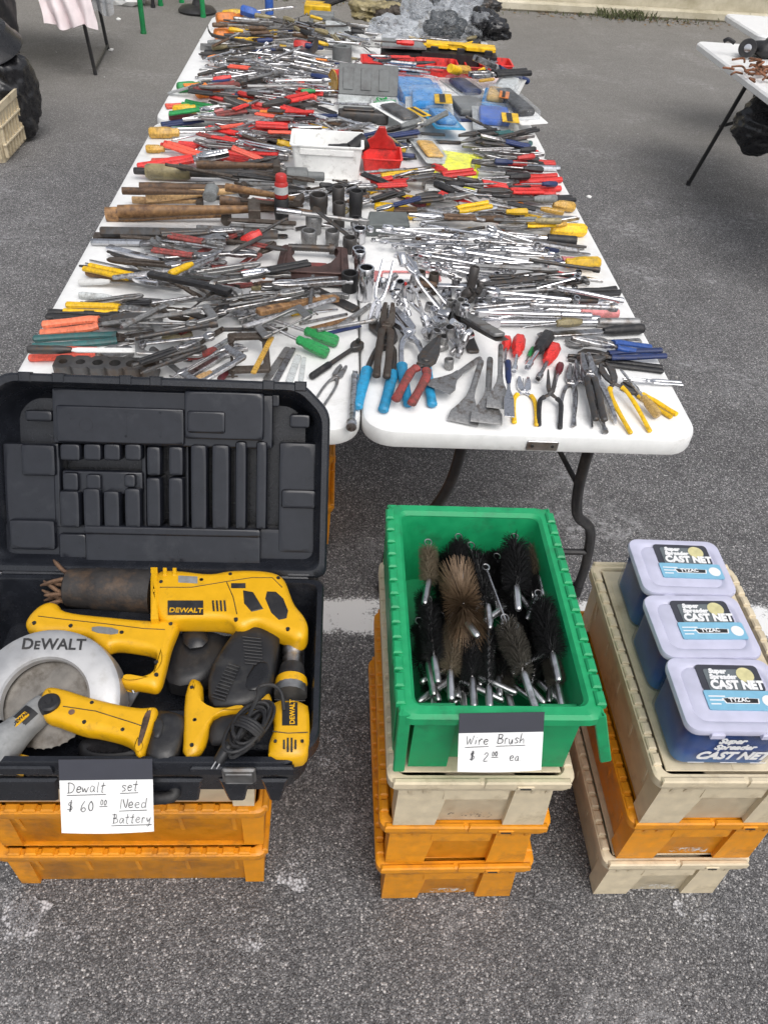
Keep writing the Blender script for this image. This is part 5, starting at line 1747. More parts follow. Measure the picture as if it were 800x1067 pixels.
def worn(name, base, scale, lo, hi, rough=.8, band=None):
    """paint or crumbs with ragged gaps that let the surface below show"""
    m, nt, b, N, L = new_mat(name)
    tc = N.new('ShaderNodeTexCoord')
    n1 = N.new('ShaderNodeTexNoise')
    n1.inputs['Scale'].default_value = scale
    n1.inputs['Detail'].default_value = 10
    n1.inputs['Roughness'].default_value = .75
    L.new(tc.outputs['Object'], n1.inputs['Vector'])
    vo = N.new('ShaderNodeTexVoronoi')
    vo.inputs['Scale'].default_value = 150
    L.new(tc.outputs['Object'], vo.inputs['Vector'])
    ad = N.new('ShaderNodeMath')
    ad.operation = 'MULTIPLY_ADD'
    L.new(vo.outputs['Distance'], ad.inputs[0])
    ad.inputs[1].default_value = -.22
    L.new(n1.outputs['Fac'], ad.inputs[2])
    r = N.new('ShaderNodeMapRange')
    r.inputs['From Min'].default_value = lo
    r.inputs['From Max'].default_value = hi
    val = ad.outputs[0]
    if band:
        sp = N.new('ShaderNodeSeparateXYZ')
        L.new(tc.outputs['Object'], sp.inputs[0])
        a1 = N.new('ShaderNodeMath')
        a1.operation = 'SUBTRACT'
        L.new(sp.outputs['Y'], a1.inputs[0])
        a1.inputs[1].default_value = band[0]
        a2 = N.new('ShaderNodeMath')
        a2.operation = 'ABSOLUTE'
        L.new(a1.outputs[0], a2.inputs[0])
        r3 = N.new('ShaderNodeMapRange')
        r3.inputs['From Min'].default_value = band[1] * .55
        r3.inputs['From Max'].default_value = band[1]
        r3.inputs['To Max'].default_value = .30
        L.new(a2.outputs[0], r3.inputs['Value'])
        a3 = N.new('ShaderNodeMath')
        a3.operation = 'SUBTRACT'
        L.new(val, a3.inputs[0])
        L.new(r3.outputs[0], a3.inputs[1])
        val = a3.outputs[0]
    L.new(val, r.inputs['Value'])
    tr = N.new('ShaderNodeBsdfTransparent')
    mx = N.new('ShaderNodeMixShader')
    L.new(r.outputs[0], mx.inputs[0])
    L.new(tr.outputs[0], mx.inputs[1])
    L.new(b.outputs[0], mx.inputs[2])
    L.new(mx.outputs[0], N['Material Output'].inputs['Surface'])
    b.inputs['Base Color'].default_value = (*base, 1)
    b.inputs['Roughness'].default_value = rough
    return m

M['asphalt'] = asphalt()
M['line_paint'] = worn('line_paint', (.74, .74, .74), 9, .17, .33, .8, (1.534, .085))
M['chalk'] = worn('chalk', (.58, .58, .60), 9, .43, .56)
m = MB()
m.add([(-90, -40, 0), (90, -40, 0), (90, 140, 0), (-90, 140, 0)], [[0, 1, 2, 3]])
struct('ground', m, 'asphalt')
m = MB()
m.ngrid(60, 2, lambda u, v: (-8 + 16 * u, 1.445 + .178 * v + .006 * noise.noise(Vector((u * 60, v, 0))), .004))
struct('road_marking', m, 'line_paint')
def splat(cx, cy, r, seed):
    m = MB()
    pts = []
    for k in range(40):
        a = 2 * math.pi * k / 40
        q = r * (1 + .5 * noise.noise(Vector((math.cos(a) * 1.5 + seed, math.sin(a) * 1.5, seed))))
        pts.append((cx + q * 1.3 * math.cos(a), cy + q * math.sin(a), .004))
    m.add(pts, [list(range(40))])
    struct('chalk_patch', m, 'chalk')
for k, (px, py, r) in enumerate(((6, 975, .07), (78, 968, .035), (255, 972, .05), (310, 905, .05), (745, 950, .06), (365, 770, .08), (30, 950, .03))):
    p = un(px, py, 0)
    splat(p.x, p.y, r, k * 3.7)
# loose pebbles and chips on the pavement
m = MB()
for k in range(420):
    if k < 260:
        p = un(R.uniform(-40, 840), R.uniform(560, 1060), 0)
    else:
        p = un(R.uniform(0, 800), R.uniform(30, 430), 0)
    s = R.uniform(.0025, .006) * (1 if k < 260 else 2.2)
    m.T = TR((p.x, p.y, s * .3), R.uniform(0, 6), R.uniform(0, 6), R.uniform(0, 6), s)
    v = [(R.uniform(.6, 1) * x, R.uniform(.6, 1) * y, R.uniform(.4, .8) * z) for x, y, z in ((1, 0, 0), (-1, 0, 0), (0, 1, 0), (0, -1, 0), (0, 0, 1), (0, 0, -1))]
    m.add(v, [[0, 2, 4], [2, 1, 4], [1, 3, 4], [3, 0, 4], [2, 0, 5], [1, 2, 5], [3, 1, 5], [0, 3, 5]])
defm('stone', (.34, .33, .32), .85, rnd=.0, var=.6, scale=3)
o = tag(m.build('pebbles', 'stone', None, 5), 'pale stone chips and crumbs scattered over the asphalt', 'pebbles', None, 'stuff')
# pavement seams
M['tar_worn'] = worn('tar_worn', (.05, .049, .047), 5, .40, .58)
defm('tar', (.11, .108, .104), .85)
def seam(pts, w, seed):
    P = [un(px, py, 0) for px, py in pts]
    sp = spline([(p.x, p.y, .0045) for p in P], 14)
    m = MB()
    L_, R_ = [], []
    for i, p in enumerate(sp):
        d = (sp[min(i + 1, len(sp) - 1)] - sp[max(i - 1, 0)]).normalized()
        n_ = Vector((-d.y, d.x, 0))
        j = .045 * noise.noise(p * 6 + Vector((seed, 0, 0)))
        ww = w * (.15 + 1.5 * abs(noise.noise(p * 9 + Vector((0, seed, 0)))))
        L_.append(tuple(p + n_ * (j + ww)))
        R_.append(tuple(p + n_ * (j - ww)))
    n = len(sp)
    m.add(L_ + R_, [[i, n + i, n + i + 1, i + 1] for i in range(n - 1)])
    struct('pavement_seam', m, 'tar_worn')
seam([(640, 205), (690, 208), (740, 210), (800, 212)], .010, 1)
seam([(0, 176), (60, 173), (120, 174), (155, 176)], .012, 2)

def concrete():
    m, nt, b, N, L = new_mat('concrete')
    tc = N.new('ShaderNodeTexCoord')
    def noi(s, d=8, r=.65):
        n = N.new('ShaderNodeTexNoise')
        n.inputs['Scale'].default_value = s
        n.inputs['Detail'].default_value = d
        n.inputs['Roughness'].default_value = r
        L.new(tc.outputs['Object'], n.inputs['Vector'])
        return n
    r = N.new('ShaderNodeValToRGB')
    e = r.color_ramp.elements
    e[0].position, e[0].color = .30, (.33, .29, .19, 1)
    e[1].position, e[1].color = .62, (.62, .57, .45, 1)
    L.new(noi(2.2).outputs['Fac'], r.inputs[0])
    r2 = N.new('ShaderNodeValToRGB')
    e = r2.color_ramp.elements
    e[0].position, e[0].color = .60, (0, 0, 0, 1)
    e[1].position, e[1].color = .72, (1, 1, 1, 1)
    L.new(noi(5, 10, .75).outputs['Fac'], r2.inputs[0])
    mx = N.new('ShaderNodeMix')
    mx.data_type = 'RGBA'
    L.new(r2.outputs[0], mx.inputs[0])
    L.new(r.outputs[0], mx.inputs[6])
    mx.inputs[7].default_value = (.10, .085, .05, 1)
    L.new(mx.outputs[2], b.inputs['Base Color'])
    b.inputs['Roughness'].default_value = .9
    bp = N.new('ShaderNodeBump')
    bp.inputs['Strength'].default_value = .5
    bp.inputs['Distance'].default_value = .01
    L.new(noi(30).outputs['Fac'], bp.inputs['Height'])
    L.new(bp.outputs[0], b.inputs['Normal'])
    return m
M['concrete'] = concrete()
pA, pB = un(470, 7, 0), un(800, 25, 0)
ang = math.atan2(pB.y - pA.y, pB.x - pA.x)
c = thing('concrete_wall', 'long weathered cream concrete wall behind the tables', 'wall', (pA.x, pA.y, 0))
T = Matrix.Translation(pA) @ Matrix.Rotation(ang, 4, 'Z')
m = MB()
m.T = T
m.box(-14, 14, .05, .35, 0, 2.6, .01)
m.build('panel', 'concrete', c)
m = MB()
m.T = T
m.prism([(-14, -.03)] + [(-14 + k * .25, -.05 + .02 * noise.noise(Vector((k * .7, 0, 3)))) for k in range(1, 112)] + [(14, -.03), (14, .05), (-14, .05)], 0, .10, .02)
m.build('footing', 'concrete', c)
m = MB()
m.T = T
m.box(-14, 14, -.02, .42, 2.603, 2.72, .02)
m.build('coping', 'concrete', c)
# weeds and litter along the wall foot
defm('weed', (.075, .085, .030), .7, var=.5, rnd=.4)
defm('dry_leaf', (.20, .13, .06), .8, var=.5)
m, m2 = MB(), MB()
for k in range(420):
    t = R.choice([R.gauss(2.0, .25), R.uniform(-3, 6)])
    p = T @ Vector((t, -.06 - abs(R.gauss(0, .10)), 0))
    h = R.uniform(.02, .07) * (1.5 if 1.7 < t < 2.4 else .7)
    a = R.uniform(0, 6.28)
    w = .006
    b_ = Vector((math.cos(a), math.sin(a), 0))
    tip = p + b_ * h * .7 + Vector((0, 0, h))
    m.add([p - b_.cross(Vector((0, 0, 1))) * w, p + b_.cross(Vector((0, 0, 1))) * w, p + b_ * h * .3 + Vector((0, 0, h * .7)) + Vector((w, 0, 0)), tip], [[0, 1, 2], [0, 2, 3]])
for k in range(300):
    t = R.choice([R.gauss(2.3, .7), R.uniform(-2, 6)])
    p = T @ Vector((t, -.05 - abs(R.gauss(0, .16)), .003))
    m2.T = TR(p, R.uniform(0, 6), R.uniform(-.3, .3), R.uniform(-.3, .3), R.uniform(.010, .030))
    m2.add([(-1, 0, 0), (0, -.5, .15), (1, 0, 0), (0, .5, .15)], [[0, 1, 2, 3]])
tag(m.build('weeds', 'weed', None, 5), 'low green weeds growing at the foot of the concrete wall', 'weeds', None, 'stuff')
tag(m2.build('fallen_leaves', 'dry_leaf', None, 5), 'brown leaf litter gathered along the foot of the wall', 'litter', None, 'stuff')

# ------------------------------------------------------------------ tables
defm('table_plastic', (.80, .80, .79), .45, var=.05, rnd=.02, bump=.12, bscale=900, dirt=(.55, .54, .51), damt=.10, dscale=7)
defm('rubber', (.014, .014, .016), .6, var=.2, bump=.25, bscale=1100, dirt=(.04, .038, .036), damt=.3)
defm('black_paint', (.018, .018, .020), .45, dirt=(.05, .045, .04), damt=.3)
def folding_table(name, label, x0, x1, y0, y1, group='white folding tables', skew=0.0, legs=True, z=TZ):
    c = thing(name, label, 'table', ((x0 + x1) / 2, (y0 + y1) / 2, 0), group)
    m = MB()
    o = rrect(x0, x1, y0, y1, .075, 7)
    o = [(x, y - skew * (x - x0) / (x1 - x0) * (1 - (y - y0) / (y1 - y0))) for x, y in o]
    rings = []
    for ins, zz in ((.010, z - .048), (.002, z - .046), (0, z - .040), (0, z - .012), (.003, z - .004), (.010, z)):
        rings.append([(x, y, zz) for x, y in inset(o, ins)] if ins else [(x, y, zz) for x, y in o])
    m.loft(rings)
    m.build('tabletop', 'table_plastic', c)
    if not legs:
        return c
    for ye, s in ((y0 + .02, 1), (y1 - .02, -1)):
        xm = (x0 + x1) / 2
        for side_ in (-1, 1):
            m = MB()
            yt = ye + s * .03
            pts = spline([(xm + side_ * .155, yt, z - .05), (xm + side_ * .165, yt + s * .02, z - .20), (xm + side_ * .20, yt + s * .055, z - .34), (xm + side_ * .27, yt + s * .10, .30), (xm + side_ * .30, yt + s * .12, .14), (xm + side_ * .30, yt + s * .125, .012)], 5)
            m.tube(pts, .0145, 10)
            lg = m.build('leg', 'black_paint', c)
            m = MB()
            m.tube([pts[-1] + Vector((0, 0, .03)), pts[-1] + Vector((0, 0, -.011))], .0175, 10)
            m.build('foot_cap', 'rubber', lg)
        m = MB()
        m.tube([(xm - .29, yt + s * .112, .20), (xm + .29, yt + s * .112, .20)], .010, 8)
        m.tube([(xm - .15, yt + s * .0, z - .06), (xm + .15, yt + s * .0, z - .06)], .011, 8)
        m.build('crossbar', 'black_paint', c)
        m = MB()
        ym = yt + s * .34
        for side_ in (-1, 1):
            m.tube([(xm + side_ * .02, ym, z - .055), (xm + side_ * .168, yt + s * .024, z - .215)], .007, 8)
        m.tube([(xm, ym, z - .05), (xm, ym + s * .25, z - .05)], .007, 6)
        m.build('brace', 'black_paint', c)
    return c
t1 = folding_table('folding_table', 'white folding table at front right with a fan of chisels on its edge', .072, .872, 1.462, 3.372, skew=.0)
m = MB()
m.prism(rrect(.455, .530, TZ - .040, TZ - .014, .003, 2), -.002, .004, .001)
for f in m.v:
    pass
m2 = MB()
for v in m.v:
    m2.v.append(Vector((v.x, 1.462 - v.z, v.y)))
m2.f = [q[::-1] for q in m.f]
lp_ = m2.build('latch_plate', 'steel', t1)
for xx in (.468, .516):
    m = MB()
    m.tube([(xx, 1.459, TZ - .027), (xx, 1.4565, TZ - .027)], .004, 8)
    m.build('screw_head', 'dark_steel', lp_)
folding_table('folding_table', 'white folding table at front left behind the open black case', -.752, .068, 1.462, 3.555)
folding_table('folding_table', 'white folding table at rear left with wrench heaps', -.762, .058, 3.560, 5.54)
folding_table('folding_table', 'white folding table at rear right with the red trays', .062, .865, 3.376, 5.54)

# ------------------------------------------------------------------ attached-lid bins
defm('bin_orange', (.74, .285, .010), .40, var=.12, rnd=.05, bump=.05, bscale=600, dirt=(.33, .14, .03), damt=.28, dscale=9)
defm('bin_beige', (.65, .555, .39), .5, var=.10, rnd=.05, bump=.05, bscale=600, dirt=(.36, .28, .17), damt=.24, dscale=9)
defm('bin_green', (.010, .31, .115), .42, var=.12, rnd=.05, dirt=(.02, .14, .06), damt=.25, dscale=9, bump=.05, bscale=600)
def bin_parts(c, T, W, L, H, m_, body_only=False, scuff=None):
    """x across, y along the long side, front end at y = 0, standing on z = 0"""
    b = MB()
    b.T = T
    def ring(ins, z, r=.02):
        e = ins if ins < .012 or ins == .014 or z > .1 else ins * .75
        return [(x, y, z) for x, y in rrect(-W / 2 + ins, W / 2 - ins, e, L - e, r, 4)]
    lip = .030
    b.loft([ring(.030, 0), ring(.026, .006), ring(.016, H - lip - .004), ring(.014, H - lip)], True, False)
    # end buttresses and gussets, side ribs
    for y_, s in ((.0, 1), (L, -1)):
        for sx in (-1, 1):
            x0 = sx * (W / 2 - .018)
            x1 = sx * W * .20
            xa, xb = min(x0, x1), max(x0, x1)
            f0, f1 = y_ + s * .010, y_ + s * .004
            lo = [(xa, f0, .004), (xb, f0, .004), (xb, y_ + s * .05, .004), (xa, y_ + s * .05, .004)]
            hi = [(xa - .004 * 0, f1, H - lip), (xb + sx * -.012, f1, H - lip), (xb, y_ + s * .05, H - lip), (xa, y_ + s * .05, H - lip)]
            if s < 0:
                lo, hi = lo[::-1], hi[::-1]
            b.loft([lo, hi])
            for gx in (W * .30, W * .38):
                gw, g0, g1 = .0035, y_ + s * .012, y_ - s * .001
                zt_, zb_ = H - lip + .001, H - lip - .052
                q = [(sx * gx - gw, g0, zb_), (sx * gx + gw, g0, zb_), (sx * gx + gw, g1, zt_), (sx * gx - gw, g1, zt_), (sx * gx - gw, g0, zt_), (sx * gx + gw, g0, zt_)]
                fl2 = [[0, 1, 2, 3], [0, 3, 4], [1, 5, 2], [0, 4, 5, 1]]
                b.add(q, fl2 if s > 0 else [f[::-1] for f in fl2])
        # handle bar between the buttresses
        ys = (y_ + s * .004, y_ + s * .016)
        b.box(-W * .19, W * .17, min(ys), max(ys), H - lip - .045, H - lip, .003)
    for sx in (-1, 1):
        for k in range(5):
            yy = L * (.12 + .19 * k)
            x_ = sx * (W / 2 - .015)
            b.add([(x_ - sx * .012, yy - .004, .02), (x_ - sx * .012, yy + .004, .02), (x_ + sx * .004, yy + .004, H - lip), (x_ + sx * .004, yy - .004, H - lip), (x_ - sx * .02, yy - .004, H - lip), (x_ - sx * .02, yy + .004, H - lip)], [[0, 1, 2, 3], [0, 3, 4], [1, 5, 2]])
    b.build('body', m_, c)
    r = MB()
    r.T = T
    r.loft([ring(.014, H - lip, .02), ring(-.002, H - lip + .001, .022), ring(-.004, H - lip + .005, .022), ring(-.004, H - .006, .022), ring(.0, H - .002, .022), ring(.012, H - .002, .018), ring(.016, H - .008, .016)] + ([ring(.016, H - .03, .016)] if not body_only else []), False, not body_only)
    rm = r.build('rim', m_, c)
    # lid halves meet along a stepped seam
    for sx in (-1, 1):
        l = MB()
        l.T = T
        o = []
        n = 10
        for k in range(n + 1):
            y = .020 + (L - .04) * k / n
            o.append((sx * -.0015 + .018 * (1 if k % 2 else -1), y))
        step = []
        for k in range(n):
            step += [(o[k][0] + sx * .0012, o[k][1]), (o[k][0] + sx * .0012, o[k + 1][1])]
        out = [(sx * (W / 2 - .020), L - .020), (sx * (W / 2 - .020), .020)]
        l.prism(step + out, H - .0075, H - .0035, .0012)
        l.prism(rrect(min(sx * .03, sx * (W / 2 - .03)), max(sx * .03, sx * (W / 2 - .03)), .05, L - .05, .015, 3), H - .0036, H - .0022, .0008)
        # folded front edge of the lid half over the lip
        for yy in (-.006, L - .006):
            l.box(min(sx * .004, sx * (W / 2 - .006)), max(sx * .004, sx * (W / 2 - .006)), yy, yy + .012, H - .018, H + .002, .003)
        ld = l.build('lid', m_, c)
        h = MB()
        h.T = T
        for k in range(15):
            y = .025 + (L - .05) * k / 15
            h.box(sx * (W / 2 - .006) - .008, sx * (W / 2 - .006) + .008, y + .004, y + (L - .05) / 15 - .004, H - .010, H + .003, .003)
        h.build('hinge', m_, ld)
    s_ = MB()
    s_.T = T
    s_.box(W * .19, W * .28, -.008, .004, H - .017, H - .008, .001)
    s_.build('lock_tab', m_, rm)
    k_ = MB()
    k_.T = T
    k_.box(W * .205, W * .265, -.0095, -.0075, H - .0145, H - .0115)
    k_.build('slot', 'black', rm)
    if scuff:
        q = MB()
        q.T = T
        q.add([(-W * .14, .0095, .035), (W * .12, .0095, .035), (W * .12, .0078, .058), (-W * .14, .0078, .058)], [[0, 1, 2, 3]])
        q.build('worn_label', scuff, c)

M['label_scrap'] = worn('label_scrap', (.62, .60, .56), 60, .38, .46)
M['grime'] = worn('grime', (.11, .09, .07), 70, .42, .54)
def bin_(label, x, y, z, W, L, H, m_, rz=0.0, scuff=None, group='stacked lidded bins'):
    c = thing('lidded_bin', label, 'bin', (x, y, z), group)
    bin_parts(c, TR((x, y, z), rz), W, L, H, m_, False, scuff)
    return c
HB = .186
bin_('orange lidded bin at the bottom of the middle stack', .281, .712, 0, .325, .53, HB, 'bin_orange', .01, 'label_scrap')
bin_('orange lidded bin in the middle of the middle stack', .277, .708, HB + .001, .325, .53, HB, 'bin_orange', -.005, None)
bin_('dirty beige lidded bin under the green brush bin', .279, .697, 2 * HB + .002, .325, .53, HB, 'bin_beige', .0, 'grime')
bin_('beige lidded bin at the bottom of the right stack', .757, .716, 0, .315, .53, HB, 'bin_beige', .0, 'label_scrap')
bin_('orange lidded bin between two beige bins in the right stack', .765, .714, HB + .001, .325, .53, HB, 'bin_orange', .0, 'label_scrap')
bin_('beige lidded bin carrying the three cast net boxes', .757, .700, 2 * HB + .002, .325, .53, HB, 'bin_beige', .0, None)
bin_('orange lidded bin at the bottom under the open black case', -.115, .909, 0, .335, .545, HB, 'bin_orange', math.pi / 2)
bin_('orange lidded bin second in the stack under the open black case', -.108, .907, HB + .001, .335, .545, HB, 'bin_orange', math.pi / 2)
bin_('beige lidded bin directly beneath the open black case', -.118, .895, 2 * HB + .002, .335, .545, HB, 'bin_beige', math.pi / 2)
bin_('orange lidded bin on the ground under the left table', .010, 1.98, 0, .335, .545, HB, 'bin_orange', math.pi / 2)
bin_('orange lidded bin upper of the two under the left table', .006, 1.985, HB + .001, .335, .545, HB, 'bin_orange', math.pi / 2)
ZS = 3 * HB + .003

# ------------------------------------------------------------------ green bin of wire brushes
c = thing('brush_bin', 'open green bin with hanging lid flaps full of wire brushes', 'bin', (.285, .72, ZS), None)
gx, gy, gz = .285, .712, ZS
W, L, H = .315, .485, .188
T = TR((gx, gy, gz), 0)
def ring(ins, z, r=.02):
    return [(x, y, z) for x, y in rrect(-W / 2 + ins, W / 2 - ins, ins, L - ins, r, 4)]
m = MB()
m.T = T
m.loft([ring(.034, 0), ring(.028, .006), ring(.012, H - .03), ring(.012, H - .014), ring(.016, H - .006), ring(.020, H - .03), ring(.036, .010)], True, True)
for sx in (-1, 1):
    xa, xb = sorted((sx * (W / 2 - .02), sx * W * .22))
    m.box(xa, xb, .008, .04, .004, H - .03, .004)
m.build('body', 'bin_green', c)
m = MB()
m.T = T
m.loft([ring(.014, H - .028), ring(-.006, H - .027, .024), ring(-.010, H - .022, .024), ring(-.010, H - .006, .024), ring(-.004, H, .024), ring(.012, H, .018), ring(.018, H - .008, .016)], False, False)
m.build('rim', 'bin_green', c)
for sx, tilt, ln in ((-1, rad(91), .18), (1, rad(72), .15)):
    f = MB()
    f.T = T @ Matrix.Translation((sx * (W / 2 + .006), 0, H - .002)) @ Matrix.Rotation(sx * tilt, 4, 'Y')
    n = 10
    ys = [-.004 + (L + .008) * k / n for k in range(n + 1)]
    o = []
    for k in range(n):
        e = ln + (.018 if k % 2 else -.018)
        o += [(sx * e, ys[k]), (sx * e, ys[k + 1])]
    o += [(0, L + .004), (0, -.004)]
    f.prism(o, -.004, .002, .0015)
    for yy in (-.006, L - .002):
        f.box(min(0, sx * ln * .95), max(0, sx * ln * .95), yy, yy + .008, -.016, .004, .002)
    f.prism(rrect(min(sx * .02, sx * ln * .8), max(sx * .02, sx * ln * .8), .03, L - .03, .01, 2), .002, .005, .002)
    for k in range(6):
        f.box(min(sx * .004, sx * .022), max(sx * .004, sx * .022), .03 + k * .075, .07 + k * .075, .002, .009, .003)
    fl_ = f.build('lid_flap', 'bin_green', c)
    h = MB()
    h.T = T
    for k in range(14):
        y = .01 + (L - .02) * k / 14
        h.box(sx * (W / 2 + .006) - .008, sx * (W / 2 + .006) + .008, y + .003, y + (L - .02) / 14 - .003, H - .010, H + .006, .003)
    h.build('hinge', 'bin_green', fl_)

defm('bristle_black', (.012, .012, .013), .45, var=.3, rnd=.3)
defm('bristle_brown', (.13, .085, .05), .5, .35, var=.4, rnd=.2)
defm('bristle_tan', (.20, .16, .11), .5, .4, var=.4, rnd=.2)
defm('bristle_grey', (.105, .095, .08), .5, .4, var=.4, rnd=.2)
defm('alu', (.62, .62, .63), .32, 1.0, var=.15, dirt=(.3, .29, .28), damt=.3)
_br = {}
def brush_mesh(kind):
    """unit brush: bristles along x from -.5 to +.5 with radius 1; wiry spiral of single bristles"""
    if kind in _br:
        return _br[kind]
    rr = random.Random(hash(kind) % 999 + 5)
    m = MB()
    turns, per = (9, 170)
    N_ = turns * per
    for i in range(N_):
        t = i / N_
        x = -.5 + t + rr.gauss(0, .012)
        a = t * turns * 2 * math.pi + rr.gauss(0, .25)
        env = 1.0
        if kind == 'taper':
            env = .72 + .28 * math.sin(math.pi * min(1, t * 1.1 + .1))
        if kind == 'fan':
            env = 1.0
        r = env * rr.uniform(.88, 1.06)
        lean = rr.gauss(0, .05) + ((t - .5) * .9 if kind == 'fan' else 0)
        ca, sa = math.cos(a), math.sin(a)
        w = .034
        p0 = Vector((x * (.35 if kind == 'fan' else 1), .03 * ca, .03 * sa))
        p1 = Vector((x + lean, r * ca, r * sa))
        pm = (p0 + p1) * .5 + Vector((rr.gauss(0, .02), rr.gauss(0, .02), rr.gauss(0, .02)))
        s = Vector((0, -sa, ca)) * w * .5
        q = Vector((.012, 0, 0))
        m.add([p0 - s, p0 + s, pm + s + q * 0, pm - s, p1 + s * .6, p1 - s * .6], [[0, 1, 2, 3], [3, 2, 4, 5]])
    _br[kind] = m
    return m

_bmesh = {}
def brush(label, b0, b1, rad_, stem_end, mt, kind='std', z=.0, loop=True, lift=.0):
    """b0 far end of the bristles, b1 near end, stem_end tip of the ferrule (pixels); z above the bin floor"""
    zz = gz + z + .040
    A, B, S = un(*b0, zz), un(*b1, zz), un(*stem_end, zz)
    A.z, B.z, S.z = zz, zz + lift * .5, zz + lift
    c = thing('wire_brush', label, 'brush', tuple((A + B) / 2), 'wire brushes in the green bin')
    key = (kind, mt)
    d = B - A
    rad_ *= .95
    L_ = d.length
    if key not in _bmesh:
        _bmesh[key] = brush_mesh(kind).mesh('bristles', mt, None, 5)
    o = bpy.data.objects.new('bristles', _bmesh[key])
    COL.objects.link(o)
    o.parent = c
    q = d.to_track_quat('X', 'Z').to_matrix().to_4x4()
    o.matrix_local = q @ Matrix.Rotation(R.uniform(0, 6), 4, 'X') @ Matrix.Diagonal((L_, rad_, rad_, 1))
    m = MB()
    u = d.normalized()
    e = S - B
    n = 14
    for ph in (0, math.pi):
        pts = []
        for i in range(n * 2 + 1):
            t = i / (n * 2)
            p = (A - u * .006).lerp(B + e * .3, t)
            pts.append(p + Vector((-u.y, u.x, 0)) * .0016 * math.cos(t * 60 + ph) + Vector((0, 0, 1)) * .0016 * math.sin(t * 60 + ph))
        m.tube(pts, .0014, 5)
    if loop:
        lp = []
        ctr = A - u * .016
        for i in range(15):
            t = -math.pi * .85 + 2 * math.pi * .85 * i / 14
            lp.append(ctr - u * .008 * math.cos(t) + Vector((-u.y, u.x, 0)) * .007 * math.sin(t) + Vector((0, 0, .003)))
        m.tube(lp, .0014, 5)
    m.build('twisted_stem', 'steel', c)
    m = MB()
    v = e.normalized()
    m.T = Matrix.Translation(B) @ v.to_track_quat('X', 'Z').to_matrix().to_4x4()
    l2 = e.length
    m.lathe([(.001, .0), (.0055, .002), (.0066, .01), (.0066, l2 - .006), (.0058, l2 - .002), (.0040, l2), (.0040, l2 - .012), (.001, l2 - .012)], 12, 'x')
    m.build('ferrule', 'alu', c)
    return c
BL, BR, BT, BG = 'bristle_black', 'bristle_brown', 'bristle_tan', 'bristle_grey'
# lower layer first
low = [((447, 690), (450, 720), .022, (452, 740), BL, 'black brush low in the front left corner of the bin'), ((500, 640), (500, 690), .027, (500, 715), BL, 'black brush buried low in the middle of the bin'),
       ((560, 660), (575, 705), .030, (582, 722), BL, 'black brush lying low along the right wall of the bin'), ((466, 570), (470, 625), .026, (472, 650), BL, 'black brush low at the back behind the brown fan brush'),
       ((520, 690), (528, 720), .022, (534, 742), BG, 'grey brush low at the front of the bin'), ((440, 620), (445, 660), .020, (446, 690), BL, 'thin black brush low along the left wall'),
       ((555, 575), (566, 615), .022, (572, 640), BG, 'grey brush low at the back right corner'), ((535, 640), (545, 690), .026, (550, 715), BL, 'black brush buried beside the grey cylinder brush'),
       ((480, 690), (482, 722), .022, (484, 742), BL, 'black brush low at the front behind the price card')]
for b0, b1, r_, s, mt, lb in low:
    brush(lb, b0, b1, r_, s, mt, 'std', .045, R.random() < .5)
for k in range(60):
    bx, by = R.uniform(442, 600), R.uniform(556, 715)
    if bx > 548 + (by - 560) * .24 or bx < 450:
        continue
    by = min(by, 668)
    low.append(((bx, by), (bx + R.uniform(-22, 24), by + R.uniform(34, 44)), R.uniform(.022, .028), (bx + R.uniform(-24, 30), by + R.uniform(58, 66)), BL, 'black brush nearly buried under the other brushes of the green bin'))
for b0, b1, r_, s, mt, lb in low[9:]:
    brush(lb, b0, b1, r_, s, mt, 'std', R.uniform(.01, .075), R.random() < .4)
top = [((446, 572), (447, 604), .021, (442, 630), BT, 'small tan wire brush with loop at the back left corner', 'std', .125),
       ((536, 566), (538, 610), .031, (540, 636), BL, 'fat black brush at the back right with bright ferrule', 'std', .13),
       ((477, 608), (486, 648), .039, (498, 664), BR, 'wide brown fan shaped wire brush in the centre back', 'fan', .135),
       ((492, 575), (508, 630), .023, (510, 656), BL, 'slim black brush beside the brown fan brush', 'std', .115),
       ((446, 632), (452, 684), .023, (456, 712), BL, 'black brush along the left wall with pale ferrule', 'std', .115),
       ((472, 656), (469, 698), .022, (470, 730), BT, 'tan brush at the front left below the brown fan brush', 'std', .10),
       ((528, 652), (545, 700), .029, (560, 745), BG, 'tapered grey wire brush at the front right', 'taper', .13),
       ((562, 626), (575, 680), .030, (582, 710), BL, 'black brush by the right wall with long ferrule', 'std', .125),
       ((490, 662), (492, 706), .022, (494, 738), BL, 'black brush in the centre front with wide ferrule', 'std', .10),
       ((509, 655), (509, 715), .013, (510, 738), BL, 'thin twisted black brush in the centre front', 'std', .115),
       ((478, 566), (480, 590), .024, (481, 606), BL, 'short black brush at the very back of the bin', 'std', .11),
       ((574, 690), (580, 712), .020, (586, 738), BG, 'small grey brush in the front right corner', 'std', .09),
       ((438, 655), (446, 690), .018, (452, 725), BL, 'slim black brush pressed into the left wall', 'std', .08),
       ((556, 572), (562, 600), .020, (566, 622), BT, 'small tan brush with loop near the right rear wall', 'std', .085)]
for b0, b1, r_, s, mt, lb, kd, z in top:
    brush(lb, b0, b1, r_, s, mt, kd, z)
A, B = un(507, 594, gz + .16), un(530, 656, gz + .165)
m = MB()
m.tube([A, B], .0024, 8)
u = (A - B).normalized()
m.tube([A + u * .008 + u * .008 * -math.cos(t) + Vector((-u.y, u.x, 0)) * .007 * math.sin(t) for t in [k * 2 * math.pi / 12 for k in range(13)]], .0018, 6)
tag(m.build('wire_rod', 'alu'), 'long bare wire rod with a loop lying across the brushes', 'rod')
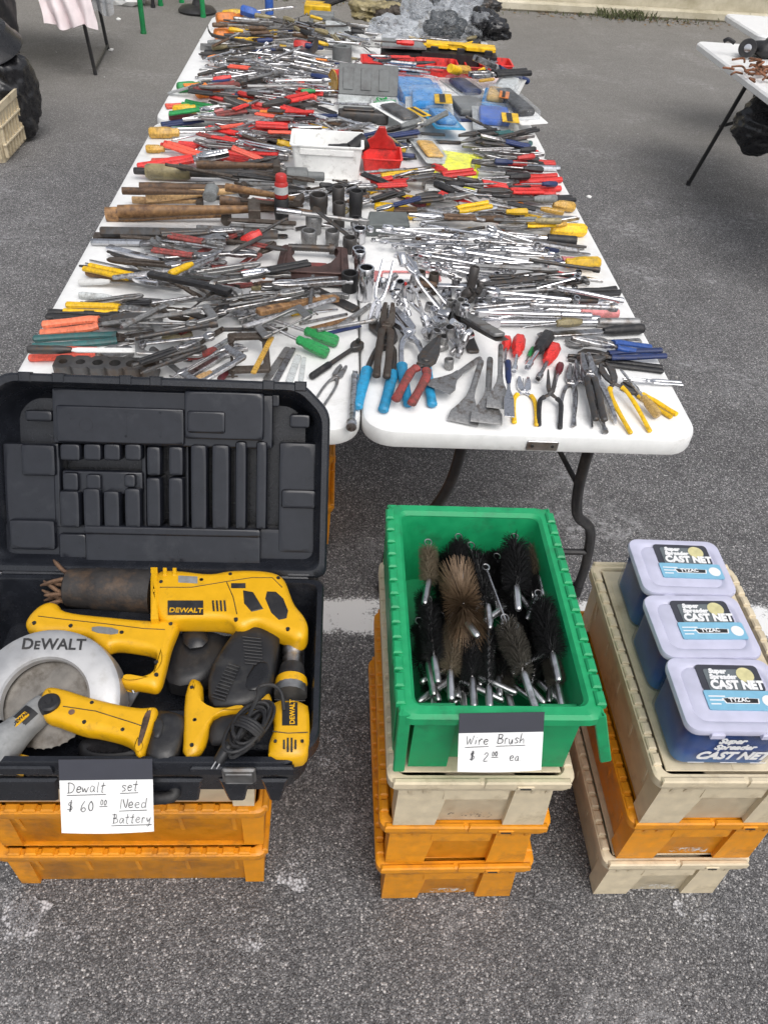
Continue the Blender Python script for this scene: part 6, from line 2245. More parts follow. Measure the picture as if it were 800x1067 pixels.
# ------------------------------------------------------------------ black tool case
defm('case_black', (.012, .0135, .018), .24, var=.2, rnd=.0, bump=.18, bscale=700, dirt=(.028, .029, .033), damt=.2, dscale=12)
defm('case_inside', (.013, .0145, .020), .18, var=.15, rnd=.0, bump=.08, bscale=500, dirt=(.028, .03, .035), damt=.16, dscale=10)
defm('dw_yellow', (.72, .385, .006), .36, var=.06, rnd=.03, bump=.08, bscale=900, dirt=(.36, .20, .02), damt=.13, dscale=25)
defm('dw_black', (.017, .017, .019), .45, var=.2, rnd=.1, bump=.1, bscale=900, dirt=(.05, .048, .045), damt=.25)
defm('rubber', (.014, .014, .016), .6, var=.2, bump=.25, bscale=1100, dirt=(.04, .038, .036), damt=.3)
defm('cast_alu', (.47, .47, .475), .42, .55, var=.06, rnd=0, bump=.1, bscale=500, dirt=(.36, .35, .34), damt=.2)
defm('saw_blade', (.22, .205, .185), .42, 1.0, var=.2, rnd=0, dirt=(.10, .085, .07), damt=.4)
defm('boot', (.030, .027, .026), .6, var=.3, rnd=0, bump=.4, bscale=160, dirt=(.085, .055, .035), damt=.32, dscale=30)
defm('rust_steel', (.17, .10, .06), .8, .3, var=.4, bump=.5, dirt=(.06, .035, .025), damt=.5)
CX0, CX1, CY0, CY1, CZ0, CZ1 = -.640, -.006, .655, 1.048, ZS + .002, .690
c = thing('tool_case', 'open black plastic tool case holding yellow power tools', 'tool case', ((CX0 + CX1) / 2, (CY0 + CY1) / 2, CZ0))
def oct_(i, ch=.045):
    return [(CX0 + ch, CY0 + i), (CX1 - ch, CY0 + i), (CX1 - i, CY0 + ch), (CX1 - i, CY1 - i), (CX0 + i, CY1 - i), (CX0 + i, CY0 + ch)]
def smo(p):
    return fil(p, .022, 5)
m = MB()
rings = []
for i, z in ((.030, CZ0), (.020, CZ0 + .010), (.010, CZ1 - .05), (.006, CZ1 - .036), (.0, CZ1 - .034), (.0, CZ1 - .004), (.003, CZ1), (.012, CZ1), (.014, CZ1 - .004), (.022, CZ0 + .05), (.034, CZ0 + .022)):
    rings.append([(x, y, z) for x, y in smo(oct_(i, .045 + i * .5))])
m.loft(rings)
# moulded wells and ribs on the case floor
m.box(CX0 + .12, CX1 - .06, CY1 - .11, CY1 - .05, CZ0 + .02, .655, .006)
m.box(CX0 + .10, CX0 + .36, CY0 + .24, CY0 + .27, CZ0 + .02, .661, .006)
m.box(CX1 - .16, CX1 - .05, CY0 + .05, CY0 + .10, CZ0 + .02, .652, .006)
m.box(CX1 - .26, CX1 - .20, CY0 + .06, CY0 + .12, CZ0 + .02, .661, .006)
m.box(CX0 + .05, CX0 + .30, CY0 + .10, CY0 + .16, CZ0 + .02, CZ0 + .06, .01, 2)
m.box(CX0 + .34, CX0 + .46, CY0 + .05, CY0 + .09, CZ0 + .02, CZ0 + .05, .01, 2)
m.box(CX1 - .21, CX1 - .17, CY0 + .22, CY1 - .06, CZ0 + .02, CZ0 + .06, .01, 2)
m.build('tub', 'case_black', c)
# front wall: raised panels either side of the handle well
for xa, xb in ((CX0 + .06, -.415), (-.30, -.19), (-.165, -.115), (-.098, -.055)):
    m = MB()
    m.T = Matrix.Translation((0, CY0 + .006, 0)) @ Matrix.Rotation(rad(90), 4, 'X')
    m.prism([(xa + .012, CZ0 + .014), (xb - .012, CZ0 + .014), (xb, CZ1 - .046), (xa, CZ1 - .046)], .0, .010, .004)
    m.build('front_panel', 'case_black', c)
for xa, xb in ((CX0 + .06, -.415), (-.205, -.045)):
    m = MB()
    m.box(xa, xb, CY0 - .005, CY0 + .004, CZ1 - .028, CZ1 - .006, .003)
    m.build('front_panel', 'case_black', c)
m = MB()
m.tube(spline([(-.395, CY0 + .004, CZ0 + .05), (-.385, CY0 - .012, CZ0 + .045), (-.25, CY0 - .014, CZ0 + .045), (-.238, CY0 + .004, CZ0 + .05)], 5), .010, 10)
m.build('handle', 'rubber', c)
lx = un(249, 800, CZ1).x
for lx_ in (lx, -.535):
    m = MB()
    m.T = Matrix.Translation((lx_, CY0 - .006, CZ1)) @ Matrix.Rotation(rad(90), 4, 'X')
    m.prism(rrect(-.026, .026, -.036, .003, .004, 3), 0, .008, .003)
    m.prism(rrect(-.022, .022, -.033, -.004, .003, 3), .008, .0105, .002)
    m.build('latch', 'dull_steel', c)
m = MB()
m.box(CX0 + .03, CX1 - .03, CY1 - .002, CY1 + .010, CZ1 - .012, CZ1 + .004, .003)
for k in range(2):
    xx = (-.055, -.49)[k]
    m.tube([(xx - .02, CY1 + .004, CZ1 + .006), (xx + .02, CY1 + .004, CZ1 + .006)], .0045, 8)
m.build('hinge', 'case_black', c)

# lid: leans back 32 degrees; relief boxes are set out in the lid's own plane
LEAN = rad(32.5)
HP = Vector((0, CY1 + .004, CZ1 + .004))
LU, LV = Vector((1, 0, 0)), Vector((0, math.sin(LEAN), math.cos(LEAN)))
LN = Vector((0, -math.cos(LEAN), math.sin(LEAN)))
LT = Matrix(((LU.x, LV.x, LN.x, HP.x), (LU.y, LV.y, LN.y, HP.y), (LU.z, LV.z, LN.z, HP.z), (0, 0, 0, 1)))
CAM = Vector((0, 0, CH))
def onplane(px, py, o, n):
    d = un(px, py, 0) - CAM
    t = (o - CAM).dot(n) / d.dot(n)
    return CAM + d * t
def luv(zx, zy, w=0.0):
    """pixel of the enlarged lid view to lid coordinates at height w above the hinge plane"""
    p = onplane(zx / 2.2857, 380 + zy / 2.2857, HP + LN * w, LN)
    q = p - HP
    return (q.dot(LU), q.dot(LV))
LL = luv(380, 36)[1]
lid = MB()
lid.T = LT
LX0, LX1 = CX0 + .0, CX1
def lo_(i, ch=.05):
    return [(LX0 + i, 0 + i), (LX1 - i, 0 + i), (LX1 - i, LL - ch), (LX1 - ch, LL - i), (LX0 + ch, LL - i), (LX0 + i, LL - ch)]
FD = -.082
lid.loft([[(x, y, z) for x, y in smo(lo_(i, .05 + i * .5))] for i, z in ((.02, FD - .010), (.006, FD), (.0, -.016), (-.004, -.014), (-.004, .0), (.0, .004), (.010, .004), (.016, -.004), (.030, FD + .018), (.044, FD))])
lid_o = lid.build('lid', 'case_black', c)
rel = MB()
rel.T = LT
def lb_(zx0, zy0, zx1, zy1, h, bev=.0025, r=.006):
    a = luv(zx0, zy1, h)
    b = luv(zx1, zy0, h)
    r = min(r, .005)
    rel.prism(rrect(a[0], b[0], a[1], b[1], min(r, (b[0] - a[0]) * .3, (b[1] - a[1]) * .3), 3), FD - .004, h, bev, 2, True)
lb_(128, 72, 650, 187, -.022, .003)
lb_(136, 106, 438, 184, -.012)
lb_(440, 68, 628, 176, -.004)
lb_(446, 112, 536, 162, .001, .003)
lb_(18, 190, 134, 445, -.036, .004)
lb_(24, 372, 130, 440, -.022, .004)
lb_(52, 192, 130, 264, -.024, .004)
lb_(662, 188, 754, 448, -.034, .004)
lb_(18, 394, 754, 490, -.036, .004)
bars = ((144, 190), (200, 240), (248, 286), (298, 336), (350, 382), (402, 436), (455, 492), (505, 546), (560, 587), (609, 636))
for k, (a, b) in enumerate(bars):
    if k < 4:
        lb_(a, 190, b, 228, -.014, .003)
        lb_(a, 302 - 6 * (k % 2), b - 2, 388, -.014, .004)
    elif k < 6:
        lb_(a, 196, b, 264, -.018, .004)
        lb_(a, 270, b, 386, -.014, .004)
    else:
        lb_(a, 184 if k > 7 else 192, b, 392, -.010, .004)
lb_(150, 256, 340, 306, -.034, .003)
lb_(150, 258, 186, 300, -.022, .003)
lb_(206, 262, 240, 300, -.024, .003)
lb_(296, 262, 322, 292, -.020, .003)
lb_(132, 188, 141, 388, -.034, .003)
lb_(340, 186, 348, 392, -.045, .002)
lb_(442, 186, 450, 392, -.045, .002)
lb_(200, 393, 620, 404, -.012, .003)
lb_(206, 408, 620, 482, -.016)
lb_(142, 404, 206, 470, -.026)
lb_(640, 70, 666, 100, -.030)
lb_(690, 120, 738, 150, -.026, .003)
lb_(670, 300, 752, 342, -.024, .004)
lb_(60, 110, 124, 134, -.045, .004, .01)
for zx, zy, r, h in ((205, 143, .013, -.012), (497, 138, .013, .001), (188, 462, .014, -.028), (575, 460, .013, -.016)):
    q = luv(zx, zy, h)
    old = rel.T
    rel.T = LT @ Matrix.Translation((q[0], q[1], h))
    rel.lathe([(r * .86, -.004), (r * .86, .0012), (r, .0012), (r, -.004)], 20, 'z', None, False, False)
    rel.T = old
# faint moulded ticks of the instruction lines and of the emblem frame
for row, (zx0, zx1, zy) in enumerate(((305, 452, 442), (303, 488, 458), (303, 410, 472))):
    x = zx0
    while x < zx1:
        w = R.uniform(8, 26)
        a, b = luv(x, zy + 3, -.016), luv(min(zx1, x + w), zy - 3, -.016)
        rel.prism([(a[0], a[1]), (b[0], a[1]), (b[0], b[1]), (a[0], b[1])], -.017, -.0152)
        x += w + 5
for zx0, zy0, zx1, zy1 in ((298, 112, 384, 115), (298, 170, 384, 173), (298, 112, 302, 173), (380, 112, 384, 173), (322, 128, 352, 132), (322, 150, 352, 154), (352, 128, 356, 160)):
    a, b = luv(zx0, zy1, -.012), luv(zx1, zy0, -.012)
    rel.prism([(a[0], a[1]), (b[0], a[1]), (b[0], b[1]), (a[0], b[1])], -.013, -.0113)
rel.build('lid_insert', 'case_inside', lid_o)
for zx in (60, 140, 300, 372, 640, 716):
    m = MB()
    m.T = LT
    a = luv(zx - 14, 36)
    m.box(a[0], a[0] + .022, LL - .012, LL + .006, -.012, .006, .002)
    m.build('lid_catch', 'case_black', lid_o)

# ------------------------------------------------------------------ power tools (outlines laid on their own resting heights)
def up(pts, z):
    return [tuple(un(x, y, z))[:2] for x, y in pts]
def flat_text(mb, s, px, py, z, size, ang=0.0, bold=.0, align='CENTER', shear=0.0):
    p = un(px, py, z)
    return text_mb(mb, s, size, Matrix.Translation((p.x, p.y, z)) @ Matrix.Rotation(ang, 4, 'Z'), bold, shear, .0003, align)

# reciprocating saw
z0, z1 = .664, .716
zc = .672
p = un(230, 620, zc)
c = thing('reciprocating_saw', 'yellow reciprocating saw with black boot lying along the back of the case', 'power saw', (p.x, p.y, z0))
m = MB()
m.prism(chaikin(up([(157, 591), (185, 591), (222, 597), (232, 592), (262, 591), (286, 593), (297, 600), (302, 614), (307, 628), (317, 638), (322, 650), (319, 662), (308, 664), (296, 657), (282, 652), (266, 645), (256, 652), (246, 651), (240, 643), (200, 642), (158, 643)], z1), 2), z0, z1, .014, 4)
m.prism(up([(157, 590), (164, 590), (165, 644), (157, 644)], z1), z0 - .002, z1 + .003, .006, 2)
for k in range(2):
    m.prism(up([(170 + 10 * k, 592), (174 + 10 * k, 592), (174 + 10 * k, 600), (170 + 10 * k, 600)], z1), z1 - .01, z1 + .002, .001)
m.build('body', 'dw_yellow', c)
m = MB()
m.prism(up([(253, 614), (264, 616), (275, 634), (262, 637), (254, 628)], z1 + .002), z1 - .02, z1 + .0015, .002)
m.build('trigger', 'dw_black', c)
m = MB()
m.prism(chaikin(up([(272, 615), (293, 616), (304, 644), (286, 648)], z1), 1), z1 - .02, z1 + .002, .003, 2)
m.build('grip', 'rubber', c)
m = MB()
m.prism(up([(175, 626), (212, 626), (212, 640), (175, 640)], z1), z1 - .002, z1 + .001, 0)
lb_o = m.build('label', 'black', c)
m = MB()
m.prism(up([(241, 608), (256, 608), (256, 613), (241, 613)], z1), z1 - .002, z1 + .001, 0)
m.build('label', 'black', c)
m = MB()
for k in range(4):
    m.prism(up([(221 + 4 * k, 626), (223 + 4 * k, 626), (224 + 4 * k, 637), (222 + 4 * k, 637)], z1), z1 - .002, z1 + .0012, 0)
m.build('vent', 'black', c)
m = MB()
flat_text(m, 'DEWALT', 193.5, 638, z1 + .0013, .0146, 0, .0004)
m.build('lettering', 'dw_yellow', lb_o)
A, B = un(72, 612, zc), un(160, 617, zc)
m = MB()
d = B - A
m.T = Matrix.Translation(A) @ Matrix.Rotation(math.atan2(d.y, d.x), 4, 'Z')
l_ = d.length
m.lathe([(.030, -.004), (.036, .0), (.038, .02), (.039, l_ * .3), (.041, l_ * .32), (.041, l_ * .55), (.042, l_ * .9), (.043, l_)], 28, 'x')
m.build('boot', 'boot', c)
m = MB()
q = random.Random(4)
for k in range(16):
    s = A + Vector((-.005, q.uniform(-.03, .03), q.uniform(-.02, .03)))
    pts = [s + Vector((.02, 0, 0)), s + Vector((-.008 * q.random(), 0, 0)), s + Vector((-q.uniform(.015, .045), q.uniform(-.02, .02), q.uniform(-.015, .02)))]
    m.tube(spline(pts, 3), [.005] * 3 + [.004] * 3 + [.0015], 6)
m.tube([A + Vector((.0, .01, .01)), A + Vector((-.03, .03, .02)), A + Vector((-.045, .045, .025))], .004, 6)
m.build('blade_clamp', 'rust_steel', c)

for px, py in ((168, 606), (210, 604), (240, 598), (246, 645), (300, 655), (290, 602)):
    q = un(px, py, z1)
    m = MB()
    m.T = Matrix.Translation((q.x, q.y, z1 - .004))
    m.lathe([(.0036, 0), (.0036, .0046), (.0022, .0046), (.0022, .0040), (.001, .0040)], 12)
    m.build('screw', 'dw_black', c)
m = MB()
m.tube([Vector((*up([p_], z1)[0], z1 + .0001)) for p_ in ((167, 612), (200, 612), (236, 606), (262, 602), (284, 602), (294, 612))], .0009, 5)
m.tube([Vector((*up([p_], z1)[0], z1 + .0001)) for p_ in ((236, 606), (243, 622), (247, 640))], .0009, 5)
m.build('seam', 'dw_black', c)
m = MB()
m.prism(up([(186, 600), (206, 601), (206, 608), (186, 607)], z1), z1 - .002, z1 + .0008)
m.build('rating_plate', 'mid_grey', c)

# circular saw
z0, z1 = .664, .700
p = un(100, 670, z0)
c = thing('circular_saw', 'yellow circular saw with silver blade guard at the left of the case', 'circular saw', (p.x, p.y, z0))
m = MB()
m.prism(chaikin(up([(44, 626), (54, 624), (62, 628), (65, 636), (112, 640), (157, 645), (176, 643), (188, 636), (187, 648), (178, 668), (173, 690), (166, 716), (150, 712), (125, 709), (125, 701), (158, 703), (161, 688), (164, 676), (140, 672), (118, 669), (112, 674), (100, 667), (92, 658), (60, 656), (40, 657), (27, 652), (25, 645), (33, 634)], z1), 2), z0, z1, .013, 4)
m.build('handle', 'dw_yellow', c)
m = MB()
for hx, hy in ((36, 649), (74, 652), (127, 659), (178, 650), (163, 703), (163, 690)):
    q = un(hx, hy, z1)
    m.T = Matrix.Translation((q.x, q.y, z1 - .003))
    m.lathe([(.0036, 0), (.0036, .0042), (.001, .0042)], 12)
m.build('screw_hole', 'dw_black', c)
m = MB()
m.tube([Vector((*up([p_], z1)[0], z1 + .0001)) for p_ in ((40, 642), (64, 645), (110, 650), (150, 655), (172, 656))], .0009, 5)
m.build('seam', 'dw_black', c)
m = MB()
m.prism(chaikin(up([(96, 652), (124, 655), (123, 662), (96, 659)], z1), 1), z1 - .002, z1 + .0012, .0005)
m.build('rating_plate', 'mid_grey', c)
# guard and blade in a plane tilted towards the viewer
gc = un(52, 735, .665)
GT = Matrix.Translation((gc.x, gc.y, .668)) @ Matrix.Rotation(rad(24), 4, 'X')
GR_ = .122
m = MB()
n = 40
def gring(r, z, a0=-25, a1=205):
    return [(r * math.cos(rad(a0 + (a1 - a0) * k / n)), r * math.sin(rad(a0 + (a1 - a0) * k / n)), z) for k in range(n + 1)]
m.T = GT
m.loft([gring(GR_ * .57, .010), gring(GR_ * .57, .026), gring(GR_ * .60, .030), gring(GR_ * .92, .030), gring(GR_ * .985, .024), gring(GR_, .012), gring(GR_, -.030)], False, False, False)
m.tube([(GR_ * .93 * math.cos(rad(-20)), GR_ * .93 * math.sin(rad(-20)), .01), (GR_ * 1.18, -.03, .0)], .006, 8)
bg_o = m.build('blade_guard', 'cast_alu', c)
m = MB()
m.T = GT
nt_ = 36
pts = []
for k in range(nt_):
    a = 2 * math.pi * k / nt_
    pts += [(GR_ * .585 * math.cos(a), GR_ * .585 * math.sin(a)), (GR_ * .60 * math.cos(a + .05), GR_ * .60 * math.sin(a + .05)), (GR_ * .585 * math.cos(a + .09), GR_ * .585 * math.sin(a + .09))]
m.prism(pts, .002, .0045)
m.lathe([(.02, .0045), (.02, .012), (.012, .014), (.001, .014)], 18)
m.build('blade', 'saw_blade', c)
m = MB()
m.T = GT
m.loft([gring(GR_ * .70, .006, 190, 262), gring(GR_ * .70, .020, 190, 262), gring(GR_ * .95, .018, 190, 262), gring(GR_ * .97, -.01, 190, 262)], False, False, False)
m.build('lower_guard', 'dw_yellow', c)
m = MB()
m.T = GT
b_ = .0006
xo = -.050
for s_, sz in (('D', .026), ('E', .0195), ('WALT', .026)):
    xo += text_mb(m, s_, sz, Matrix.Translation((xo, GR_ * .70, .0306)), b_, 0, .0003) + .0012
m.build('lettering', 'black', bg_o)
m = MB()
A, B = un(118, 702, .665), un(160, 712, .655)
m.T = Matrix.Translation((A.x, A.y, .64)) @ Matrix.Rotation(-.3, 4, 'Z')
m.box(-.02, .05, -.05, .0, .0, .004, .001)
m.T = None
m.tube([un(120, 712, .68), un(136, 712, .68), un(140, 722, .67)], .003, 8)
m.build('shoe', 'steel', c)

# flashlight with a pivoting head
z0, z1 = .666, .705
p = un(90, 745, z0)
c = thing('work_light', 'yellow pivoting work light with grey ribbed head at the front left of the case', 'work light', (p.x, p.y, z0))
m = MB()
m.prism(chaikin(up([(48, 711), (67, 715), (79, 719), (94, 724), (146, 736), (157, 733), (165, 734), (162, 748), (155, 766), (148, 784), (141, 784), (137, 769), (101, 760), (88, 759), (70, 753), (58, 748), (45, 745), (41, 735), (41, 722)], z1), 2), z0, z1, .014, 4)
m.build('body', 'dw_yellow', c)
m = MB()
m.prism(chaikin(up([(150, 745), (156, 739), (158, 742), (152, 762), (146, 778), (143, 776), (146, 762)], z1), 1), z1 - .004, z1 + .0012, .001)
m.build('release_slot', 'rust', c)
m = MB()
m.tube([Vector((*up([p_], z1)[0], z1 + .0001)) for p_ in ((66, 736), (100, 741), (135, 752), (150, 757))], .0009, 5)
m.build('seam', 'dw_black', c)
for px, py in ((96, 732), (128, 760), (88, 752)):
    q = un(px, py, z1)
    m = MB()
    m.T = Matrix.Translation((q.x, q.y, z1 - .004))
    m.lathe([(.0032, 0), (.0032, .0045), (.002, .0045), (.002, .0040), (.001, .0040)], 12)
    m.build('screw', 'dw_black', c)
m = MB()
m.prism(chaikin(up([(162, 736), (180, 739), (193, 744), (191, 762), (181, 790), (160, 790), (150, 783), (157, 766)], z1 - .01), 1), z0 - .03, z1 - .008, .010, 3)
m.prism(chaikin(up([(162, 748), (172, 750), (168, 770), (158, 768)], z1 - .008), 1), z1 - .012, z1 - .004, .003, 2)
m.build('battery_foot', 'dw_black', c)
A, B = un(46, 737, .672), un(-14, 792, .672)
d = B - A
m = MB()
m.T = Matrix.Translation(A) @ Matrix.Rotation(math.atan2(d.y, d.x), 4, 'Z')
l_ = d.length
m.lathe([(.022, -.005), (.024, .01), (.024, l_ * .35), (.026, l_ * .5), (.034, l_ * .85), (.036, l_ * .95), (.032, l_)], 26, 'x', lambda t, z: 1 + (.02 * math.cos(26 * t) if z > l_ * .45 else 0))
hd_o = m.build('head', 'mid_grey', c)
m = MB()
m.T = Matrix.Translation(un(52, 733, z1)) 
m.lathe([(.017, -.012), (.017, .004), (.014, .007), (.006, .007), (.005, .009), (.001, .009)], 22)
m.build('pivot', 'dw_black', c)
m = MB()
q = un(75, 742, z1)
m.T = Matrix.Translation(q)
m.lathe([(.005, -.002), (.005, .001), (.001, .001)], 12)
m.build('screw', 'rust', c)
ax = math.atan2(d.y, d.x)
LTm = Matrix.Translation(A) @ Matrix.Rotation(ax, 4, 'Z')
m = MB()
m.T = LTm
for nm, r_, a0, a1, x0_, x1_ in (('b', .0248, 52, 118, .020, .066),):
    gr = []
    for k in range(9):
        a = rad(a0 + (a1 - a0) * k / 8)
        gr.append((r_ * math.cos(a), r_ * math.sin(a)))
    m.loft([[(x0_, y, z) for y, z in gr], [(x1_, y, z) for y, z in gr]], False, False, False)
m.build('label', 'black', hd_o)
m = MB()
m.T = LTm
m.prism(rrect(.030, .060, -.002, .009, .001, 1), .0238, .0252)
m.build('label_band', 'dw_yellow', hd_o)
m = MB()
text_mb(m, 'DEWALT', .0085, LTm @ Matrix.Translation((.058, .0058, .0254)) @ Matrix.Rotation(math.pi, 4, 'Z'), .0003)
m.build('lettering', 'black', hd_o)

# drill
zc = .665
p = un(290, 740, zc)
c = thing('cordless_drill', 'yellow cordless drill with grey chuck standing along the right side of the case', 'drill', (p.x, p.y, .63))
A, B = un(304, 654, zc), un(300, 788, zc)
DX = un(303, 720, zc).x
def dl(parts, mt, nm):
    m = MB()
    m.T = Matrix.Translation((DX, 0, zc))
    m.lathe(parts, 28, 'y')
    return m.build(nm, mt, c)
yy = lambda py: un(303, py, zc).y
dl([(.001, yy(655)), (.006, yy(656)), (.009, yy(660)), (.0165, yy(668)), (.019, yy(676)), (.019, yy(680)), (.016, yy(682)), (.016, yy(686)), (.0185, yy(687)), (.0185, yy(695)), (.001, yy(696))][::-1], 'steel', 'chuck')
dl([(.001, yy(694)), (.021, yy(695)), (.024, yy(704)), (.025, yy(708)), (.001, yy(709))][::-1], 'dw_black', 'collar')
dl([(.001, yy(708)), (.0275, yy(709)), (.0285, yy(713)), (.0275, yy(717)), (.001, yy(717))][::-1], 'dw_yellow', 'clutch_ring')
m = MB()
m.T = Matrix.Translation((DX, 0, zc))
m.lathe([(.001, yy(716)), (.028, yy(717)), (.028, yy(725)), (.001, yy(726))][::-1], 36, 'y', lambda t, z: 1 + .02 * math.cos(18 * t))
m.build('torque_collar', 'dull_steel', c)
m = MB()
z1 = .705
m.prism(chaikin(up([(283, 724), (320, 726), (323, 745), (322, 778), (314, 787), (279, 786), (280, 768), (286, 756), (284, 742)], z1), 1), .655, z1, .014, 4)
m.prism(chaikin(up([(255, 733), (276, 716), (283, 722), (283, 735), (270, 739), (260, 738)], .69), 1), .660, .688, .008, 2)
m.prism(chaikin(up([(211, 741), (245, 733), (264, 735), (262, 740), (231, 743), (219, 748), (216, 770), (207, 785), (190, 787), (191, 761), (192, 726), (196, 711), (200, 704), (211, 709), (212, 728)], .69), 1), .664, .694, .011, 3)
m.build('body', 'dw_yellow', c)
m = MB()
m.prism(chaikin(up([(219, 748), (231, 742), (260, 739), (270, 746), (262, 764), (232, 771), (216, 771)], .69), 1), .660, .690, .012, 3)
m.build('grip', 'rubber', c)
m = MB()
m.prism(up([(294, 732), (310, 732), (310, 756), (294, 756)], z1), z1 - .002, z1 + .001)
lb_o = m.build('label', 'black', c)
m = MB()
for k in range(4):
    m.prism(up([(295 + 4 * k, 771 - (k in (1, 2)) * 2), (297 + 4 * k, 771 - (k in (1, 2)) * 2), (297 + 4 * k, 780 + (k in (1, 2)) * 3), (295 + 4 * k, 780 + (k in (1, 2)) * 3)], z1), z1 - .002, z1 + .001)
for hx, hy in ((287, 772), (315, 772)):
    m.prism(circ(*up([(hx, hy)], z1)[0], .0026, 10), z1 - .002, z1 + .001)
m.build('vent', 'black', c)
m = MB()
q = un(307, 754.5, z1 + .0013)
text_mb(m, 'DEWALT', .0115, Matrix.Translation(q) @ Matrix.Rotation(math.pi / 2 + .05, 4, 'Z'), .0003)
m.build('lettering', 'dw_yellow', lb_o)

m = MB()
m.tube([Vector((*up([p_], z1)[0], z1 + .0001)) for p_ in ((284, 762), (300, 764), (321, 763))], .0009, 5)
m.tube([Vector((*up([p_], z1)[0], z1 + .0001)) for p_ in ((286, 729), (300, 730), (318, 730))], .0009, 5)
m.build('seam', 'dw_black', c)
for px, py in ((200, 716), (200, 776), (203, 750)):
    q = un(px, py, .694)
    m = MB()
    m.T = Matrix.Translation((q.x, q.y, .690))
    m.lathe([(.0032, 0), (.0032, .0045), (.002, .0045), (.002, .0040), (.001, .0040)], 12)
    m.build('screw', 'dw_black', c)

# charger, battery, cord
p = un(252, 688, .62)
c = thing('battery_charger', 'black ribbed battery charger wedged between saw and drill', 'charger', (p.x, p.y, .60))
m = MB()
m.prism(chaikin(up([(259, 640), (292, 656), (289, 674), (283, 713), (264, 733), (240, 733), (217, 730), (216, 696), (229, 675), (241, 658)], .70), 1), .615, .700, .012, 3)
m.build('housing', 'dw_black', c)
m = MB()
e0, e1 = Vector((*up([(262, 655)], .70)[0], 0)), Vector((*up([(280, 664)], .70)[0], 0))
st = Vector((*up([(222, 722)], .70)[0], 0)) - Vector((*up([(238, 690)], .70)[0], 0))
for k in range(11):
    a = Vector((*up([(238 - 1.7 * k + 0, 692 + 3.4 * k)], .70)[0], .701))
    b = Vector((*up([(250 - 1.5 * k + 0, 696 + 3.4 * k)], .70)[0], .701))
    m.tube([a, b], .0021, 6)
for k in range(9):
    a = Vector((*up([(253 + .3 * k, 664 + 3.4 * k)], .70)[0], .701))
    b = Vector((*up([(272 + .3 * k, 666 + 3.4 * k)], .70)[0], .701))
    m.tube([a, b], .0016, 6)
m.build('cooling_rib', 'dw_black', c)
m = MB()
m.prism(chaikin(up([(268, 688), (282, 692), (278, 712), (262, 722), (254, 712)], .70), 1), .699, .7035, .002, 2)
m.build('cover', 'black_gloss', c)
p = un(200, 675, .60)
c = thing('battery_pack', 'black battery pack in the well below the reciprocating saw', 'battery', (p.x, p.y, .59))
m = MB()
m.prism(chaikin(up([(186, 646), (232, 650), (240, 664), (228, 690), (214, 706), (178, 712), (168, 694), (178, 668)], .655), 1), .60, .655, .012, 3)
m.build('housing', 'dw_black', c)
m = MB()
m.prism(chaikin(up([(190, 654), (216, 656), (218, 676), (192, 680)], .655), 1), .654, .672, .008, 2)
m.build('terminal_post', 'black_gloss', c)
p = un(112, 776, .61)
c = thing('battery_pack', 'black battery pack lying under the work light at the front of the case', 'battery', (p.x, p.y, .59))
m = MB()
m.prism(chaikin(up([(78, 770), (96, 762), (140, 764), (150, 778), (146, 790), (84, 790)], .65), 2), .595, .650, .014, 3)
m.build('housing', 'dw_black', c)
m = MB()
cc = un(114, 780, .651)
m.loft([[(x, y, .651) for x, y in circ(cc.x, cc.y, .036, 24, .009)], [(x, y, .653) for x, y in circ(cc.x, cc.y, .034, 24, .008)], [(x, y, .6525) for x, y in circ(cc.x, cc.y, .026, 24, .005)]], False, True)
m.build('button', 'black_gloss', c)
m = MB()
q = random.Random(11)
a = un(276, 735, .72)
b = un(246, 777, .72)
mid = (a + b) / 2
pts = []
dirv = (a - b).normalized()
nv = Vector((-dirv.y, dirv.x, 0))
for k in range(150):
    t = k / 149
    ang = t * 2 * math.pi * 6.5
    rx, ry = .046 + .006 * math.sin(k * .21), .019 + .006 * math.sin(k * .13 + 1)
    sh = .012 * math.sin(k * .047)
    pts.append(mid + dirv * (rx * math.cos(ang) + sh) + nv * (ry * math.sin(ang)) + Vector((0, 0, -.012 + .012 * math.sin(ang * .5) + .014 * t)))
wrap = []
for k in range(60):
    t = k / 59
    ang = t * 2 * math.pi * 4
    wrap.append(mid - dirv * (.018 - .02 * t) + nv * .024 * math.cos(ang) + Vector((0, 0, .024 * math.sin(ang) * .8)))
loop = spline([pts[-1], un(268, 728, .735), un(270, 716, .735), un(284, 714, .73), un(293, 722, .725), un(296, 740, .715)], 6)
m.tube(pts, .0032, 7)
m.tube(wrap, .0032, 7)
m.tube(loop, .0032, 7)
c = thing('power_cord', 'coiled black power cord resting against the drill', 'cord', tuple(mid))
cb_o = m.build('cable', 'rubber', c)
m = MB()
e0, e1 = un(236, 780, .705), un(228, 793, .69)
m.tube([pts[0], e0, e1], [.004, .010, .009], 10)
pg_o = m.build('plug', 'dw_black', c)
for s in (-1, 1):
    o_ = Vector((.004 * s, 0, 0))
    m = MB()
    m.tube([e1 + o_, e1 + o_ + (e1 - e0).normalized() * .014], .0015, 6)
    m.build('prong', 'steel', pg_o)

